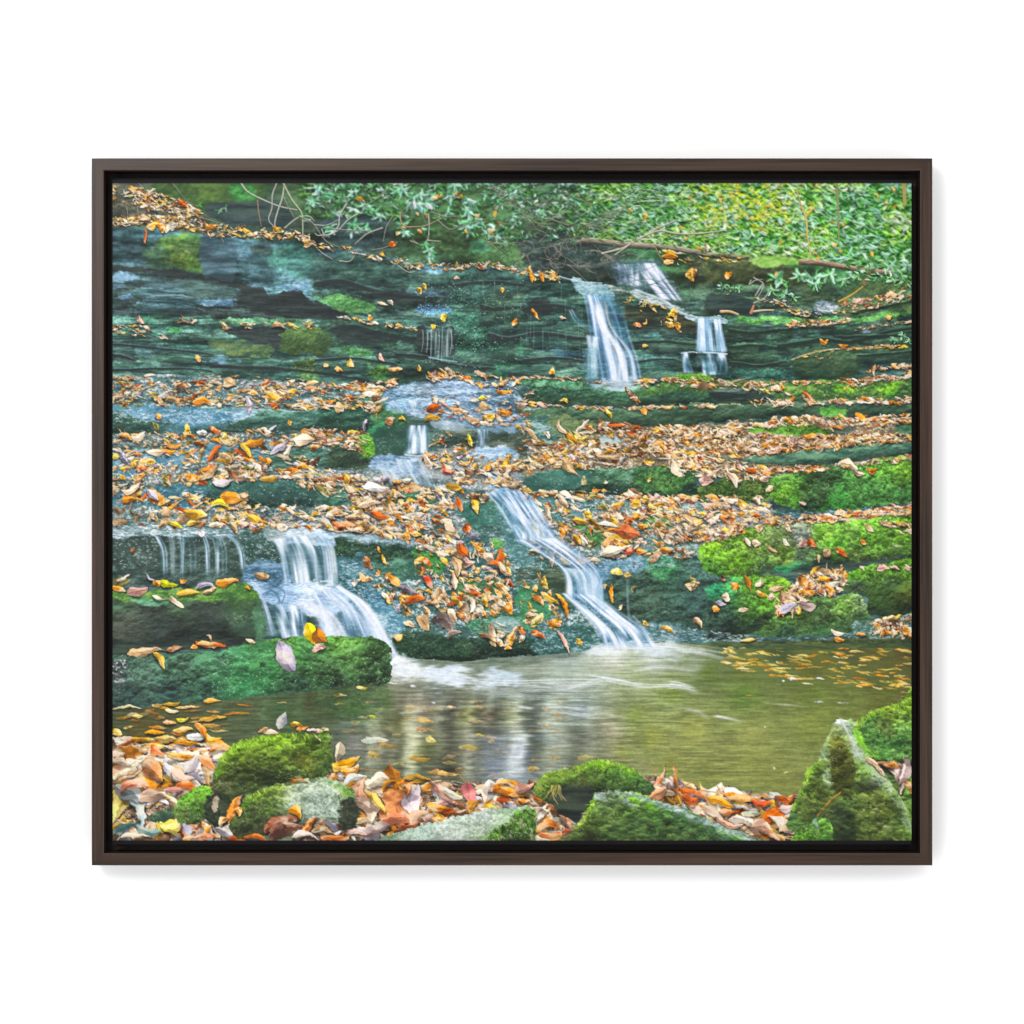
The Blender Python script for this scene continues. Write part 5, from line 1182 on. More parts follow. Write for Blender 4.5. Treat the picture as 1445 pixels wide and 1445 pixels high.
    for p, w, o in (([(556, 946), (640, 958), (720, 964), (800, 962), (860, 962)], 10, .6), ([(740, 968), (800, 974), (850, 958), (890, 964)], 8, .3), ([(830, 954), (870, 960), (910, 968), (950, 968), (985, 974)], 8, .85), ([(700, 980), (760, 972), (830, 972)], 12, .2),
                    ([(840, 916), (920, 912), (980, 918), (1030, 930)], 7, .6), ([(900, 908), (990, 914), (1040, 922)], 5, .3), ([(930, 962), (960, 966), (985, 976)], 8, .5), ([(940, 996), (985, 1004), (1000, 1018)], 6, .2),
                    ([(1080, 990), (1110, 994), (1140, 998)], 3, .3), ([(1010, 1010), (1050, 1018)], 5, .35), ([(880, 950), (930, 942), (990, 948)], 8, .3), ([(640, 970), (700, 976), (760, 990)], 12, .15), ([(780, 1000), (820, 1008), (850, 1004)], 14, .2), ([(733, 998), (752, 1000)], 4, .7)):
        foam(p, w, o)
    def drag(r):
        s2 = bbox((556, 1287), (908, 1120), 0)
        d = IMG[s2]
        q = d.copy()
        for k in range(1, r):
            q += d[:, np.clip(np.arange(d.shape[1]) + k, 0, d.shape[1] - 1)] + d[:, np.clip(np.arange(d.shape[1]) - k, 0, d.shape[1] - 1)]
        d += (q / (2 * r - 1) - d) * (m[s2[0].start - sl[0].start:, s2[1].start - sl[1].start:][:d.shape[0], :d.shape[1], None] * sstep(556, 580, XX[s2])[..., None] * .85)
    drag(5)
    r2 = (uni(fbm(16, 2.6, 3, .8)) - .5)[sl] * sstep(940, 985, y)
    IMG[sl] *= (1 + .2 * r2 * m)[..., None]
    for x, y, w in ((875, 1019, 60), (940, 1020, 70), (1075, 1081, 26), (1000, 1091, 40), (900, 1040, 40), (920, 1050, 50), (760, 1053, 40), (920, 1062, 20)):
        stroke([(x - w / 2, y), (x, y - 1), (x + w / 2, y + 1)], 2.4, (84, 92, 56), .5, .5, True, 0)
    # leaves drifting on and under the water
    fl = []
    for _ in range(140):
        x = rng.uniform(1020, 1290); t = (x - 1020) / 270
        y = 914 + rng.random() ** .8 * (30 + 36 * t)
        fl.append((x, y, rng.uniform(9, 26), rng.uniform(1.8, 3.6), rng.normal(.08, .08), [(222, 178, 66), (206, 190, 96), (228, 140, 44), (236, 204, 120), (190, 150, 50)][rng.integers(5)], dict(shadow=0, vein=0, op=rng.uniform(.45, .95), fold=.1)))
    for _ in range(60):
        x = rng.uniform(160, 420); y = rng.uniform(988, 1050) + (x < 300) * 6
        if x < 330 or rng.random() < .3:
            fl.append((x, y, rng.uniform(12, 28), rng.uniform(2.5, 5.5), rng.normal(0, .1), [(216, 150, 50), (190, 140, 60), (206, 180, 110), (150, 110, 60), (224, 128, 44)][rng.integers(5)], dict(shadow=.2, vein=.1, op=rng.uniform(.35, .9), fold=.15)))
    for _ in range(70):
        x = rng.uniform(480, 800); y = rng.uniform(985, 1100)
        fl.append((x, y, rng.uniform(10, 26), rng.uniform(3, 6.5), rng.normal(0, .12), [(176, 130, 66), (196, 160, 100), (150, 130, 70), (206, 170, 130), (170, 150, 60)][rng.integers(5)], dict(shadow=0, vein=0, op=rng.uniform(.15, .5), fold=.1)))
    litter(fl)
    for q in ((529, 1045, 40, 10, 0, (196, 204, 184), .9), (608, 1044, 17, 9, .2, (204, 190, 96), .85), (624, 1091, 48, 11, .06, (226, 176, 110), .9), (600, 1017, 26, 8, .1, (196, 150, 60), .8), (638, 998, 14, 5, 0, (226, 190, 150), .9), (595, 1030, 12, 9, .3, (196, 140, 90), .6), (592, 1071, 34, 8, 0, (190, 146, 60), .7),
              (664, 1057, 32, 8, .1, (176, 150, 70), .6), (550, 1054, 30, 9, .1, (170, 130, 60), .6), (528, 1066, 20, 10, .4, (190, 150, 60), .6), (480, 966, 15, 4, 0, (226, 150, 50), .95), (512, 970, 16, 5, 0, (196, 170, 40), .95), (530, 965, 28, 3, 0, (230, 196, 90), .9), (554, 964, 20, 2, 0, (236, 232, 220), .9),
              (480, 982, 22, 4, 0, (150, 130, 50), .7), (480, 994, 16, 4, 0, (160, 150, 70), .7), (527, 1012, 12, 5, .3, (180, 190, 60), .7), (754, 1085, 18, 8, 0, (186, 150, 70), .6), (827, 1069, 24, 6, 0, (176, 160, 90), .6), (680, 1038, 14, 4, .2, (210, 180, 80), .7), (583, 968, 9, 4, .3, (220, 228, 238), .8), (612, 992, 6, 4, 0, (230, 236, 244), .9)):
        leaf(*q[:6], op=q[6], shadow=0, vein=.1, fold=.1)
    for q in ((398, 1016, 30, 13, -1.1, (176, 176, 192), .75), (1119, 958, 7, 5, 0, (232, 232, 240), .95), (1158, 958, 12, 4, .1, (232, 226, 236), .95), (1106, 961, 4, 3, 0, (250, 250, 250), .95), (1140, 964, 16, 3, .1, (226, 222, 190), .9), (1156, 990, 14, 3, .05, (190, 200, 216), .8), (1190, 991, 20, 3, .08, (170, 190, 180), .6), (1062, 982, 20, 3, .05, (150, 130, 50), .7),
              (1093, 1084, 7, 3, .1, (226, 216, 150), .9), (1110, 1090, 16, 2, -.1, (220, 210, 150), .8), (1080, 1026, 4, 2, 0, (230, 230, 210), .8)):
        leaf(*q[:6], op=q[6], shadow=0, vein=0)
def paint_litter():
    S = []
    # upper left bank
    scatter([(157, 262), (200, 266), (262, 284), (280, 300)], [(157, 282), (200, 290), (250, 302), (280, 306)], 190, 11, 'far', .5, .42, .25, out=S)
    scatter([(157, 308), (215, 305), (262, 308)], [(157, 318), (215, 320), (262, 322)], 90, 11, 'far', .5, .45, 0, out=S)
    scatter([(250, 302), (300, 318), (350, 320), (420, 324), (444, 340)], [(250, 316), (300, 334), (350, 336), (420, 338), (444, 352)], 130, 10, 'far', .6, .45, .12, out=S)
    scatter([(444, 342), (500, 350), (540, 360), (590, 370), (640, 374), (690, 370), (740, 378), (790, 386)], [(444, 350), (500, 358), (540, 372), (590, 380), (640, 381), (690, 378), (740, 388), (790, 394)], 110, 9, 'far', .5, .45, .1, out=S)
    scatter([(157, 458), (200, 460), (236, 474)], [(157, 470), (200, 476), (236, 478)], 34, 11, 'far', .35, .42, .1, out=S)
    scatter([(252, 446), (300, 454), (330, 460)], [(252, 456), (300, 462), (330, 468)], 22, 11, 'far', .5, .4, .3, out=S)
    scatter([(320, 453), (350, 456), (444, 454)], [(320, 460), (350, 464), (444, 464)], 26, 9, 'far', .3, .4, 0, out=S)
    scatter([(480, 446), (520, 452), (590, 464)], [(480, 450), (520, 457), (590, 468)], 16, 9, 'far', .3, .4, .2, out=S)
    scatter([(740, 380), (790, 386)], [(740, 396), (790, 396)], 26, 9, 'gold', .7, .5, .3, out=S)
    # right bank
    scatter([(1175, 428), (1230, 420), (1289, 402)], [(1175, 446), (1230, 436), (1289, 420)], 120, 9, 'sun', .4, .42, -.25, out=S)
    scatter([(1090, 424), (1130, 436), (1160, 444)], [(1090, 432), (1130, 446), (1180, 452)], 36, 8, 'far', .4, .4, .2, out=S)
    scatter([(1110, 452), (1180, 452), (1200, 448)], [(1110, 462), (1180, 458), (1200, 454)], 46, 9, 'sun', .4, .42, 0, out=S)
    scatter([(1205, 464), (1250, 456), (1289, 452)], [(1205, 468), (1250, 460), (1289, 456)], 34, 7, 'sun', .2, .36, -.15, out=S)
    scatter([(1118, 506), (1150, 496), (1200, 490), (1289, 484)], [(1118, 508), (1150, 500), (1200, 494), (1289, 490)], 30, 8, 'gold', .2, .36, -.15, out=S)
    scatter([(1220, 522), (1260, 516), (1289, 512)], [(1220, 526), (1260, 522), (1289, 524)], 30, 10, 'sun', .5, .5, -.2, out=S)
    scatter([(1025, 415), (1080, 422), (1130, 428)], [(1025, 420), (1080, 426), (1130, 434)], 14, 9, 'far', .4, .4, .1, out=S)
    scatter([(880, 416), (925, 428), (950, 440), (960, 460)], [(880, 432), (925, 446), (930, 460), (962, 470)], 46, 9, 'gold', .9, .5, .4, out=S)
    scatter([(930, 352), (960, 356), (1060, 362)], [(930, 364), (960, 374), (1060, 370)], 30, 8, 'gold', .4, .4, .1, out=S)
    scatter([(1135, 505), (1180, 500)], [(1135, 510), (1180, 506)], 4, 9, 'gold', .4, .4, .1, out=S)
    # long leafy shelf across the middle left
    scatter([(157, 529), (300, 529), (444, 536)], [(157, 536), (300, 538), (444, 544)], 60, 10, 'mid', .18, .3, .02, out=S)
    scatter([(157, 540), (300, 538), (444, 542), (540, 540)], [(157, 572), (300, 572), (444, 578), (540, 572)], 330, 13, 'mid', .5, .42, 0, .5, out=S)
    scatter([(480, 540), (530, 538), (560, 536)], [(480, 552), (530, 550), (560, 546)], 34, 12, 'sun', .4, .42, 0, out=S)
    scatter([(600, 530), (640, 520), (700, 530), (733, 536)], [(600, 540), (640, 534), (700, 552), (733, 560)], 70, 12, 'sun', .5, .45, .3, out=S)
    scatter([(157, 606), (230, 612), (300, 612), (360, 606), (444, 604), (520, 610)], [(157, 640), (230, 640), (300, 626), (360, 632), (444, 634), (520, 632)], 200, 13, 'mid', .5, .42, .05, .5, out=S)
    scatter([(440, 606), (480, 608), (510, 616)], [(440, 632), (480, 634), (508, 636)], 80, 13, 'sun', .5, .42, .2, out=S)
    scatter([(157, 636), (240, 636), (330, 640), (380, 650)], [(157, 688), (240, 684), (330, 680), (380, 676)], 190, 15, 'mid', .55, .42, -.1, .5, out=S)
    scatter([(340, 640), (400, 636), (444, 650)], [(340, 680), (400, 678), (444, 678)], 60, 15, 'mid', .6, .42, .2, .5, out=S)
    scatter([(157, 684), (230, 690), (280, 700)], [(157, 744), (230, 742), (280, 740)], 70, 17, 'mid', .6, .45, -.3, .5, out=S)
    scatter([(270, 700), (360, 712), (444, 716), (520, 716)], [(270, 740), (360, 745), (444, 745), (520, 752)], 180, 15, 'mid', .5, .42, .1, .5, out=S)
    scatter([(420, 662), (500, 664), (560, 680), (600, 690)], [(420, 684), (500, 712), (560, 740), (600, 750)], 190, 15, 'mid', .5, .42, .25, .5, out=S)
    scatter([(500, 690), (580, 684), (640, 690)], [(500, 750), (580, 766), (640, 800)], 150, 16, 'mid', .6, .42, .4, .5, out=S)
    scatter([(466, 745), (520, 742), (560, 745)], [(466, 752), (520, 750), (560, 756)], 24, 15, 'mid', .4, .42, .1, out=S)
    # middle of the steps
    scatter([(470, 558), (520, 566), (540, 574)], [(470, 574), (520, 582), (540, 584)], 30, 13, 'sun', .4, .42, .1, out=S)
    scatter([(600, 580), (630, 572), (690, 580), (733, 580)], [(600, 590), (630, 590), (690, 600), (733, 600)], 46, 13, 'sun', .4, .42, -.1, out=S)
    scatter([(612, 612), (650, 612), (670, 622)], [(612, 632), (650, 636), (670, 634)], 34, 12, 'mid', .6, .45, .1, out=S)
    scatter([(600, 640), (650, 634), (720, 640), (740, 650)], [(596, 650), (650, 680), (720, 690), (740, 700)], 190, 13, 'mid', .55, .45, .1, .5, out=S)
    scatter([(690, 570), (720, 560), (750, 552)], [(690, 600), (720, 610), (750, 612)], 30, 12, 'mid', .5, .42, .1, out=S)
    scatter([(600, 560), (680, 556), (733, 560)], [(600, 580), (680, 590), (733, 612)], 26, 10, 'mid', .5, .5, .1, out=S)
    scatter([(560, 690), (620, 690), (690, 696)], [(560, 720), (620, 716), (690, 712)], 46, 14, 'mid', .5, .42, .1, out=S)
    # right side ledges: rows of leaves
    scatter([(733, 531), (800, 530), (860, 540)], [(733, 536), (800, 534), (860, 548)], 26, 10, 'sun', .3, .4, .1, out=S)
    scatter([(900, 536), (960, 532), (1030, 536), (1110, 542)], [(900, 546), (960, 546), (1030, 550), (1110, 552)], 100, 11, 'sun', .4, .42, .1, out=S)
    scatter([(1050, 538), (1130, 536), (1200, 534)], [(1050, 545), (1130, 543), (1200, 540)], 46, 10, 'sun', .2, .38, -.05, out=S)
    scatter([(1190, 538), (1240, 530), (1289, 522)], [(1190, 548), (1240, 540), (1289, 532)], 60, 11, 'sun', .4, .42, -.12, out=S)
    scatter([(733, 566), (790, 570), (840, 574), (900, 574), (1010, 572)], [(733, 572), (790, 574), (840, 580), (900, 578), (1010, 575)], 90, 10, 'sun', .35, .4, .05, out=S)
    scatter([(870, 546), (890, 558), (900, 570)], [(882, 546), (900, 564), (905, 575)], 12, 12, 'mid', .6, .45, .7, out=S)
    scatter([(1060, 562), (1120, 566), (1190, 564), (1289, 560)], [(1060, 572), (1120, 574), (1190, 570), (1289, 570)], 120, 11, 'sun', .4, .42, .05, out=S)
    scatter([(1110, 556), (1150, 562)], [(1110, 570), (1150, 570)], 20, 13, 'sun', .5, .42, .4, out=S)
    scatter([(820, 590), (860, 596), (930, 602), (1000, 598), (1060, 592), (1140, 588), (1230, 588), (1289, 584)], [(820, 614), (860, 616), (930, 620), (1000, 620), (1060, 604), (1140, 600), (1230, 602), (1289, 596)], 330, 11, 'sun', .5, .45, .05, .5, out=S)
    scatter([(1130, 582), (1160, 590), (1180, 604)], [(1136, 600), (1166, 602), (1190, 606)], 24, 13, 'sun', .5, .42, .6, out=S)
    scatter([(920, 602), (1000, 602), (1070, 612), (1170, 614), (1210, 616)], [(920, 640), (1000, 648), (1070, 642), (1150, 634), (1210, 628)], 640, 11, 'sun', .6, .46, .05, .5, out=S)
    scatter([(1190, 610), (1289, 612)], [(1190, 630), (1289, 624)], 110, 10, 'sun', .4, .42, -.05, out=S)
    scatter([(733, 620), (800, 626), (860, 626), (930, 620)], [(733, 664), (800, 660), (860, 664), (930, 656)], 330, 13, 'mid', .5, .42, .05, .5, out=S)
    scatter([(780, 610), (800, 616), (850, 612)], [(784, 616), (806, 624), (850, 622)], 20, 14, 'gold', .4, .4, .5, out=S)
    scatter([(930, 640), (1000, 646), (1050, 652), (1090, 660)], [(930, 656), (1000, 676), (1050, 680), (1090, 672)], 200, 12, 'sun', .6, .46, .1, .5, out=S)
    scatter([(1070, 658), (1160, 658), (1230, 650), (1289, 640)], [(1070, 668), (1160, 664), (1230, 656), (1289, 648)], 110, 10, 'sun', .35, .42, -.08, out=S)
    scatter([(733, 690), (790, 694), (830, 692), (905, 694)], [(733, 702), (790, 704), (830, 706), (905, 706)], 60, 13, 'mid', .4, .42, 0, out=S)
    scatter([(890, 698), (930, 700), (1000, 700), (1080, 702)], [(890, 726), (930, 730), (1000, 736), (1090, 730)], 260, 13, 'sun', .5, .42, .15, .5, out=S)
    scatter([(740, 704), (800, 710), (880, 712)], [(740, 760), (800, 768), (880, 770)], 130, 15, 'mid', .7, .45, .1, .5, out=S)
    scatter([(850, 720), (920, 728), (1000, 736), (1060, 730)], [(850, 776), (920, 770), (980, 770), (1040, 745)], 230, 15, 'sun', .6, .42, .1, .5, out=S)
    scatter([(1040, 712), (1060, 706), (1092, 712)], [(1040, 742), (1060, 740), (1092, 740)], 40, 14, 'mid', .5, .42, .1, out=S)
    scatter([(1090, 730), (1170, 726), (1230, 718), (1292, 708)], [(1090, 740), (1170, 738), (1230, 730), (1292, 724)], 170, 12, 'sun', .4, .42, -.1, .5, out=S)
    scatter([(850, 772), (920, 776), (1000, 776)], [(850, 788), (920, 786), (990, 792)], 34, 14, 'mid', .5, .42, 0, out=S)
    # the leafy slope between the two falls
    scatter([(590, 760), (640, 750), (690, 760), (720, 790)], [(560, 850), (640, 880), (690, 870), (740, 850)], 190, 14, 'mid', .8, .5, .5, .5, out=S)
    scatter([(530, 800), (560, 820), (600, 840)], [(530, 830), (560, 860), (600, 880)], 26, 14, 'mid', .9, .5, .6, .5, out=S)
    scatter([(670, 860), (700, 880), (740, 880)], [(670, 890), (700, 910), (740, 905)], 26, 14, 'mid', .9, .5, .6, .5, out=S)
    scatter([(735, 812), (770, 812), (790, 850)], [(735, 880), (770, 890), (800, 890)], 30, 14, 'gold', .9, .45, .6, .5, out=S)
    scatter([(750, 740), (790, 770), (840, 790)], [(745, 790), (780, 790), (842, 800)], 30, 15, 'mid', .7, .42, .5, .5, out=S)
    # right: on the moss rocks
    scatter([(1132, 812), (1160, 804), (1196, 802)], [(1132, 836), (1160, 840), (1192, 834)], 100, 14, 'sun', .9, .42, -.3, .55, out=S)
    scatter([(1092, 846), (1120, 826), (1150, 820)], [(1092, 862), (1120, 866), (1150, 850)], 90, 15, 'sun', .9, .42, -.3, .55, out=S)
    scatter([(1230, 876), (1270, 868), (1292, 862)], [(1230, 892), (1270, 896), (1292, 900)], 70, 14, 'sun', .7, .45, -.2, .5, out=S)
    scatter([(1238, 734), (1270, 738), (1292, 742)], [(1238, 738), (1270, 752), (1292, 756)], 22, 13, 'sun', .4, .42, .5, out=S)
    scatter([(1010, 742), (1040, 738), (1060, 738)], [(990, 766), (1030, 758), (1050, 748)], 40, 13, 'sun', .5, .42, -.3, out=S)
    litter(S)
    # single leaves one can pick out: x, y, length, width, angle (degrees), colour
    H = [(281, 506, 9, 9, 0, 'orange'), (216, 318, 18, 10, -20, 'gold'), (227, 322, 16, 8, 60, 'orange'), (206, 334, 22, 4, 88, 'rust'), (205, 308, 14, 9, 10, 'tan'), (257, 288, 13, 8, 40, 'rust'), (298, 320, 16, 7, -10, 'orange'), (199, 452, 12, 8, 60, 'pink'), (393, 460, 17, 9, 10, 'tan'),
         (540, 360, 10, 7, 20, 'gold'), (554, 345, 8, 9, 60, 'rust'), (560, 330, 7, 10, 80, 'olive'), (626, 448, 11, 9, -60, 'yellow'), (592, 410, 10, 6, 60, 'gold'), (600, 405, 10, 4, 70, 'gold'), (613, 462, 8, 6, -40, 'yellow'), (523, 450, 9, 9, 0, 'orange'), (565, 460, 12, 5, 20, 'orange'), (552, 427, 8, 5, 60, 'cream'), (540, 429, 16, 4, 10, 'peach'), (645, 393, 9, 5, 0, 'peach'), (709, 410, 8, 4, 90, 'gold'), (728, 455, 13, 8, -70, 'orange'),
         (508, 282, 14, 7, 20, 'gold'), (750, 390, 18, 8, 80, 'orange'), (766, 392, 13, 6, 80, 'orange'), (946, 362, 22, 8, 0, 'orange'), (944, 370, 14, 7, -10, 'orange'), (976, 388, 20, 13, 80, 'gold'), (980, 385, 16, 7, 100, 'brown'), (998, 350, 10, 7, 80, 'peach'), (1029, 388, 13, 8, -60, 'orange'), (1163, 482, 11, 9, 0, 'orange'), (1254, 448, 9, 9, 0, 'orange'), (1190, 488, 14, 5, 0, 'orange'), (912, 489, 8, 6, 0, 'gold'), (911, 455, 8, 6, -50, 'orange'), (900, 459, 10, 7, 20, 'rust'), (951, 442, 12, 12, 0, 'gold'), (946, 458, 12, 8, 20, 'gold'), (957, 462, 10, 7, 40, 'orange'), (795, 449, 7, 5, 10, 'peach'), (756, 444, 18, 4, 60, 'orange'),
         (325, 542, 18, 14, 0, 'tan'), (258, 548, 17, 11, 20, 'brown'), (284, 566, 24, 9, 0, 'orange'), (224, 588, 9, 10, 60, 'orange'), (221, 603, 17, 6, 60, 'olive'), (265, 610, 10, 16, 0, 'gold'), (286, 611, 13, 8, 0, 'white'), (304, 608, 16, 8, 20, 'rust'), (318, 616, 9, 7, 0, 'yellow'), (177, 617, 17, 10, 10, 'orange'), (346, 636, 22, 13, 50, 'gold'), (360, 625, 26, 11, -20, 'orange'), (246, 630, 20, 7, 0, 'orange'), (220, 638, 26, 9, 0, 'peach'), (396, 632, 30, 9, -35, 'lilac'), (430, 622, 28, 16, 0, 'peach'), (429, 659, 15, 10, 10, 'orange'), (377, 650, 10, 14, 90, 'orange'), (413, 674, 28, 6, 5, 'cream'), (418, 667, 20, 6, -10, 'orange'),
         (375, 595, 0.1, 0.1, 0, 'tan'), (409, 597, 9, 5, 90, 'gold'), (164, 645, 10, 9, 0, 'yellow'), (176, 648, 20, 7, 60, 'lilac'), (191, 655, 13, 8, -60, 'gold'), (213, 652, 12, 10, 0, 'gold'), (294, 668, 34, 12, -35, 'tan'), (272, 674, 18, 12, 10, 'orange'), (303, 640, 28, 9, -50, 'rust'), (320, 646, 20, 9, 40, 'tan'), (331, 672, 26, 7, 55, 'brown'), (236, 680, 13, 8, 50, 'olive'), (182, 705, 20, 12, -10, 'orange'), (187, 690, 28, 9, -25, 'peach'), (216, 700, 22, 9, 45, 'lilac'), (326, 702, 28, 17, 10, 'orange'), (346, 702, 13, 17, 0, 'tan'), (310, 712, 22, 9, 0, 'yellow'), (277, 725, 30, 15, 5, 'gold'), (236, 722, 16, 13, 0, 'tan'), (315, 682, 30, 12, -10, 'lilac'),
         (461, 516, 8, 6, 20, 'gold'), (478, 522, 11, 8, 20, 'orange'), (495, 513, 12, 8, 60, 'gold'), (538, 505, 13, 7, 60, 'pink'), (558, 521, 20, 6, 0, 'orange'), (592, 520, 9, 5, 90, 'gold'), (480, 575, 14, 14, 0, 'tan'), (516, 600, 17, 7, -70, 'lilac'), (551, 594, 15, 10, -30, 'brown'), (568, 592, 12, 6, 10, 'gold'), (615, 564, 10, 10, 0, 'cream'), (612, 576, 22, 11, -20, 'rust'), (610, 591, 22, 8, -10, 'gold'), (692, 590, 10, 14, 90, 'gold'), (681, 563, 11, 6, 0, 'yellow'), (715, 583, 18, 8, 10, 'orange'), (657, 582, 9, 6, 0, 'peach'), (664, 622, 18, 6, 70, 'yellow'), (560, 680, 14, 7, 5, 'orange'), (574, 678, 14, 7, 0, 'cream'), (641, 687, 22, 10, 10, 'gold'), (649, 712, 22, 9, 75, 'rust'), (671, 715, 20, 12, 65, 'gold'), (563, 700, 12, 8, 0, 'peach'), (530, 688, 34, 14, 5, 'white'), (494, 690, 14, 9, 30, 'tan'), (488, 676, 16, 8, 70, 'gold'), (632, 664, 18, 10, 20, 'red'), (690, 660, 12, 10, -60, 'orange'), (520, 712, 32, 8, -10, 'peach'), (551, 720, 18, 9, 60, 'tan'), (536, 728, 26, 9, 10, 'rust'),
         (779, 526, 7, 12, 0, 'gold'), (796, 566, 10, 7, 20, 'gold'), (859, 583, 14, 7, 60, 'yellow'), (909, 581, 11, 8, 40, 'orange'), (792, 605, 22, 7, 60, 'peach'), (806, 618, 20, 6, 40, 'orange'), (773, 614, 10, 7, 60, 'cream'), (870, 600, 22, 8, 0, 'rust'), (824, 680, 8, 13, 0, 'olive'), (917, 677, 8, 5, -60, 'gold'), (855, 682, 5, 6, 0, 'peach'), (795, 709, 20, 9, 50, 'peach'), (852, 717, 14, 10, 20, 'olive'), (898, 713, 16, 13, 10, 'gold'), (912, 705, 9, 10, 0, 'gold'), (957, 720, 17, 9, 20, 'tan'), (905, 622, 20, 9, -50, 'brown'), (997, 678, 18, 13, 0, 'pink'), (855, 645, 32, 9, 10, 'tan'), (1060, 655, 0.1, .1, 0, 'tan'), (1145, 616, 16, 8, -10, 'orange'), (1080, 676, 14, 8, -20, 'peach'), (1086, 690, 13, 8, -35, 'tan'), (1231, 664, 13, 9, 0, 'orange'), (1262, 651, 9, 6, 60, 'peach'), (1212, 668, 16, 8, 30, 'peach'), (1103, 565, 0.1, .1, 0, 'tan'), (1170, 588, 0.1, .1, 0, 'tan'),
         (1035, 677, 24, 9, 60, 'peach'), (1043, 657, 16, 9, 60, 'pink'), (1062, 666, 18, 6, 20, 'rust'), (1032, 707, 15, 6, 0, 'cream'), (1067, 707, 12, 11, 40, 'peach'), (1134, 711, 10, 5, 10, 'pink'), (1104, 545, 12, 6, 50, 'orange'),
         (246, 740, 24, 8, 20, 'yellow'), (273, 738, 20, 8, -10, 'gold'), (285, 753, 9, 11, 80, 'white'), (330, 744, 18, 10, 60, 'tan'), (345, 740, 16, 8, 0, 'pink'), (359, 747, 14, 7, 10, 'brown'), (188, 777, 8, 8, 0, 'brown'), (236, 824, 34, 9, 4, (196, 202, 38)), (222, 824, 10, 9, 60, 'orange'), (195, 834, 28, 15, -20, 'pink'), (266, 836, 30, 11, -4, 'gold'), (320, 821, 30, 12, -5, 'orange'), (290, 827, 26, 9, 0, 'lilac'), (296, 833, 20, 8, -20, 'tan'), (225, 845, 20, 7, 10, 'cream'), (249, 850, 24, 9, 40, 'peach'), (370, 814, 20, 11, 10, 'tan'), (170, 822, 26, 15, -30, 'olive'), (174, 815, 22, 4, -25, 'cream'), (168, 831, 20, 8, 20, 'orange'), (259, 820, 10, 6, 10, 'orange'), (350, 830, 9, 5, 30, 'orange'), (212, 816, 14, 5, 30, 'lilac'),
         (204, 920, 48, 12, -8, 'tan'), (225, 932, 26, 10, 55, 'gold'), (246, 916, 24, 9, -10, 'brown'), (296, 910, 44, 9, 6, 'rust'), (292, 908, 24, 7, 0, 'orange'), (275, 914, 12, 6, 0, 'orange'), (296, 900, 10, 5, 60, 'tan'), (354, 905, 14, 5, 15, 'tan'), (402, 927, 44, 24, 62, 'lilac'), (440, 895, 28, 18, 70, (236, 196, 40)), (452, 898, 24, 16, 60, 'orange'), (450, 915, 18, 9, -20, 'pink'),
         (520, 795, 24, 14, 50, 'brown'), (543, 790, 22, 8, 60, 'gold'), (535, 776, 12, 6, 60, 'orange'), (512, 815, 18, 11, 60, 'orange'), (521, 817, 14, 9, 10, 'tan'), (504, 822, 18, 9, -40, 'cream'), (556, 820, 26, 18, 50, 'orange'), (545, 842, 20, 10, 40, 'cream'), (548, 848, 12, 9, 70, 'gold'), (578, 881, 20, 10, 20, 'tan'), (563, 898, 18, 13, -10, 'gold'), (598, 880, 32, 20, 50, 'tan'), (627, 878, 44, 30, 30, (120, 104, 98)), (640, 868, 26, 16, 60, 'peach'), (585, 846, 36, 12, -15, 'rust'), (605, 822, 26, 16, 60, 'red'), (575, 832, 34, 16, 20, (120, 110, 118)), (615, 850, 20, 11, 60, 'orange'), (645, 800, 34, 16, 80, 'tan'), (652, 775, 26, 17, 60, 'rust'), (678, 776, 24, 10, 40, 'orange'), (660, 746, 18, 15, 70, 'rust'), (635, 744, 22, 15, 40, 'tan'), (610, 850, 20, 9, 0, 'brown'), (690, 786, 22, 14, 30, 'peach'), (700, 800, 30, 16, 45, 'rust'), (712, 806, 34, 14, 40, 'peach'), (660, 794, 24, 20, 20, 'pink'), (640, 820, 30, 16, 80, 'peach'), (665, 855, 28, 14, 90, 'cream'), (685, 848, 22, 12, 80, 'gold'), (640, 895, 26, 12, -30, (130, 116, 104)), (690, 900, 32, 12, 30, 'tan'), (695, 890, 26, 14, 70, 'peach'), (718, 915, 12, 9, 0, 'orange'), (574, 757, 16, 11, 20, 'orange'), (590, 755, 14, 9, -10, 'gold'), (476, 742, 18, 10, 30, 'rust'), (500, 730, 20, 10, 0, 'tan'), (506, 750, 20, 13, 10, 'peach'),
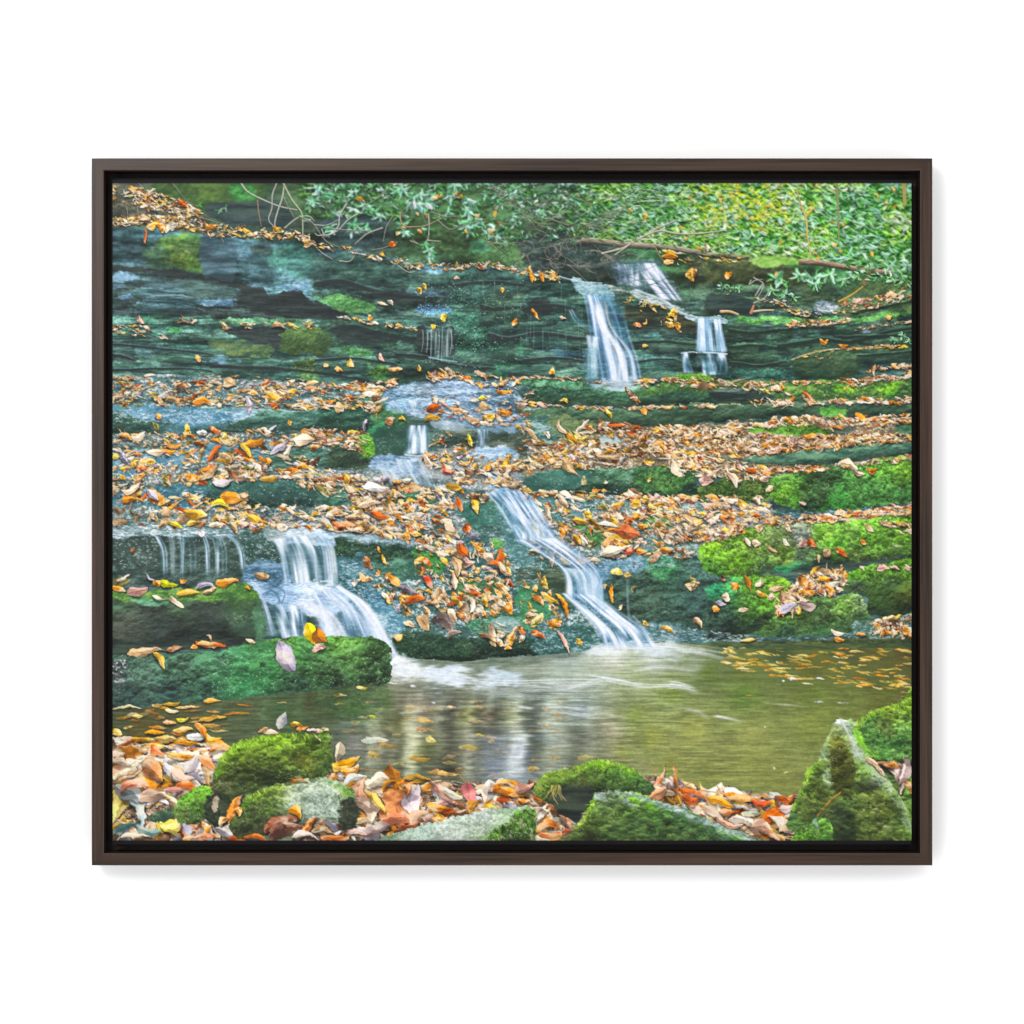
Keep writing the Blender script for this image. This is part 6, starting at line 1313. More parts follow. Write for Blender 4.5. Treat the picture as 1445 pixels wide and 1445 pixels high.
         (795, 750, 12, 12, 0, 'orange'), (815, 762, 18, 9, 50, 'gold'), (885, 751, 40, 16, 5, (196, 104, 60)), (907, 743, 14, 8, 0, 'orange'), (866, 735, 18, 9, 50, 'gold'), (858, 740, 30, 6, 10, 'cream'), (888, 777, 16, 10, 0, 'red'), (868, 778, 34, 15, -20, 'cream'), (905, 778, 14, 9, 0, 'orange'), (940, 776, 16, 9, 10, 'orange'), (871, 808, 17, 12, 10, 'yellow'), (886, 811, 9, 7, 0, 'gold'), (853, 828, 7, 10, 90, 'gold'), (864, 838, 26, 7, 85, 'orange'), (756, 831, 8, 10, 0, 'gold'), (776, 845, 28, 8, 35, 'gold'), (795, 855, 38, 9, 60, 'orange'), (786, 879, 15, 12, 0, 'orange'), (749, 869, 13, 10, 0, 'tan'), (760, 895, 20, 9, 30, 'rust'), (795, 905, 34, 8, 60, 'pink'), (818, 906, 11, 7, 60, 'gold'), (736, 890, 16, 14, 60, 'rust'), (977, 826, 20, 11, -10, 'tan'), (985, 878, 17, 9, 50, 'tan'), (1011, 861, 9, 17, 0, 'orange'), (942, 888, 20, 7, 25, 'gold'), (976, 822, 0.1, 0.1, 0, 'tan'), (979, 825, 0.1, .1, 0, 'tan'), (978, 826, .1, .1, 0, 'tan'), (912, 880, 10, 6, 30, 'gold'), (895, 832, 10, 6, -60, 'olive'), (980, 824, .1, .1, 0, 'tan'), (978, 822, 7, 22, 0, 'olive'), (876, 857, 10, 4, -60, 'peach'),
         (1055, 765, 14, 9, 60, 'peach'), (1068, 767, 12, 9, 20, 'peach'), (1090, 776, 16, 5, 35, 'tan'), (1110, 766, 11, 6, 50, 'cream'), (1113, 745, 14, 7, 60, 'peach'), (1127, 749, .1, .1, 0, 'tan'), (1135, 768, 16, 9, -20, 'pink'), (1146, 767, 16, 8, 40, 'rust'), (1167, 781, 13, 15, 20, 'tan'), (1188, 780, 20, 8, 40, 'rust'), (1156, 787, 4, 11, 0, 'tan'), (1227, 746, 16, 6, 40, 'tan'), (1219, 765, 9, 7, 50, 'orange'), (1073, 745, 13, 9, -60, 'tan'), (1246, 802, 16, 9, -10, 'pink'), (1262, 802, 14, 5, 10, 'pink'), (1217, 802, 10, 4, 50, 'peach'), (1282, 800, 12, 6, 10, 'pink'), (1037, 826, 12, 10, 20, 'orange'), (1055, 822, 22, 9, 70, 'orange'), (1072, 823, 15, 8, -60, 'peach'), (1075, 839, 16, 9, 15, 'gold'), (1089, 843, 8, 14, 0, 'peach'), (1095, 830, 20, 8, -10, 'tan'), (1025, 845, 12, 16, 30, 'peach'), (1018, 852, 14, 7, 10, 'lilac'), (1049, 861, 14, 6, -15, 'peach'), (1101, 867, 9, 7, 0, 'rust'), (1021, 817, 9, 6, 60, 'brown'), (1182, 894, 18, 7, 20, 'peach'), (1184, 903, 14, 6, 10, 'orange'), (1216, 896, 14, 7, 0, 'orange'), (1057, 904, 22, 6, 0, 'gold'), (1262, 872, 18, 7, -20, 'gold'), (1278, 892, 12, 10, 60, 'orange'), (1112, 858, 26, 10, -30, 'lilac'), (1140, 855, 24, 12, 10, (130, 110, 104)), (1170, 832, 16, 9, 50, 'orange')]
    for x, y, ln, wd, a, c in H:
        if ln < 1:
            continue
        c = PAL[c] if isinstance(c, str) else c
        if 470 < x < 740 and 735 < y < 930:
            ln, wd = ln * .8, wd * .74
        leaf(x, y, ln * 1.08, wd * 1.05, math.radians(a), tuple(np.array(c) * rng.uniform(.94, 1.06)), bend=rng.normal(0, .3), fold=rng.uniform(.1, .3), shadow=.5, vein=.3, curl=rng.normal(0, .8))
    # fine sparkle: wet grains among the leaves
    for (x0, x1, y0, y1, n) in ((160, 444, 540, 740, 420), (444, 740, 560, 760, 380), (735, 900, 620, 780, 220), (470, 800, 760, 900, 420), (860, 1060, 700, 790, 160), (800, 1289, 320, 350, 60), (600, 740, 395, 520, 160), (160, 400, 750, 800, 160)):
        for _ in range(n):
            leaf(rng.uniform(x0, x1), rng.uniform(y0, y1), rng.uniform(1.5, 3.2), 1.3, rng.normal(0, .6), (208, 224, 234), op=rng.uniform(.15, .7), shadow=0, vein=0)


def spray(x, y, n, ln, ang, col, span=2.6, op=1.0):
    """one whorl of long evergreen leaves"""
    for k in range(n):
        a = ang + (k / max(n - 1, 1) - .5) * span + rng.normal(0, .15)
        l2 = ln * rng.uniform(.7, 1.15)
        c = np.array(col) * rng.uniform(.72, 1.25)
        if rng.random() < .22:
            c = np.array((176, 230, 204)) * rng.uniform(.8, 1.08)
        leaf(x + .5 * l2 * math.cos(a), y + .5 * l2 * math.sin(a) * .8, l2, ln * rng.uniform(.2, .34), a * 1.0, tuple(np.clip(c, 0, 250)), bend=rng.normal(0, .5), fold=rng.uniform(.05, .4), shadow=.4, vein=.12, op=op, sh=(.5, 1.4), mott=.25)


def paint_bushes():
    # bright thicket on the right
    lim = ([800, 870, 930, 1000, 1060, 1100, 1140, 1200, 1250, 1292], [330, 340, 346, 352, 358, 352, 364, 374, 384, 398])
    m = sstep(800, 880, XX) * (1 - sstep(-8, 8, YY - np.interp(XX[0], *lim)[None, :]))
    put((slice(0, PH), slice(0, PW)), ramp(uni2(.7 * fbm(40, 26, 4) + .5 * fbm(9, 7, 3)), [(28, 64, 38), (58, 114, 58), (100, 160, 82)]), m * .85)
    cl = uni2(fbm(34, 22, 3))
    cy = uni2(fbm(70, 40, 3))
    glow = np.exp(-((XX - 1060) / 90) ** 2 - ((YY - 275) / 45) ** 2)
    IMG[:] = IMG + (C(150, 190, 84) - IMG) * (glow * .55 * m)[..., None]
    for lay in range(4):
        for _ in range((1900, 2200, 2200, 1700)[lay]):
            x = rng.uniform(800, 1292)
            bt = np.interp(x, *lim)
            y = 254 + (bt - 250) * rng.random()
            if x < 880 and rng.random() < (880 - x) / 80:
                continue
            j, i = int(np.clip(y - PY0, 0, PH - 1)), int(np.clip(x - PX0, 0, PW - 1))
            if max(cl[j, i], .34) < rng.random() * (.1, .3, .5, .66)[lay]:
                continue
            g = np.array([(54, 118, 46), (104, 180, 62), (152, 216, 92), (196, 240, 170)][lay], float)
            g = g * np.interp(x, [800, 960, 1040, 1290], [.82, 1, 1.08, 1.02])
            g = g * np.interp(cy[j, i], [0, .5, 1], [.8, 1, 1.15])
            if 990 < x < 1120 and y < 325 and rng.random() < .4:
                g = np.minimum(g * np.array((1.6, 1.3, .6)), 245)
            elif cy[j, i] < .4:
                g = g * np.array((.86, .98, 1.2))
            if lay == 3 and rng.random() < .5:
                g = np.array((182, 240, 184))
            ln = rng.uniform(6.5, 12.5) * (1 + .25 * np.clip((x - 1000) / 280, 0, 1))
            leaf(x, y, ln, ln * rng.uniform(.2, .34), rng.normal(.25, .6) + (math.pi if rng.random() < .5 else 0), tuple(np.clip(g * rng.uniform(.7, 1.18), 0, 250)), bend=rng.normal(0, .4), fold=rng.uniform(.05, .4), shadow=.34, vein=0, mott=0, sh=(.4, 1.4))
    for _ in range(46):
        x, y = rng.uniform(1000, 1090), rng.uniform(258, 310)
        leaf(x, y, rng.uniform(7, 13), rng.uniform(5, 8), rng.uniform(0, 3), (172, 216, 66) if rng.random() < .7 else (226, 214, 80), shadow=.2, op=.85)
    for _ in range(40):
        x, y = rng.uniform(880, 1285), rng.uniform(260, 400)
        leaf(x, y, rng.uniform(6, 9), rng.uniform(3, 5), rng.uniform(0, 3), (226, 168, 60), shadow=.3)
    # low sprays over the mossy boulder and down the right bank
    for x, y, n, l in ((1128, 388, 6, 15), (1148, 392, 7, 16), (1170, 388, 7, 15), (1095, 392, 5, 17), (1110, 415, 5, 13), (1030, 406, 6, 8), (1020, 404, 6, 8), (1042, 408, 5, 8), (1090, 410, 5, 12), (1205, 384, 6, 14), (1240, 388, 6, 14), (1268, 392, 6, 15), (1274, 474, 6, 8), (1262, 480, 6, 8), (1282, 482, 5, 8), (1150, 400, 5, 14), (1228, 378, 6, 13), (1190, 396, 6, 12), (1255, 376, 7, 14), (1282, 376, 7, 14), (1104, 400, 4, 13), (1120, 420, 4, 10)):
        spray(x, y, n, l, rng.uniform(1, 2.2), (96, 176, 92), 4.2)
        spray(x, y, n - 2, l, rng.uniform(.5, 2.6), (150, 204, 164), 4.2)
    # darker, sparser branches on the left and middle
    cm = uni2(fbm(36, 20, 3))
    for lay in range(3):
        for _ in range((520, 560, 420)[lay]):
            x = rng.uniform(425, 810); y = 254 + rng.random() ** 1.35 * np.interp(x, [425, 470, 560, 680, 810], [60, 50, 56, 84, 70])
            j, i = int(np.clip(y - PY0, 0, PH - 1)), int(np.clip(x - PX0, 0, PW - 1))
            if cm[j, i] < .25 + rng.random() * .5:
                continue
            g = np.array([(44, 84, 44), (76, 132, 62), (120, 180, 120)][lay], float)
            if lay == 2 and rng.random() < .45:
                g = np.array((196, 230, 220))
            ln = rng.uniform(7, 14)
            leaf(x, y, ln, ln * rng.uniform(.22, .36), rng.normal(.3, .65) + (math.pi if rng.random() < .5 else 0), tuple(np.clip(g * rng.uniform(.7, 1.15), 0, 250)), bend=rng.normal(0, .4), fold=rng.uniform(.05, .4), shadow=.38, vein=0, mott=.2, sh=(.4, 1.4))
    for _ in range(70):
        x = rng.uniform(425, 740); y = 256 + rng.random() ** 1.5 * 74
        if 470 < x < 560 and y > 300:
            continue
        spray(x, y, rng.integers(4, 7), rng.uniform(8, 14), rng.uniform(.2, 2.9), np.array(((66, 128, 72), (92, 156, 108), (52, 104, 58), (120, 190, 150))[rng.integers(4)]), 3.4)
    for x, y, l in ((586, 288, 17), (598, 290, 17), (606, 286, 15), (612, 280, 16), (590, 276, 14), (630, 272, 14), (662, 296, 15), (670, 288, 14), (468, 320, 13), (500, 318, 14), (515, 322, 13), (530, 300, 13), (520, 296, 13), (450, 272, 13), (600, 346, 12), (608, 362, 12), (574, 328, 12), (690, 330, 12), (660, 312, 12), (500, 262, 13), (560, 270, 15), (480, 258, 13), (700, 264, 13), (720, 274, 13), (640, 262, 14), (440, 285, 12)):
        spray(x, y, 6, l, rng.uniform(.3, 2.4), (96, 168, 116), 4.4)
        spray(x + rng.normal(0, 5), y + rng.normal(0, 4), 4, l, rng.uniform(.3, 2.4), (160, 214, 186), 3.4)
    for x, y, n in ((310, 298, 4), (281, 290, 4), (318, 294, 3)):
        spray(x, y, n, 7, 1.2, (110, 190, 90), 4)
    for q in ((585, 289, 16, 7, 1.5, (190, 214, 226)), (594, 297, 12, 7, 1.3, (140, 190, 190)), (614, 281, 13, 8, -.3, (176, 214, 190)), (660, 299, 16, 5, 1.9, (110, 180, 150)), (448, 272, 13, 7, -.5, (150, 200, 190)), (606, 292, 14, 7, .7, (190, 216, 216)), (700, 293, 10, 6, 1.1, (190, 196, 150)), (666, 285, 16, 7, .2, (186, 220, 214)), (438, 266, 22, 3, 0, (160, 210, 190)), (430, 275, 20, 4, -.2, (110, 160, 60))):
        leaf(*q)
    for _ in range(13):
        x, y = rng.uniform(560, 733), rng.uniform(262, 330)
        leaf(x, y, rng.uniform(6, 10), 4.5, rng.uniform(0, 3), (222, 158, 64), shadow=.3)
    for _ in range(120):
        x, y = rng.uniform(700, 850), 256 + 90 * rng.random() ** 1.3
        spray(x, y, 4, rng.uniform(6, 10), rng.uniform(.6, 2.5), np.array(((70, 128, 84), (110, 176, 130), (56, 100, 70))[rng.integers(3)]), 3)


def soften(y1, r, k):
    m = (1 - sstep(y1 - 40, y1, YY)) * k
    d = blur(IMG, r)
    IMG[:] = IMG + (d - IMG) * m[..., None]


def paint_twigs():
    pale, grey, brown = (170, 168, 156), (132, 128, 118), (104, 92, 82)
    T = [([(341, 259), (350, 270), (372, 284), (395, 291), (420, 297)], 3.2, pale), ([(401, 259), (399, 280), (392, 297), (388, 315), (390, 326)], 3.2, pale), ([(391, 260), (384, 275), (383, 295), (380, 310), (386, 318), (402, 326)], 2.4, pale), ([(401, 260), (413, 280), (424, 300), (428, 318), (428, 335)], 3.6, (150, 160, 130)), ([(402, 278), (408, 292), (416, 308)], 2, grey), ([(364, 284), (367, 300), (369, 320)], 2.2, (140, 120, 90)), ([(402, 322), (420, 308), (436, 306), (444, 312)], 2.2, pale), ([(424, 306), (440, 316), (460, 340), (480, 350)], 2.2, grey), ([(416, 325), (432, 340), (444, 348)], 2, grey),
         ([(488, 288), (480, 304), (479, 320), (468, 330), (450, 332), (444, 330)], 2.6, pale), ([(504, 302), (492, 312), (478, 326), (462, 334)], 2.4, pale), ([(444, 318), (462, 318), (478, 312)], 1.8, pale), ([(468, 322), (490, 326), (520, 325)], 2, grey), ([(540, 322), (520, 330), (508, 338), (500, 346)], 2.8, (150, 148, 140)), ([(552, 262), (536, 276), (520, 290)], 2.4, (120, 130, 96)), ([(556, 305), (546, 320), (540, 340)], 2, grey), ([(564, 300), (566, 314), (574, 321), (584, 320), (598, 320), (612, 314), (624, 308)], 2.2, (160, 140, 112)), ([(606, 304), (605, 322), (604, 340)], 2.2, pale), ([(604, 340), (622, 341)], 2, pale), ([(620, 312), (636, 324), (650, 318), (690, 309)], 1.8, grey), ([(560, 344), (540, 350), (524, 354)], 2, grey), ([(610, 300), (630, 306), (648, 306)], 1.8, grey), ([(456, 325), (458, 335)], 2, pale), ([(436, 340), (455, 356), (470, 366)], 1.8, pale), ([(480, 367), (495, 368), (505, 355)], 1.8, pale), ([(556, 372), (575, 384), (588, 384)], 1.6, pale), ([(592, 390), (615, 392)], 1.5, grey), ([(160, 262), (180, 272), (196, 280)], 1, grey), ([(196, 259), (204, 268), (212, 280)], 1.8, grey), ([(245, 260), (254, 270), (262, 282)], 1.6, grey), ([(265, 314), (280, 324), (292, 331)], 3, (150, 130, 104)), ([(252, 310), (264, 320)], 2, (150, 130, 104)), ([(310, 332), (317, 342)], 2.4, (140, 120, 96)), ([(210, 446), (211, 466)], 2, (120, 130, 110)), ([(179, 292), (180, 304)], 2, grey), ([(195, 292), (196, 308)], 2, grey), ([(258, 300), (260, 312)], 2.4, grey), ([(280, 306), (300, 312), (322, 318)], 1.4, grey), ([(575, 310), (566, 300), (580, 290)], 1.4, grey), ([(596, 300), (600, 314)], 1.4, grey), ([(580, 340), (590, 345), (582, 338)], 1.4, pale), ([(690, 268), (730, 256)], 2, grey), ([(700, 280), (735, 264)], 1.8, grey)]
    for p, w, c in T:
        p = [(a + rng.normal(0, .8), b + rng.normal(0, .8)) for a, b in p]
        stroke([(a, b + .8) for a, b in p], w * .8 + .5, (30, 40, 36), .45, .3, shade=0)
        stroke(p, w * .72, c, .92, .45)
    # tangle of dead twigs in the middle
    for _ in range(150):
        x, y = rng.uniform(700, 880), rng.uniform(270, 382)
        a = rng.uniform(-.9, .9) + (math.pi if rng.random() < .5 else 0)
        l = rng.uniform(14, 46)
        k = rng.normal(0, .25)
        p = [(x, y), (x + .5 * l * math.cos(a), y + .5 * l * math.sin(a)), (x + l * math.cos(a + k), y + l * math.sin(a + k))]
        c = np.array(((70, 66, 62), (106, 98, 92), (138, 130, 122), (40, 46, 44))[rng.integers(4)])
        stroke(p, rng.uniform(.9, 1.8), tuple(c), rng.uniform(.4, .9), .5)
    for _ in range(70):
        x, y = rng.uniform(850, 1060), rng.uniform(258, 350)
        a = rng.uniform(-.7, .7) + (math.pi if rng.random() < .5 else 0); l = rng.uniform(16, 50)
        p = [(x, y), (x + .5 * l * math.cos(a), y + .5 * l * math.sin(a) + rng.normal(0, 2)), (x + l * math.cos(a), y + l * math.sin(a))]
        stroke(p, rng.uniform(.8, 1.6), ((166, 160, 146), (104, 112, 92), (206, 206, 190))[rng.integers(3)], rng.uniform(.4, .8), .5)
    for _ in range(26):
        x, y = rng.uniform(730, 860), rng.uniform(340, 385)
        r = rng.uniform(5, 13)
        p = [(x + r * math.cos(t), y + r * .9 * math.sin(t)) for t in np.linspace(rng.uniform(0, 6), rng.uniform(0, 6) + 2.4, 6)]
        stroke(p, 1.2, (128, 118, 110), .6, .4)
    # the fallen log
    def log(p, w, c):
        stroke([(a, b + 2.5) for a, b in p], w, (38, 44, 36), .7, .2, shade=0)
        stroke(p, w, c, 1, .15, shade=.5)
        q = smooth(p, 14)
        for _ in range(60):
            k = rng.integers(0, len(q) - 6)
            d = rng.uniform(-.4, .3) * w
            stroke([(a, b + d) for a, b in q[k:k + 5]], 1, tuple(np.array(c) * rng.choice([.6, 1.35])), .5, .4)
    log([(824, 339), (850, 341), (880, 345), (925, 348), (960, 352), (1000, 359), (1024, 362)], 7.2, (118, 112, 98))
    log([(1000, 360), (1030, 361), (1056, 363)], 5, (112, 112, 88))
    log([(1130, 369), (1160, 371), (1190, 376), (1220, 381), (1258, 385)], 6.4, (128, 108, 92))
    for p, w, c in (([(850, 358), (880, 350), (900, 338), (925, 324), (955, 311)], 2.2, (178, 170, 150)), ([(900, 338), (930, 326), (955, 330), (985, 330), (1020, 326)], 2.4, (170, 162, 146)), ([(868, 360), (888, 346), (892, 340)], 1.6, (170, 160, 150)), ([(925, 345), (928, 356), (936, 368)], 1.6, (150, 120, 90)), ([(1131, 290), (1138, 310), (1140, 335), (1145, 366)], 2.6, (190, 170, 100)), ([(1125, 270), (1131, 290)], 2, (170, 150, 90)), ([(1181, 260), (1183, 300), (1184, 340)], 3.2, (120, 124, 84)), ([(1276, 256), (1277, 290)], 7, (150, 140, 84)), ([(1020, 268), (1040, 270)], 1.6, grey), ([(1064, 392), (1078, 402), (1070, 420)], 1.4, pale), ([(1076, 402), (1066, 418)], 1.8, pale), ([(1064, 428), (1080, 420), (1086, 408)], 1.6, pale), ([(1060, 396), (1058, 402), (1066, 396), (1076, 395)], 1.4, pale), ([(1062, 440), (1080, 438), (1092, 438)], 2.6, (200, 180, 150)), ([(1018, 440), (1030, 440), (1042, 444)], 4, (190, 160, 120)), ([(1184, 426), (1200, 418), (1222, 402)], 3, (176, 140, 70)), ([(1060, 442), (1064, 432)], 4, (176, 120, 90)), ([(1220, 402), (1224, 390), (1232, 380)], 5, (110, 92, 66))):
        stroke([(a, b + .8) for a, b in p], w + .5, (34, 44, 34), .4, .3, shade=0)
        stroke(p, w, c, .92, .35, shade=.35)

    for _ in range(70):
        x = rng.uniform(1190, 1290); y = np.interp(x, [1150, 1290], [376, 396]) + rng.normal(0, 9)
        leaf(x, y, rng.uniform(7, 12), rng.uniform(2, 3.4), rng.normal(.3, .7), tuple(np.array(((70, 130, 66), (110, 176, 100), (176, 222, 180), (44, 92, 50))[rng.integers(4)]) * rng.uniform(.8, 1.1)), shadow=.35, vein=0, mott=.2)
    for _ in range(36):
        x = rng.uniform(820, 1050); y = np.interp(x, [820, 1050], [336, 360]) + rng.normal(0, 9)
        leaf(x, y, rng.uniform(5, 9), rng.uniform(1.6, 2.8), rng.normal(.3, .7), tuple(np.array(((60, 104, 58), (100, 150, 90), (44, 76, 46))[rng.integers(3)]) * rng.uniform(.8, 1.1)), shadow=.35, vein=0, mott=.2, op=.8)
def fringe(pts, n, ln, cols, ang=1.3, spread=.5, op=.6):
    """moss strands along a line"""
    q = smooth(pts, 10)
    for _ in range(n):
        k = rng.integers(0, len(q))
        x, y = q[k] + rng.normal(0, 1.6, 2)
        a = ang + rng.normal(0, spread); l = ln * rng.uniform(.5, 1.4)
        c = np.array(cols[rng.integers(len(cols))]) * rng.uniform(.75, 1.15)
        stroke([(x, y), (x + .5 * l * math.cos(a), y + .5 * l * math.sin(a)), (x + l * math.cos(a + rng.normal(0, .4)), y + l * math.sin(a))], rng.uniform(1.0, 1.8), tuple(c), op, .5, False, .1)


def mossfill(poly, n, ln, cols, ang=1.4, spread=.8, op=.6):
    """short moss strands strewn inside an outline"""
    sl, m = polymask(poly, 0, .5)
    ys, xs = np.nonzero(m > .5)
    for k in rng.integers(0, len(xs), n):
        x, y = xs[k] + PX0 + sl[1].start, ys[k] + PY0 + sl[0].start
        c = .4 * np.array(cols[rng.integers(len(cols))]) * rng.uniform(.55, 1.25) + .6 * IMG[ys[k] + sl[0].start, xs[k] + sl[1].start] * rng.uniform(.45, 1.65)
        leaf(x, y, ln * rng.uniform(.5, 1.4), rng.uniform(1.2, 2.2), ang + rng.normal(0, spread), tuple(np.clip(c, 0, 250)), bend=rng.normal(0, .8), shadow=.2, vein=0, op=op, sh=(.3, 1))


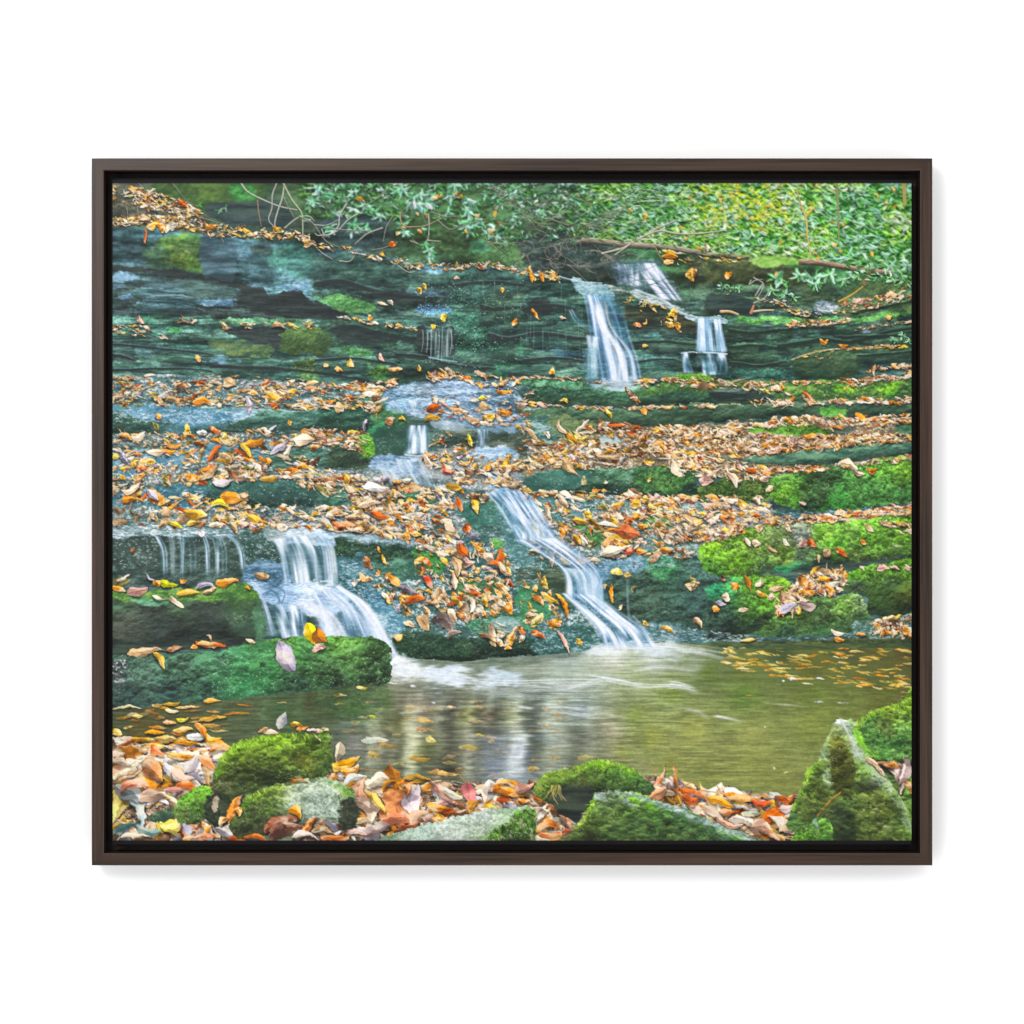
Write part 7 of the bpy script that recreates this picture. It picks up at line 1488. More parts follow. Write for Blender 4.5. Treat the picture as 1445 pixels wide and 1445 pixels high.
def paint_shore():
    """leaves heaped along the near edge, between the near rocks"""
    base = [(58, 50, 42), (116, 96, 76), (186, 160, 136)]
    R([(150, 1052), (200, 1050), (260, 1056), (320, 1062), (320, 1200), (150, 1200)], base, 'lichen', 4, 2)
    R([(460, 1092), (500, 1096), (560, 1104), (640, 1104), (700, 1108), (770, 1106), (800, 1130), (800, 1200), (440, 1200)], base, 'lichen', 3, 1.4)
    R([(905, 1104), (940, 1098), (990, 1112), (1050, 1118), (1100, 1128), (1130, 1126), (1140, 1200), (900, 1200)], base, 'lichen', 3, 1.4)
    S = []
    scatter([(157, 1040), (230, 1040), (310, 1050)], [(157, 1070), (230, 1066), (310, 1080)], 60, 30, 'near', .25, .3, 0, .5, out=S)
    scatter([(157, 1064), (230, 1062), (306, 1070)], [(157, 1140), (240, 1130), (300, 1104)], 130, 32, 'near', .6, .42, .0, .46, out=S)
    scatter([(157, 1160), (230, 1150), (330, 1150)], [(157, 1190), (230, 1190), (330, 1190)], 46, 30, 'near', .8, .42, 0, .46, out=S)
    scatter([(470, 1090), (560, 1102), (640, 1104), (760, 1106)], [(470, 1104), (560, 1116), (640, 1118), (760, 1120)], 70, 26, 'near', .25, .3, .05, .42, out=S)
    scatter([(470, 1100), (560, 1112), (640, 1110), (770, 1114)], [(470, 1180), (560, 1186), (640, 1150), (770, 1140)], 150, 30, 'near', .8, .42, .1, .46, out=S)
    scatter([(750, 1120), (780, 1130), (806, 1150)], [(750, 1190), (780, 1190), (806, 1190)], 40, 26, 'near', .8, .42, .3, .46, out=S)
    scatter([(920, 1108), (960, 1104), (1050, 1120), (1120, 1128)], [(920, 1122), (990, 1150), (1060, 1180), (1130, 1186)], 120, 28, 'near', .7, .4, .2, .46, out=S)
    scatter([(990, 1112), (1050, 1118), (1120, 1126)], [(990, 1120), (1050, 1126), (1120, 1134)], 34, 22, 'near', .2, .25, .08, .5, out=S)
    litter(S)
    H = [(170, 1128, 60, 30, 100, (242, 216, 128)), (190, 1140, 66, 30, 60, (178, 192, 190)), (185, 1120, 50, 22, 30, (196, 202, 200)), (180, 1168, 40, 10, -20, (66, 92, 88)), (234, 1162, 28, 20, 10, (232, 206, 92)), (246, 1166, 34, 26, -30, (240, 216, 110)), (210, 1172, 34, 14, 10, (120, 146, 138)),
         (190, 1110, 44, 22, -10, (226, 142, 112)), (216, 1088, 36, 28, 40, (196, 130, 84)), (222, 1060, 24, 12, 40, (226, 104, 46)), (262, 1068, 50, 12, -8, (240, 216, 180)), (255, 1066, 40, 10, 8, (226, 140, 44)), (262, 1048, 34, 8, 4, (232, 156, 44)), (300, 1042, 28, 12, 10, (232, 166, 60)), (278, 1040, 28, 10, 0, (232, 228, 220)), (312, 1056, 34, 14, -8, (230, 128, 44)), (220, 1034, 28, 7, 0, (234, 156, 40)), (258, 1030, 30, 7, -5, (236, 152, 40)), (285, 1030, 22, 12, 60, (226, 130, 50)), (200, 1043, 30, 7, 0, (226, 160, 56)), (234, 1042, 32, 8, 0, (196, 160, 90)), (300, 1014, 34, 9, -10, (210, 160, 70)), (260, 1016, 20, 6, -8, (220, 200, 50)), (240, 1020, 16, 8, 0, (226, 130, 50)), (300, 988, 26, 5, 0, (230, 150, 50)), (180, 999, 40, 4, 0, (206, 190, 140)), (243, 993, 24, 6, -8, (206, 160, 60)), (222, 995, 16, 5, 0, (226, 190, 110)), (266, 997, 34, 5, -4, (226, 170, 110)), (195, 1011, 14, 5, 0, (200, 186, 70)), (213, 1013, 0.2, .2, 0, (0, 0, 0)), (243, 1004, 20, 6, 8, (206, 180, 110)), (165, 1034, 18, 9, 10, (230, 180, 60)),
         (215, 1124, 40, 18, -8, (206, 170, 146)), (175, 1090, 44, 22, -15, (226, 170, 136)), (178, 1086, 60, 6, -25, (244, 216, 170)), (165, 1075, 40, 14, 10, (244, 220, 190)), (240, 1090, 30, 16, 50, (206, 204, 212)), (255, 1095, 34, 18, 20, (236, 180, 156)), (270, 1078, 30, 14, -50, (190, 176, 186)), (295, 1078, 36, 12, 40, (232, 150, 96)), (262, 1108, 28, 12, 10, (206, 110, 50)), (245, 1115, 24, 12, 0, (200, 140, 130)), (190, 1180, 40, 9, 0, (240, 206, 170)), (280, 1170, 20, 16, -60, (120, 74, 46)), (295, 1158, 24, 9, 40, (196, 196, 190)), (320, 1176, 40, 12, 30, (206, 196, 196)), (336, 1184, 26, 10, 0, (206, 100, 40)), (290, 1182, 40, 9, 0, (226, 150, 110)),
         (478, 1062, 30, 14, 100, (206, 190, 160)), (470, 1096, 24, 9, -60, (190, 130, 70)), (490, 1075, 36, 14, -12, (226, 152, 30)), (478, 1082, 26, 12, 10, (236, 186, 90)), (496, 1088, 26, 18, -20, (224, 146, 66)), (500, 1100, 34, 13, -20, (206, 206, 196)), (515, 1126, 56, 22, 65, (206, 150, 120)), (517, 1146, 46, 22, 75, (230, 196, 170)), (536, 1104, 34, 20, 0, (238, 220, 190)), (548, 1108, 22, 8, -40, (226, 150, 60)), (534, 1134, 34, 18, 50, (240, 192, 100)), (568, 1136, 54, 40, -60, (206, 130, 84)), (585, 1130, 40, 26, 80, (238, 214, 222)), (572, 1112, 22, 12, 60, (200, 110, 50)), (562, 1154, 44, 16, 0, (214, 130, 96)), (590, 1152, 30, 16, -40, (206, 130, 90)), (620, 1139, 36, 11, 10, (222, 130, 44)), (590, 1100, 44, 8, 4, (236, 180, 80)), (625, 1120, 44, 14, 40, (200, 150, 130)), (640, 1122, 30, 10, 20, (206, 200, 180)), (662, 1120, 34, 20, 80, (226, 130, 126)), (690, 1118, 32, 18, 100, (244, 226, 206)), (702, 1110, 28, 14, -40, (206, 170, 150)), (714, 1116, 38, 12, 10, (224, 130, 40)), (716, 1106, 26, 8, 0, (236, 150, 40)), (668, 1136, 26, 12, -50, (200, 140, 70)), (476, 1178, 52, 15, -5, (200, 116, 60)), (532, 1172, 46, 24, -30, (150, 130, 124)), (505, 1162, 44, 12, -20, (236, 200, 150)), (500, 1174, 36, 12, 10, (214, 160, 150)), (488, 1160, 26, 8, 0, (206, 190, 180)), (620, 1156, 20, 12, 20, (230, 150, 60)), (575, 1166, 40, 9, -20, (150, 84, 54)), (727, 1108, 22, 9, 20, (226, 150, 60)), (735, 1120, 30, 8, 0, (206, 150, 90)),
         (742, 1112, 30, 18, -20, (232, 170, 146)), (764, 1128, 22, 9, 0, (226, 120, 44)), (740, 1130, 18, 9, 0, (214, 130, 50)), (772, 1166, 32, 16, -10, (214, 116, 44)), (760, 1154, 34, 8, -30, (236, 216, 200)), (798, 1158, 36, 12, 55, (206, 150, 120)), (776, 1178, 30, 8, 0, (200, 100, 40)), (800, 1174, 14, 7, 0, (176, 84, 50)), (760, 1140, 36, 4, 30, (120, 100, 70)), (750, 1146, 30, 12, -30, (226, 190, 180)),
         (930, 1102, 40, 7, -65, (206, 130, 86)), (955, 1100, 40, 5, 75, (190, 120, 60)), (940, 1116, 30, 10, 10, (236, 206, 170)), (928, 1120, 30, 12, -30, (214, 150, 110)), (960, 1122, 34, 7, 55, (196, 130, 90)), (975, 1128, 26, 16, 10, (196, 100, 50)), (990, 1124, 24, 12, 30, (206, 120, 70)), (1008, 1136, 40, 13, 65, (226, 206, 176)), (1016, 1132, 36, 14, 25, (234, 150, 34)), (1005, 1146, 34, 12, 30, (206, 170, 140)), (1050, 1124, 60, 12, 6, (222, 130, 40)), (1072, 1132, 30, 14, 20, (206, 84, 40)), (1092, 1150, 36, 22, -30, (232, 112, 30)), (1052, 1160, 46, 14, 25, (238, 216, 196)), (1076, 1168, 30, 20, 10, (236, 190, 160)), (1104, 1164, 48, 18, 28, (214, 196, 176)), (1116, 1168, 30, 10, 0, (200, 150, 110)), (1118, 1128, 20, 9, -50, (226, 120, 50)), (1090, 1180, 40, 9, 35, (206, 150, 120)), (1030, 1162, 40, 10, 15, (226, 170, 140)), (1112, 1140, 26, 9, -10, (232, 200, 190)), (1026, 1146, 26, 9, 0, (206, 110, 50)), (1050, 1140, 40, 6, 10, (206, 200, 196)), (1060, 1148, 24, 10, 0, (220, 214, 180))]
    for x, y, ln, wd, a, c in H:
        if ln > 1:
            leaf(x, y, ln * 1.06, wd, math.radians(a), c, bend=rng.normal(0, .35), fold=rng.uniform(.1, .3), shadow=.42, vein=.22, curl=rng.normal(0, .9), sh=(.8, 2.2))
    for p in ([(918, 1080), (930, 1096)], [(954, 1086), (958, 1110)], [(968, 1108), (984, 1100)], [(648, 1092), (658, 1106)], [(550, 1074), (562, 1100)], [(990, 1115), (1010, 1118), (1016, 1112)], [(1012, 1108), (1018, 1120)], [(500, 1084), (540, 1088)], [(470, 1110), (480, 1084)]):
        stroke(p, 1.8, (150, 112, 72), .85, .5, False)


def paint_rocks():
    G = [(124, 168, 44), (150, 186, 60), (86, 124, 40), (64, 94, 38), (176, 200, 90)]
    D = [(60, 90, 40), (84, 112, 44), (110, 130, 56), (44, 64, 36), (130, 150, 80)]
    # round mossy rock, left
    A = [(300, 1108), (303, 1090), (312, 1070), (330, 1052), (350, 1043), (380, 1037), (412, 1035), (440, 1035), (458, 1026), (466, 1030), (468, 1050), (468, 1076), (462, 1094), (440, 1100), (400, 1104), (362, 1114), (336, 1128), (316, 1152), (303, 1136)]
    RI(A, [(312, 1080, (104, 138, 44)), (340, 1054, (120, 158, 46)), (390, 1042, (112, 148, 44)), (440, 1044, (96, 128, 44)), (350, 1075, (88, 106, 42)), (390, 1070, (84, 104, 42)), (430, 1075, (108, 118, 50)), (455, 1060, (86, 108, 50)), (462, 1085, (72, 92, 50)), (420, 1096, (64, 82, 44)), (380, 1100, (48, 62, 36)), (320, 1108, (82, 86, 60)), (340, 1108, (52, 62, 38)), (316, 1138, (36, 42, 30)), (330, 1090, (84, 98, 50))], 'clump', .62, 1.6, .8, light=((0, 1.05), (.25, .84), (.7, .66), (1, .4)))
    mossfill(A, 900, 5, D, 1.5, .7, .5)
    fringe([(304, 1092), (316, 1066), (334, 1050), (360, 1041), (400, 1036), (440, 1036)], 260, 7, G, 1.35, .5)
    for q in ((460, 1030, 12, 7, 20, (206, 180, 150)), (450, 1031, 12, 7, 0, (226, 190, 160)), (428, 1028, 20, 7, -20, (214, 130, 60)), (418, 1023, 18, 7, 5, (230, 170, 40)), (382, 1034, 24, 8, 5, (230, 196, 160)), (372, 1030, 16, 6, -20, (206, 160, 110)), (448, 1042, 14, 5, 40, (230, 210, 190)), (440, 1030, 14, 6, -5, (232, 200, 180))):
        leaf(q[0], q[1], q[2], q[3], math.radians(q[4]), q[5], shadow=.4)
    # small mossy stones beside it
    R([(212, 1150), (240, 1142), (250, 1150), (235, 1160), (214, 1158)], [(44, 60, 48), (66, 86, 66), (120, 140, 116)], 'lichen', 2, .9)
    B0 = [(246, 1140), (256, 1124), (272, 1112), (290, 1108), (298, 1118), (296, 1140), (286, 1158), (262, 1164), (248, 1156)]
    RI(B0, [(262, 1124, (92, 140, 50)), (285, 1116, (104, 154, 56)), (280, 1138, (70, 104, 44)), (258, 1150, (90, 108, 60)), (272, 1158, (64, 82, 54))], 'moss', .5, 2, .8, light=((0, 1.1), (1, .7)))
    mossfill(B0, 160, 5, G, 1.5, .8, .6)
    R([(296, 1120), (306, 1118), (330, 1140), (320, 1162), (300, 1166), (288, 1150)], [(26, 30, 24), (38, 44, 34), (60, 66, 50)], 'lichen', 3, 1.6)
    R([(300, 1126), (308, 1124), (308, 1140), (303, 1146)], [(110, 100, 84), (140, 128, 108), (170, 156, 134)], 'lichen', 1.5, .8)
    # lichen covered rock
    Bk = [(326, 1158), (338, 1136), (356, 1120), (380, 1112), (410, 1106), (440, 1100), (470, 1100), (496, 1112), (503, 1128), (497, 1146), (482, 1158), (450, 1158), (424, 1166), (390, 1178), (350, 1184), (328, 1176)]
    RI(Bk, [(345, 1135, (84, 112, 46)), (370, 1122, (110, 138, 56)), (390, 1114, (112, 130, 70)), (410, 1120, (140, 152, 110)), (440, 1110, (150, 164, 130)), (470, 1110, (140, 160, 126)), (485, 1120, (110, 136, 64)), (496, 1130, (80, 104, 60)), (450, 1130, (158, 172, 160)), (470, 1140, (150, 166, 154)), (480, 1152, (100, 118, 100)), (440, 1150, (140, 150, 130)), (360, 1150, (66, 80, 46)), (380, 1140, (70, 92, 44)), (345, 1170, (56, 62, 40)), (380, 1170, (64, 60, 48)), (400, 1155, (84, 92, 66)), (420, 1140, (118, 132, 100))], 'lichen', .5, 2, .8, light=((0, 1.05), (.5, .88), (1, .5)))
    sl, m = polymask(Bk, 1, .8)
    R([(400, 1116), (440, 1102), (490, 1112), (500, 1130), (480, 1154), (440, 1156), (410, 1140)], [(100, 116, 100), (150, 166, 150), (210, 220, 208)], 'lichen', 3, 5, .6)
    mossfill([(336, 1140), (360, 1120), (390, 1112), (400, 1130), (380, 1156), (346, 1166)], 260, 5, D, 1.4, .9, .55)
    fringe([(352, 1122), (380, 1112), (400, 1108)], 60, 5, G, 1.4, .7)
    fringe([(466, 1104), (484, 1112), (492, 1124)], 50, 5, [(110, 150, 60), (90, 130, 50)], 1.2, .7)
    R([(480, 1140), (500, 1124), (508, 1150), (500, 1170), (484, 1166)], [(28, 32, 26), (42, 46, 36), (60, 66, 52)], 'lichen', 2, 2)
    stroke([(478, 1122), (482, 1140), (484, 1158)], 1.6, (70, 78, 66), .8, .3)
    for q in ((332, 1140, 46, 12, -62, (222, 124, 48)), (316, 1158, 18, 9, -40, (232, 160, 90)), (336, 1146, 14, 11, 60, (236, 150, 70)), (398, 1162, 56, 20, -25, (134, 84, 62)), (404, 1170, 54, 24, -15, (120, 80, 64)), (418, 1146, 24, 13, 35, (240, 146, 34)), (436, 1168, 40, 9, -50, (226, 140, 80)), (424, 1102, 22, 6, 5, (206, 140, 60)), (360, 1166, 0, 0, 0, 0), (430, 1180, 36, 12, 0, (214, 190, 180)), (455, 1172, 34, 10, 0, (140, 110, 80)), (360, 1182, 30, 9, 10, (206, 110, 50))):
        if q[2]:
            leaf(q[0], q[1], q[2], q[3], math.radians(q[4]), q[5], bend=.4, shadow=.55, fold=.3, sh=(1, 2.4))
    # pale slab at the bottom edge
    Cs = [(505, 1200), (535, 1182), (580, 1168), (640, 1152), (690, 1142), (744, 1136), (756, 1146), (755, 1164), (746, 1200)]
    RI(Cs, [(540, 1184, (112, 132, 104)), (580, 1176, (150, 166, 150)), (630, 1164, (176, 188, 174)), (680, 1152, (180, 192, 180)), (730, 1142, (150, 170, 140)), (640, 1180, (172, 184, 172)), (680, 1170, (170, 184, 164)), (690, 1182, (120, 150, 100)), (600, 1186, (146, 164, 152)), (750, 1150, (96, 130, 70))], 'lichen', .34, 1.4, .7, curve=False)
    for _ in range(60):
        x = rng.uniform(530, 720); y = np.interp(x, [520, 720], [1186, 1148]) + rng.uniform(2, 26)
        stroke([(x, y), (x + rng.uniform(6, 18), y - rng.uniform(2, 6))], rng.uniform(.8, 1.6), (112, 128, 112) if rng.random() < .6 else (206, 214, 200), rng.uniform(.3, .7), .5, False, 0)
    Cm = [(688, 1200), (698, 1172), (720, 1160), (738, 1146), (754, 1142), (757, 1160), (748, 1200)]
    RI(Cm, [(700, 1180, (84, 120, 52)), (730, 1164, (88, 132, 56)), (748, 1150, (104, 146, 64)), (744, 1180, (60, 92, 44)), (720, 1186, (56, 84, 46))], 'moss', .5, 4, 1, light=((0, 1.05), (1, .75)))
    mossfill(Cm, 420, 8, [(96, 144, 52), (70, 110, 44), (130, 170, 74), (54, 86, 42)], 1.45, .35, .7)
    # mossy rock behind, middle
    Dk = [(756, 1118), (760, 1102), (774, 1090), (800, 1086), (820, 1078), (846, 1073), (872, 1078), (900, 1090), (918, 1104), (923, 1114), (912, 1122), (880, 1120), (850, 1122), (830, 1140), (812, 1158), (792, 1148), (776, 1134), (762, 1128)]
    RI(Dk, [(764, 1108, (104, 128, 60)), (785, 1094, (110, 146, 56)), (810, 1086, (104, 142, 56)), (846, 1078, (118, 162, 54)), (880, 1086, (84, 124, 50)), (905, 1100, (72, 106, 52)), (870, 1100, (66, 94, 46)), (840, 1096, (76, 100, 50)), (820, 1104, (82, 94, 52)), (910, 1116, (60, 84, 50)), (800, 1118, (40, 46, 36)), (790, 1134, (36, 42, 36)), (815, 1140, (32, 38, 32)), (850, 1116, (52, 72, 42))], 'moss', .5, 2, .8, light=((0, 1.05), (.25, .8), (1, .45)))
    mossfill(Dk, 420, 5, D, 1.4, .8, .5)
    R([(784, 1116), (830, 1112), (842, 1122), (828, 1142), (812, 1158), (792, 1148), (778, 1134)], [(24, 30, 26), (36, 42, 36), (54, 62, 50)], 'strata', 2, 1.2, .95)
    fringe([(758, 1110), (768, 1094), (790, 1088), (812, 1082)], 130, 11, [(136, 160, 70), (110, 134, 56), (160, 176, 96), (84, 106, 44)], 1.4, .45)
    fringe([(814, 1082), (846, 1074), (876, 1079), (902, 1092)], 150, 6, G, 1.3, .7)
    fringe([(776, 1112), (790, 1108)], 18, 16, [(186, 170, 110), (160, 150, 80)], 1.7, .2)
    # front mossy rock with a pale rim
    E = [(796, 1200), (812, 1172), (826, 1148), (836, 1128), (846, 1118), (880, 1114), (902, 1118), (930, 1130), (960, 1138), (990, 1152), (1020, 1166), (1060, 1180), (1100, 1200)]
    RI(E, [(840, 1130, (100, 140, 60)), (850, 1122, (140, 156, 140)), (885, 1120, (130, 160, 104)), (905, 1130, (112, 160, 60)), (880, 1138, (90, 124, 56)), (840, 1160, (92, 112, 52)), (860, 1170, (86, 106, 52)), (820, 1180, (72, 90, 46)), (880, 1180, (76, 98, 50)), (920, 1150, (70, 106, 52)), (940, 1165, (60, 92, 48)), (910, 1180, (54, 78, 46)), (960, 1150, (64, 104, 56)), (990, 1165, (62, 98, 60)), (1020, 1180, (70, 98, 72)), (970, 1182, (66, 88, 54)), (900, 1160, (44, 66, 40)), (1060, 1186, (104, 130, 116))], 'clump', .6, 2, .8, light=((0, 1.08), (.2, .86), (.55, .64), (1, .5)))
    mossfill(E, 1300, 5, D + [(96, 136, 66), (150, 170, 110)], 1.4, 1.0, .5)
    mossfill([(880, 1128), (910, 1124), (926, 1138), (905, 1142)], 100, 5, G, 1.3, .8, .7)
    R([(838, 1126), (846, 1118), (864, 1115), (884, 1114), (904, 1119), (932, 1131), (960, 1139), (992, 1154), (1022, 1168), (1064, 1184), (1096, 1200), (1070, 1196), (1018, 1174), (986, 1160), (956, 1146), (930, 1139), (906, 1127), (884, 1121), (860, 1122), (848, 1130)], [(84, 104, 92), (130, 150, 140), (190, 204, 196)], 'lichen', 2, 1.0, .85)
    R([(866, 1126), (884, 1126), (908, 1139), (900, 1142), (880, 1133)], [(96, 116, 96), (136, 154, 138), (186, 198, 180)], 'lichen', 2, 1.2, .8)
    R([(884, 1122), (906, 1128), (928, 1138), (920, 1142), (900, 1136)], [(80, 130, 40), (112, 166, 54), (150, 200, 80)], 'moss', 2, 1.2, .9)
    R([(860, 1150), (900, 1150), (960, 1160), (1010, 1180), (1000, 1200), (860, 1200), (850, 1175)], [(34, 52, 34), (56, 80, 46), (96, 120, 64)], 'clump', 4, 5, .55)
    fringe([(838, 1130), (828, 1148), (816, 1168)], 60, 6, G, 1.6, .7)
    fringe([(1010, 1172), (1050, 1186)], 40, 6, [(100, 150, 60), (80, 130, 56)], .6, .4)
    # big rock, right corner
    Fk = [(1110, 1166), (1120, 1140), (1133, 1112), (1138, 1090), (1146, 1080), (1156, 1074), (1161, 1058), (1169, 1040), (1178, 1022), (1186, 1014), (1200, 1014), (1209, 1018), (1226, 1006), (1250, 998), (1272, 990), (1300, 980), (1300, 1200), (1160, 1200), (1130, 1176)]
    RI(Fk, [(1120, 1150, (66, 92, 50)), (1136, 1120, (88, 118, 48)), (1144, 1090, (104, 140, 52)), (1160, 1085, (96, 120, 62)), (1164, 1060, (120, 142, 84)), (1180, 1030, (116, 130, 76)), (1186, 1018, (200, 208, 202)), (1200, 1020, (150, 168, 130)), (1200, 1050, (130, 150, 100)), (1210, 1066, (120, 144, 96)), (1190, 1060, (104, 104, 44)), (1180, 1080, (88, 98, 40)), (1200, 1090, (84, 106, 46)), (1230, 1015, (96, 112, 54)), (1250, 1005, (128, 152, 58)), (1285, 995, (132, 172, 56)), (1240, 1030, (86, 114, 56)), (1260, 1050, (92, 140, 72)), (1280, 1040, (96, 142, 70)), (1215, 1040, (120, 180, 64)), (1250, 1068, (84, 134, 56)), (1220, 1090, (90, 118, 60)), (1240, 1100, (130, 146, 120)), (1258, 1112, (120, 150, 76)), (1250, 1140, (84, 90, 42)), (1230, 1130, (88, 104, 50)), (1200, 1120, (76, 100, 50)), (1160, 1120, (74, 88, 42)), (1150, 1145, (50, 66, 38)), (1185, 1150, (34, 44, 28)), (1195, 1175, (34, 44, 28)), (1230, 1170, (70, 86, 44)), (1270, 1160, (60, 90, 52)), (1280, 1180, (84, 120, 50)), (1270, 1130, (74, 98, 50)), (1285, 1110, (110, 150, 64))],
       'clump', .58, 2, .8)
    R([(1170, 1062), (1184, 1036), (1196, 1056), (1206, 1088), (1204, 1116), (1182, 1124), (1172, 1096)], [(52, 56, 26), (82, 86, 36), (124, 126, 60)], 'moss', 2, 2, .85, light=((0, 1.05), (.3, .9), (.6, .72), (1, .55)))
    R([(1128, 1150), (1140, 1108), (1152, 1092), (1162, 1110), (1168, 1140), (1150, 1160)], [(44, 54, 30), (68, 82, 38), (110, 126, 56)], 'moss', 2, 2, .7)
    R([(1214, 1024), (1236, 1006), (1256, 1026), (1290, 1052), (1290, 1078), (1248, 1074), (1226, 1060)], [(52, 92, 48), (80, 128, 62), (120, 168, 90)], 'clump', 2, 2, .8)
    R([(1236, 1024), (1250, 1016), (1264, 1034), (1248, 1040)], [(66, 80, 40), (92, 106, 52), (120, 132, 72)], 'moss', 2, 2.4, .7)
    R([(1226, 1072), (1290, 1078), (1290, 1092), (1244, 1090)], [(30, 36, 24), (46, 52, 36), (70, 74, 50)], 'rock', 2, 1.6, .8)
    R([(1200, 1110), (1240, 1112), (1276, 1150), (1280, 1190), (1216, 1190), (1204, 1150)], [(48, 60, 32), (76, 90, 42), (120, 132, 66)], 'clump', 3, 4, .6)
    mossfill([(1120, 1150), (1140, 1095), (1180, 1050), (1210, 1080), (1260, 1110), (1286, 1186), (1210, 1190), (1150, 1150)], 1100, 5, [(110, 120, 50), (84, 106, 44), (64, 84, 38), (140, 146, 76), (50, 66, 34)], 1.4, 1.0, .5)
    mossfill([(1215, 1020), (1250, 1000), (1290, 986), (1290, 1075), (1250, 1078), (1225, 1062)], 700, 5, [(104, 160, 70), (80, 128, 60), (140, 180, 90), (60, 100, 50)], 1.2, .9, .55)
    R([(1182, 1018), (1200, 1014), (1206, 1034), (1212, 1050), (1218, 1064), (1208, 1072), (1202, 1056), (1196, 1030)], [(96, 112, 92), (150, 166, 146), (216, 224, 214)], 'lichen', 2, 1.4, .75)
    R([(1160, 1056), (1168, 1056), (1168, 1080), (1172, 1104), (1164, 1104), (1158, 1080)], [(84, 104, 70), (130, 150, 118), (200, 210, 190)], 'lichen', 2, 1.6, .6)
    R([(1216, 1076), (1232, 1084), (1262, 1112), (1280, 1140), (1290, 1170), (1284, 1172), (1262, 1128), (1236, 1100)], [(104, 130, 96), (150, 170, 136), (200, 210, 190)], 'lichen', 2, 2, .6)
    fringe([(1210, 1022), (1230, 1006), (1256, 998), (1290, 986)], 160, 6, G, 1.2, .7)
    fringe([(1206, 1030), (1216, 1050), (1236, 1066)], 80, 6, [(130, 190, 60), (110, 170, 60)], .9, .6)
    fringe([(1136, 1100), (1146, 1082), (1158, 1078)], 60, 6, G, 1.4, .7)
    fringe([(1120, 1140), (1132, 1114)], 40, 5, G, 1.4, .7)
    fringe([(1262, 1112), (1276, 1136), (1288, 1164)], 60, 6, [(140, 180, 80), (110, 150, 60)], .8, .6)
    R([(1172, 1148), (1196, 1142), (1206, 1160), (1206, 1200), (1172, 1200)], [(24, 34, 20), (38, 50, 30), (60, 74, 44)], 'moss', 3, 3, .7)
    Gk = [(1116, 1200), (1124, 1176), (1138, 1162), (1152, 1154), (1166, 1154), (1173, 1164), (1172, 1200)]
    RI(Gk, [(1130, 1176, (92, 138, 50)), (1150, 1160, (104, 150, 76)), (1166, 1160, (96, 140, 60)), (1150, 1180, (76, 120, 44)), (1168, 1184, (64, 104, 44))], 'moss', .5, 1.6, .8, light=((0, 1.12), (.5, .95), (1, .7)))
    mossfill(Gk, 240, 5, [(120, 170, 56), (90, 140, 50), (60, 104, 40)], 1.4, .9, .6)
    for q, w, c in (([(1186, 1015), (1196, 1034), (1206, 1054), (1217, 1072), (1240, 1092), (1264, 1116), (1280, 1146), (1288, 1180)], 3.2, (196, 208, 180)), ([(1188, 1018), (1200, 1044), (1212, 1066)], 2.4, (226, 230, 222)), ([(1200, 1015), (1210, 1034), (1222, 1056), (1240, 1070)], 3.4, (140, 200, 70)), ([(1160, 1058), (1166, 1080), (1170, 1106)], 2.6, (170, 186, 150)), ([(1140, 1092), (1150, 1080), (1160, 1074)], 3, (136, 180, 66)), ([(1178, 1024), (1168, 1044), (1162, 1060)], 2.4, (176, 190, 140)), ([(1226, 1007), (1250, 999), (1288, 987)], 3, (160, 200, 80))):
        for _ in range(5):
            stroke([(a + rng.normal(0, 1.6), b + rng.normal(0, 1.6)) for a, b in q], w * rng.uniform(.4, .9), tuple(np.array(c) * rng.uniform(.7, 1.0)), .2, .5, shade=.2)
    stroke([(1150, 1158), (1154, 1166)], 5, (160, 176, 200), .5, .5)
    stroke([(1155, 1150), (1170, 1132), (1187, 1118)], 3.4, (150, 110, 56), .95, .3)
    for q in ((1266, 1096, 50, 30, 65, (226, 190, 180)), (1276, 1086, 44, 18, 100, (236, 206, 196)), (1236, 1082, 40, 9, 40, (222, 180, 150)), (1250, 1080, 26, 9, 20, (196, 140, 110)), (1284, 1110, 20, 10, 70, (226, 160, 100)), (1262, 1080, 20, 9, 0, (190, 130, 60))):
        leaf(q[0], q[1], q[2], q[3], math.radians(q[4]), q[5], bend=.3, shadow=.5, fold=.22, sh=(1, 2.4))



def tufts(poly, n, dark=.5, lite=1.5, size=9):
    """clumps and gaps in thick moss: soft lit pads with shade under each"""
    sl, m = polymask(poly, 0, .5)
    ys, xs = np.nonzero(m > .5)
    pick = np.sort(rng.integers(0, len(xs), n))
    for k in pick:
        x, y = xs[k] + PX0 + sl[1].start, ys[k] + PY0 + sl[0].start
        c = IMG[ys[k] + sl[0].start, xs[k] + sl[1].start].copy()
        s = size * rng.uniform(.5, 1.5)
        leaf(x + .5, y + .34 * s, s * 1.1, s * .6, rng.normal(0, .3), tuple(c * rng.uniform(dark, .85)), op=.5, shadow=0, vein=0, mott=0, fold=0)
        leaf(x, y, s, s * .5, rng.normal(0, .3), tuple(np.clip(c * rng.uniform(1.02, lite), 0, 240)), op=.5, shadow=0, vein=0, mott=0, fold=.3)


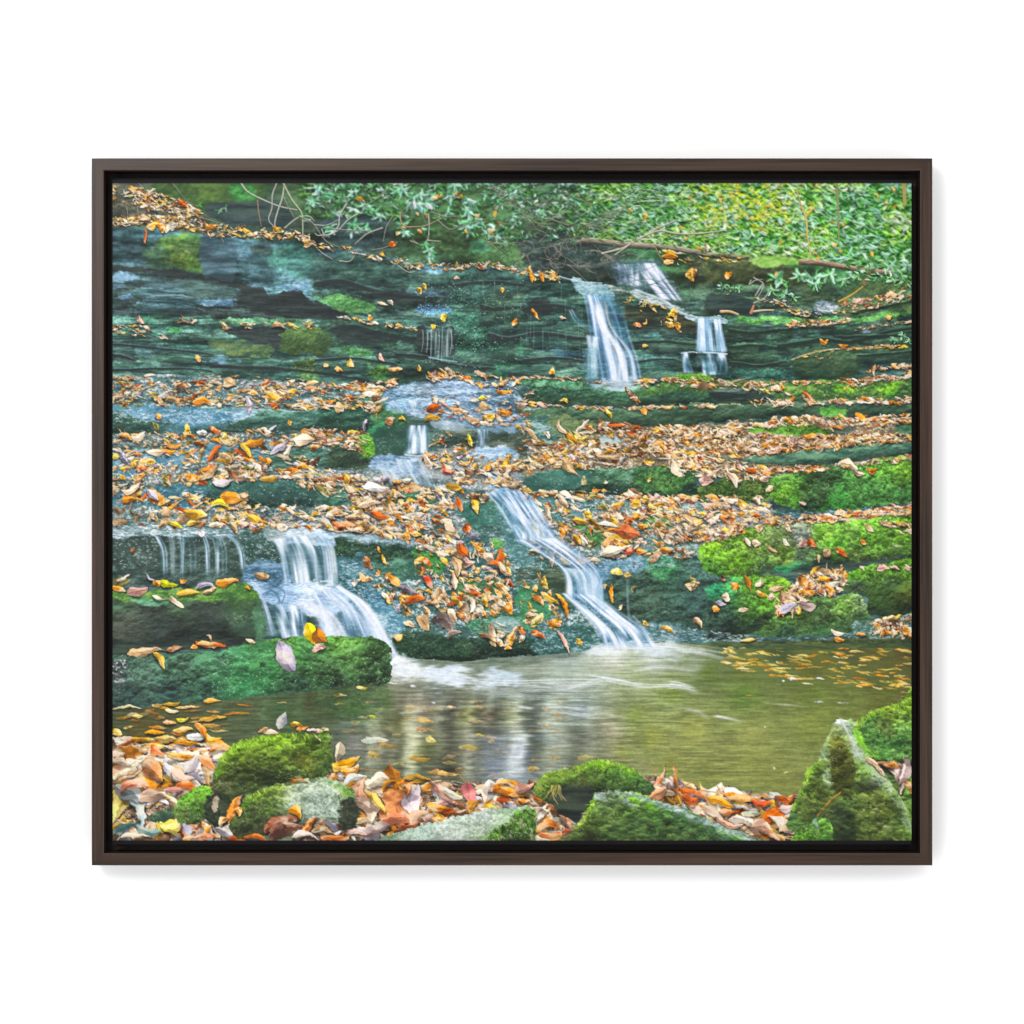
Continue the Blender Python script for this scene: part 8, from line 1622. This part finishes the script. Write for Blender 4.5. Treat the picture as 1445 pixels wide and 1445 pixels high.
def paint_near_tufts():
    tufts([(304, 1106), (312, 1072), (332, 1054), (380, 1040), (460, 1034), (466, 1076), (440, 1098), (362, 1112), (318, 1140)], 120)
    tufts([(764, 1108), (776, 1092), (846, 1075), (900, 1092), (918, 1112), (850, 1118), (800, 1112)], 90, size=7)
    tufts([(806, 1188), (830, 1146), (848, 1124), (900, 1126), (960, 1144), (1040, 1180), (1060, 1188)], 240)
    tufts([(1122, 1160), (1140, 1096), (1180, 1046), (1210, 1080), (1260, 1116), (1286, 1186), (1200, 1186), (1140, 1160)], 220)
    tufts([(1216, 1024), (1250, 1002), (1286, 990), (1286, 1070), (1240, 1072)], 110, size=7)
    tufts([(340, 1150), (350, 1128), (400, 1112), (420, 1150), (380, 1170)], 60, size=7)


def paint_far_tufts():
    tufts([(996, 770), (1050, 748), (1180, 738), (1286, 728), (1286, 780), (1150, 796), (1060, 810), (1004, 806)], 260, size=8)
    tufts([(1090, 680), (1180, 662), (1288, 650), (1288, 706), (1180, 720), (1120, 716)], 180, size=7)
    tufts([(1044, 822), (1120, 830), (1090, 868), (1050, 890), (1010, 890), (1004, 840)], 90, size=7)
    tufts([(1096, 862), (1180, 846), (1220, 860), (1210, 890), (1090, 896)], 90, size=7)
    tufts([(166, 948), (320, 922), (470, 904), (546, 912), (548, 956), (380, 976), (166, 990)], 260, size=8)


def paint_print():
    global IMG
    for f in (paint_back, paint_upper, shade_cliff, paint_cracks, paint_features, paint_bushes):
        f()
    soften(420, 1, .6)
    for f in (paint_twigs, paint_middle, paint_lower, paint_moss_strands, paint_slope_glints, paint_falls, paint_pool, paint_blocks, paint_far_tufts, paint_litter, paint_slide, paint_shore, paint_rocks, paint_near_tufts):
        f()
    # the tone of the print: lifted shadows, a little grain
    IMG = IMG + 0.1 * (IMG - blur(IMG, 13)) + 0.06 * (IMG - blur(IMG, 1))
    IMG = IMG * (1 + .09 * (F['fine'] - .5) + .07 * (uni(vnoise(1.6, 1.6)) - .5))[..., None]
    IMG = np.clip(IMG, 0, 255) / 255
    g = IMG.mean(2, keepdims=True)
    IMG = np.clip(g + 1.23 * (IMG - g), 0, 1)
    IMG = IMG ** 0.84
    IMG = IMG + .3 * (IMG * IMG * (3 - 2 * IMG) - IMG)
    IMG = 255 * (0.05 + 0.95 * IMG)


# ======================================================================
# THE FRAMED PICTURE
PRINT_ON = True
pic = bpy.data.objects.new('framed_picture', None)
sc.collection.objects.link(pic)
pic.location = (0, 0, 0)
pic.empty_display_size = 0.1
pic['label'] = 'framed canvas print of a mossy autumn waterfall in a thin dark walnut float frame'
pic['category'] = 'picture'

walnut = wood('walnut_wood', (0.0125, 0.0062, 0.0034), (0.046, 0.0245, 0.0145), 0.40, 0.42)
stain = plain('black_stain', (0.022, 0.018, 0.017), 0.45, 0.35)
raw = plain('bare_wood', (0.10, 0.065, 0.05), 0.6, 0.3)
black = plain('black_canvas_edge', (0.012, 0.010, 0.013), 0.6, 0.4)

OX0, OX1, OY0, OY1 = 129.3, 1315.8, 223.3, 1221.3      # outer edge of the frame
FW = 17.0                                              # width of the rail's face
TRAY = 40.0                                            # depth of the tray behind the face


def rail(length, width, lab=None):
    """mitred rail along local X, face up at local -Y, outer edge at local +Z"""
    bm = bmesh.new()
    h = length / 2
    b = 0.9
    # cross section: (z across, from the outer edge inwards; y depth)
    sec = [(0, DEEP), (0, b), (b, 0), (width - b, 0), (width, b), (width, TRAY + 6), (width - 4, TRAY + 6), (width - 4, DEEP)]
    ends = []
    for s in (-1, 1):
        ends.append([bm.verts.new((s * (h - z) * U, (-DEEP + y) * U, -z * U)) for z, y in sec])
    n = len(sec)
    for i in range(n):
        j = (i + 1) % n
        bm.faces.new((ends[0][i], ends[0][j], ends[1][j], ends[1][i]))
    bm.faces.new(ends[0][::-1])
    bm.faces.new(ends[1])
    bmesh.ops.recalc_face_normals(bm, faces=bm.faces)
    return bm


mx, my = (OX0 + OX1) / 2, (OY0 + OY1) / 2
wx, wy = OX1 - OX0, OY1 - OY0
inner_dark = plain('dark_inner_face', (0.019, 0.0085, 0.004), 0.4, 0.3)
for ang, ln, dx, dz in ((0, wx, 0, wy / 2), (math.pi, wx, 0, -wy / 2), (math.pi / 2, wy, -wx / 2, 0), (-math.pi / 2, wy, wx / 2, 0)):
    o = link_object('frame_rail', rail(ln, FW), walnut, pic)
    o.location = ((mx - CX + dx) * U, 0, (CY - my + dz) * U)
    o.rotation_euler = (0, -ang, 0)
    o.data.materials.append(inner_dark)
    for p in o.data.polygons:                           # the face turned to the canvas is stained near black
        c = p.center
        if abs(p.normal.z + 1) < 0.01 and abs(c.z + FW * U) < 1e-4:
            p.material_index = 1


def box(x0, x1, y0, y1, d0, d1):
    """box given by its outline at its own front depth"""
    bm = bmesh.new()
    s = (DIST + d0) / DIST
    q = []
    for d in (d0, d1):
        for px, py in ((x0, y0), (x1, y0), (x1, y1), (x0, y1)):
            q.append(bm.verts.new(((px - CX) * s * U, (-DEEP + d) * U, (CY - py) * s * U)))
    for f in ((0, 1, 2, 3), (7, 6, 5, 4), (0, 4, 5, 1), (1, 5, 6, 2), (2, 6, 7, 3), (3, 7, 4, 0)):
        bm.faces.new([q[i] for i in f])
    bmesh.ops.recalc_face_normals(bm, faces=bm.faces)
    return bm


# the tray the canvas sits in: a thin dark board inside the rails
link_object('backing_board', box(151.2, 1293.8, 244.8, 1199.2, TRAY, TRAY + 5.5), stain, pic)
CAN0, CAN1, CAT0, CAT1 = 159.0, 1286.2, 254.0, 1191.6   # canvas outline as seen
FRONT = 14.0                                            # canvas front behind the frame's face
canvas = link_object('canvas', box(CAN0, CAN1, CAT0, CAT1, FRONT, TRAY - .5), black, pic)

# small bare spots where the corner blocks show in the tray
for pts in ([(1287.6, 259.5), (1291.8, 259.0), (1291.8, 271.0), (1288.6, 265.5)], [(164.8, 1193.4), (172.4, 1193.2), (175.8, 1198.0), (164.6, 1198.0)]):
    bm = bmesh.new()
    f = bm.faces.new([bm.verts.new(W3(a, b, TRAY - 1.2)) for a, b in pts])
    r = bmesh.ops.extrude_face_region(bm, geom=[f])
    for v in [g for g in r['geom'] if isinstance(g, bmesh.types.BMVert)]:
        v.co.y += 1.2 * U
    bmesh.ops.recalc_face_normals(bm, faces=bm.faces)
    link_object('corner_block', bm, raw, pic)

# the printed face: one flat sheet with a colour at every dot ---------------
if PRINT_ON:
    paint_print()
    ink = IMG / 255.0
ix0, ix1 = int(CAN0 - PX0), int(math.ceil(CAN1 - PX0))
iy0, iy1 = int(CAT0 - PY0), int(math.ceil(CAT1 - PY0))
ink = ink[iy0:iy1, ix0:ix1]
nh, nw = ink.shape[:2]
yy = np.arange(nh) + iy0 + PY0
band = np.clip(np.maximum(259.2 - yy, yy - 1184.8), 0, 1)[:, None, None]        # unprinted black strips at top and foot
ink = ink * (1 - band) + np.array((0.10, 0.085, 0.105)) * band
lin = np.where(ink <= 0.04045, ink / 12.92, ((ink + 0.055) / 1.055) ** 2.4) * INK
fs = (DIST + FRONT - 0.6) / DIST
gx = (np.linspace(CAN0, CAN1, nw) - CX) * fs * U
gz = (CY - np.linspace(CAT0, CAT1, nh)) * fs * U
co = np.empty((nh, nw, 3), np.float32)
co[..., 0], co[..., 1], co[..., 2] = gx[None, :], (-DEEP + FRONT - 0.6) * U, gz[:, None]
i = np.arange(nh * nw).reshape(nh, nw)
quads = np.stack([i[:-1, :-1], i[1:, :-1], i[1:, 1:], i[:-1, 1:]], -1).reshape(-1, 4)
me = bpy.data.meshes.new('printed_face')
me.vertices.add(nh * nw)
me.vertices.foreach_set('co', co.ravel())
me.loops.add(quads.size)
me.loops.foreach_set('vertex_index', quads.ravel().astype(np.int32))
me.polygons.add(len(quads))
me.polygons.foreach_set('loop_start', np.arange(0, quads.size, 4, dtype=np.int32))
me.update(calc_edges=True)
ca = me.color_attributes.new('print', 'FLOAT_COLOR', 'POINT')
rgba = np.ones((nh * nw, 4), np.float32)
rgba[:, :3] = lin.reshape(-1, 3)
ca.data.foreach_set('color', rgba.ravel())
me.materials.append(print_ink())
face = bpy.data.objects.new('printed_face', me)
sc.collection.objects.link(face)
face.parent = canvas
face['label'] = 'printed waterfall with leafy rock ledges above a pool, mossy rocks at the foot'
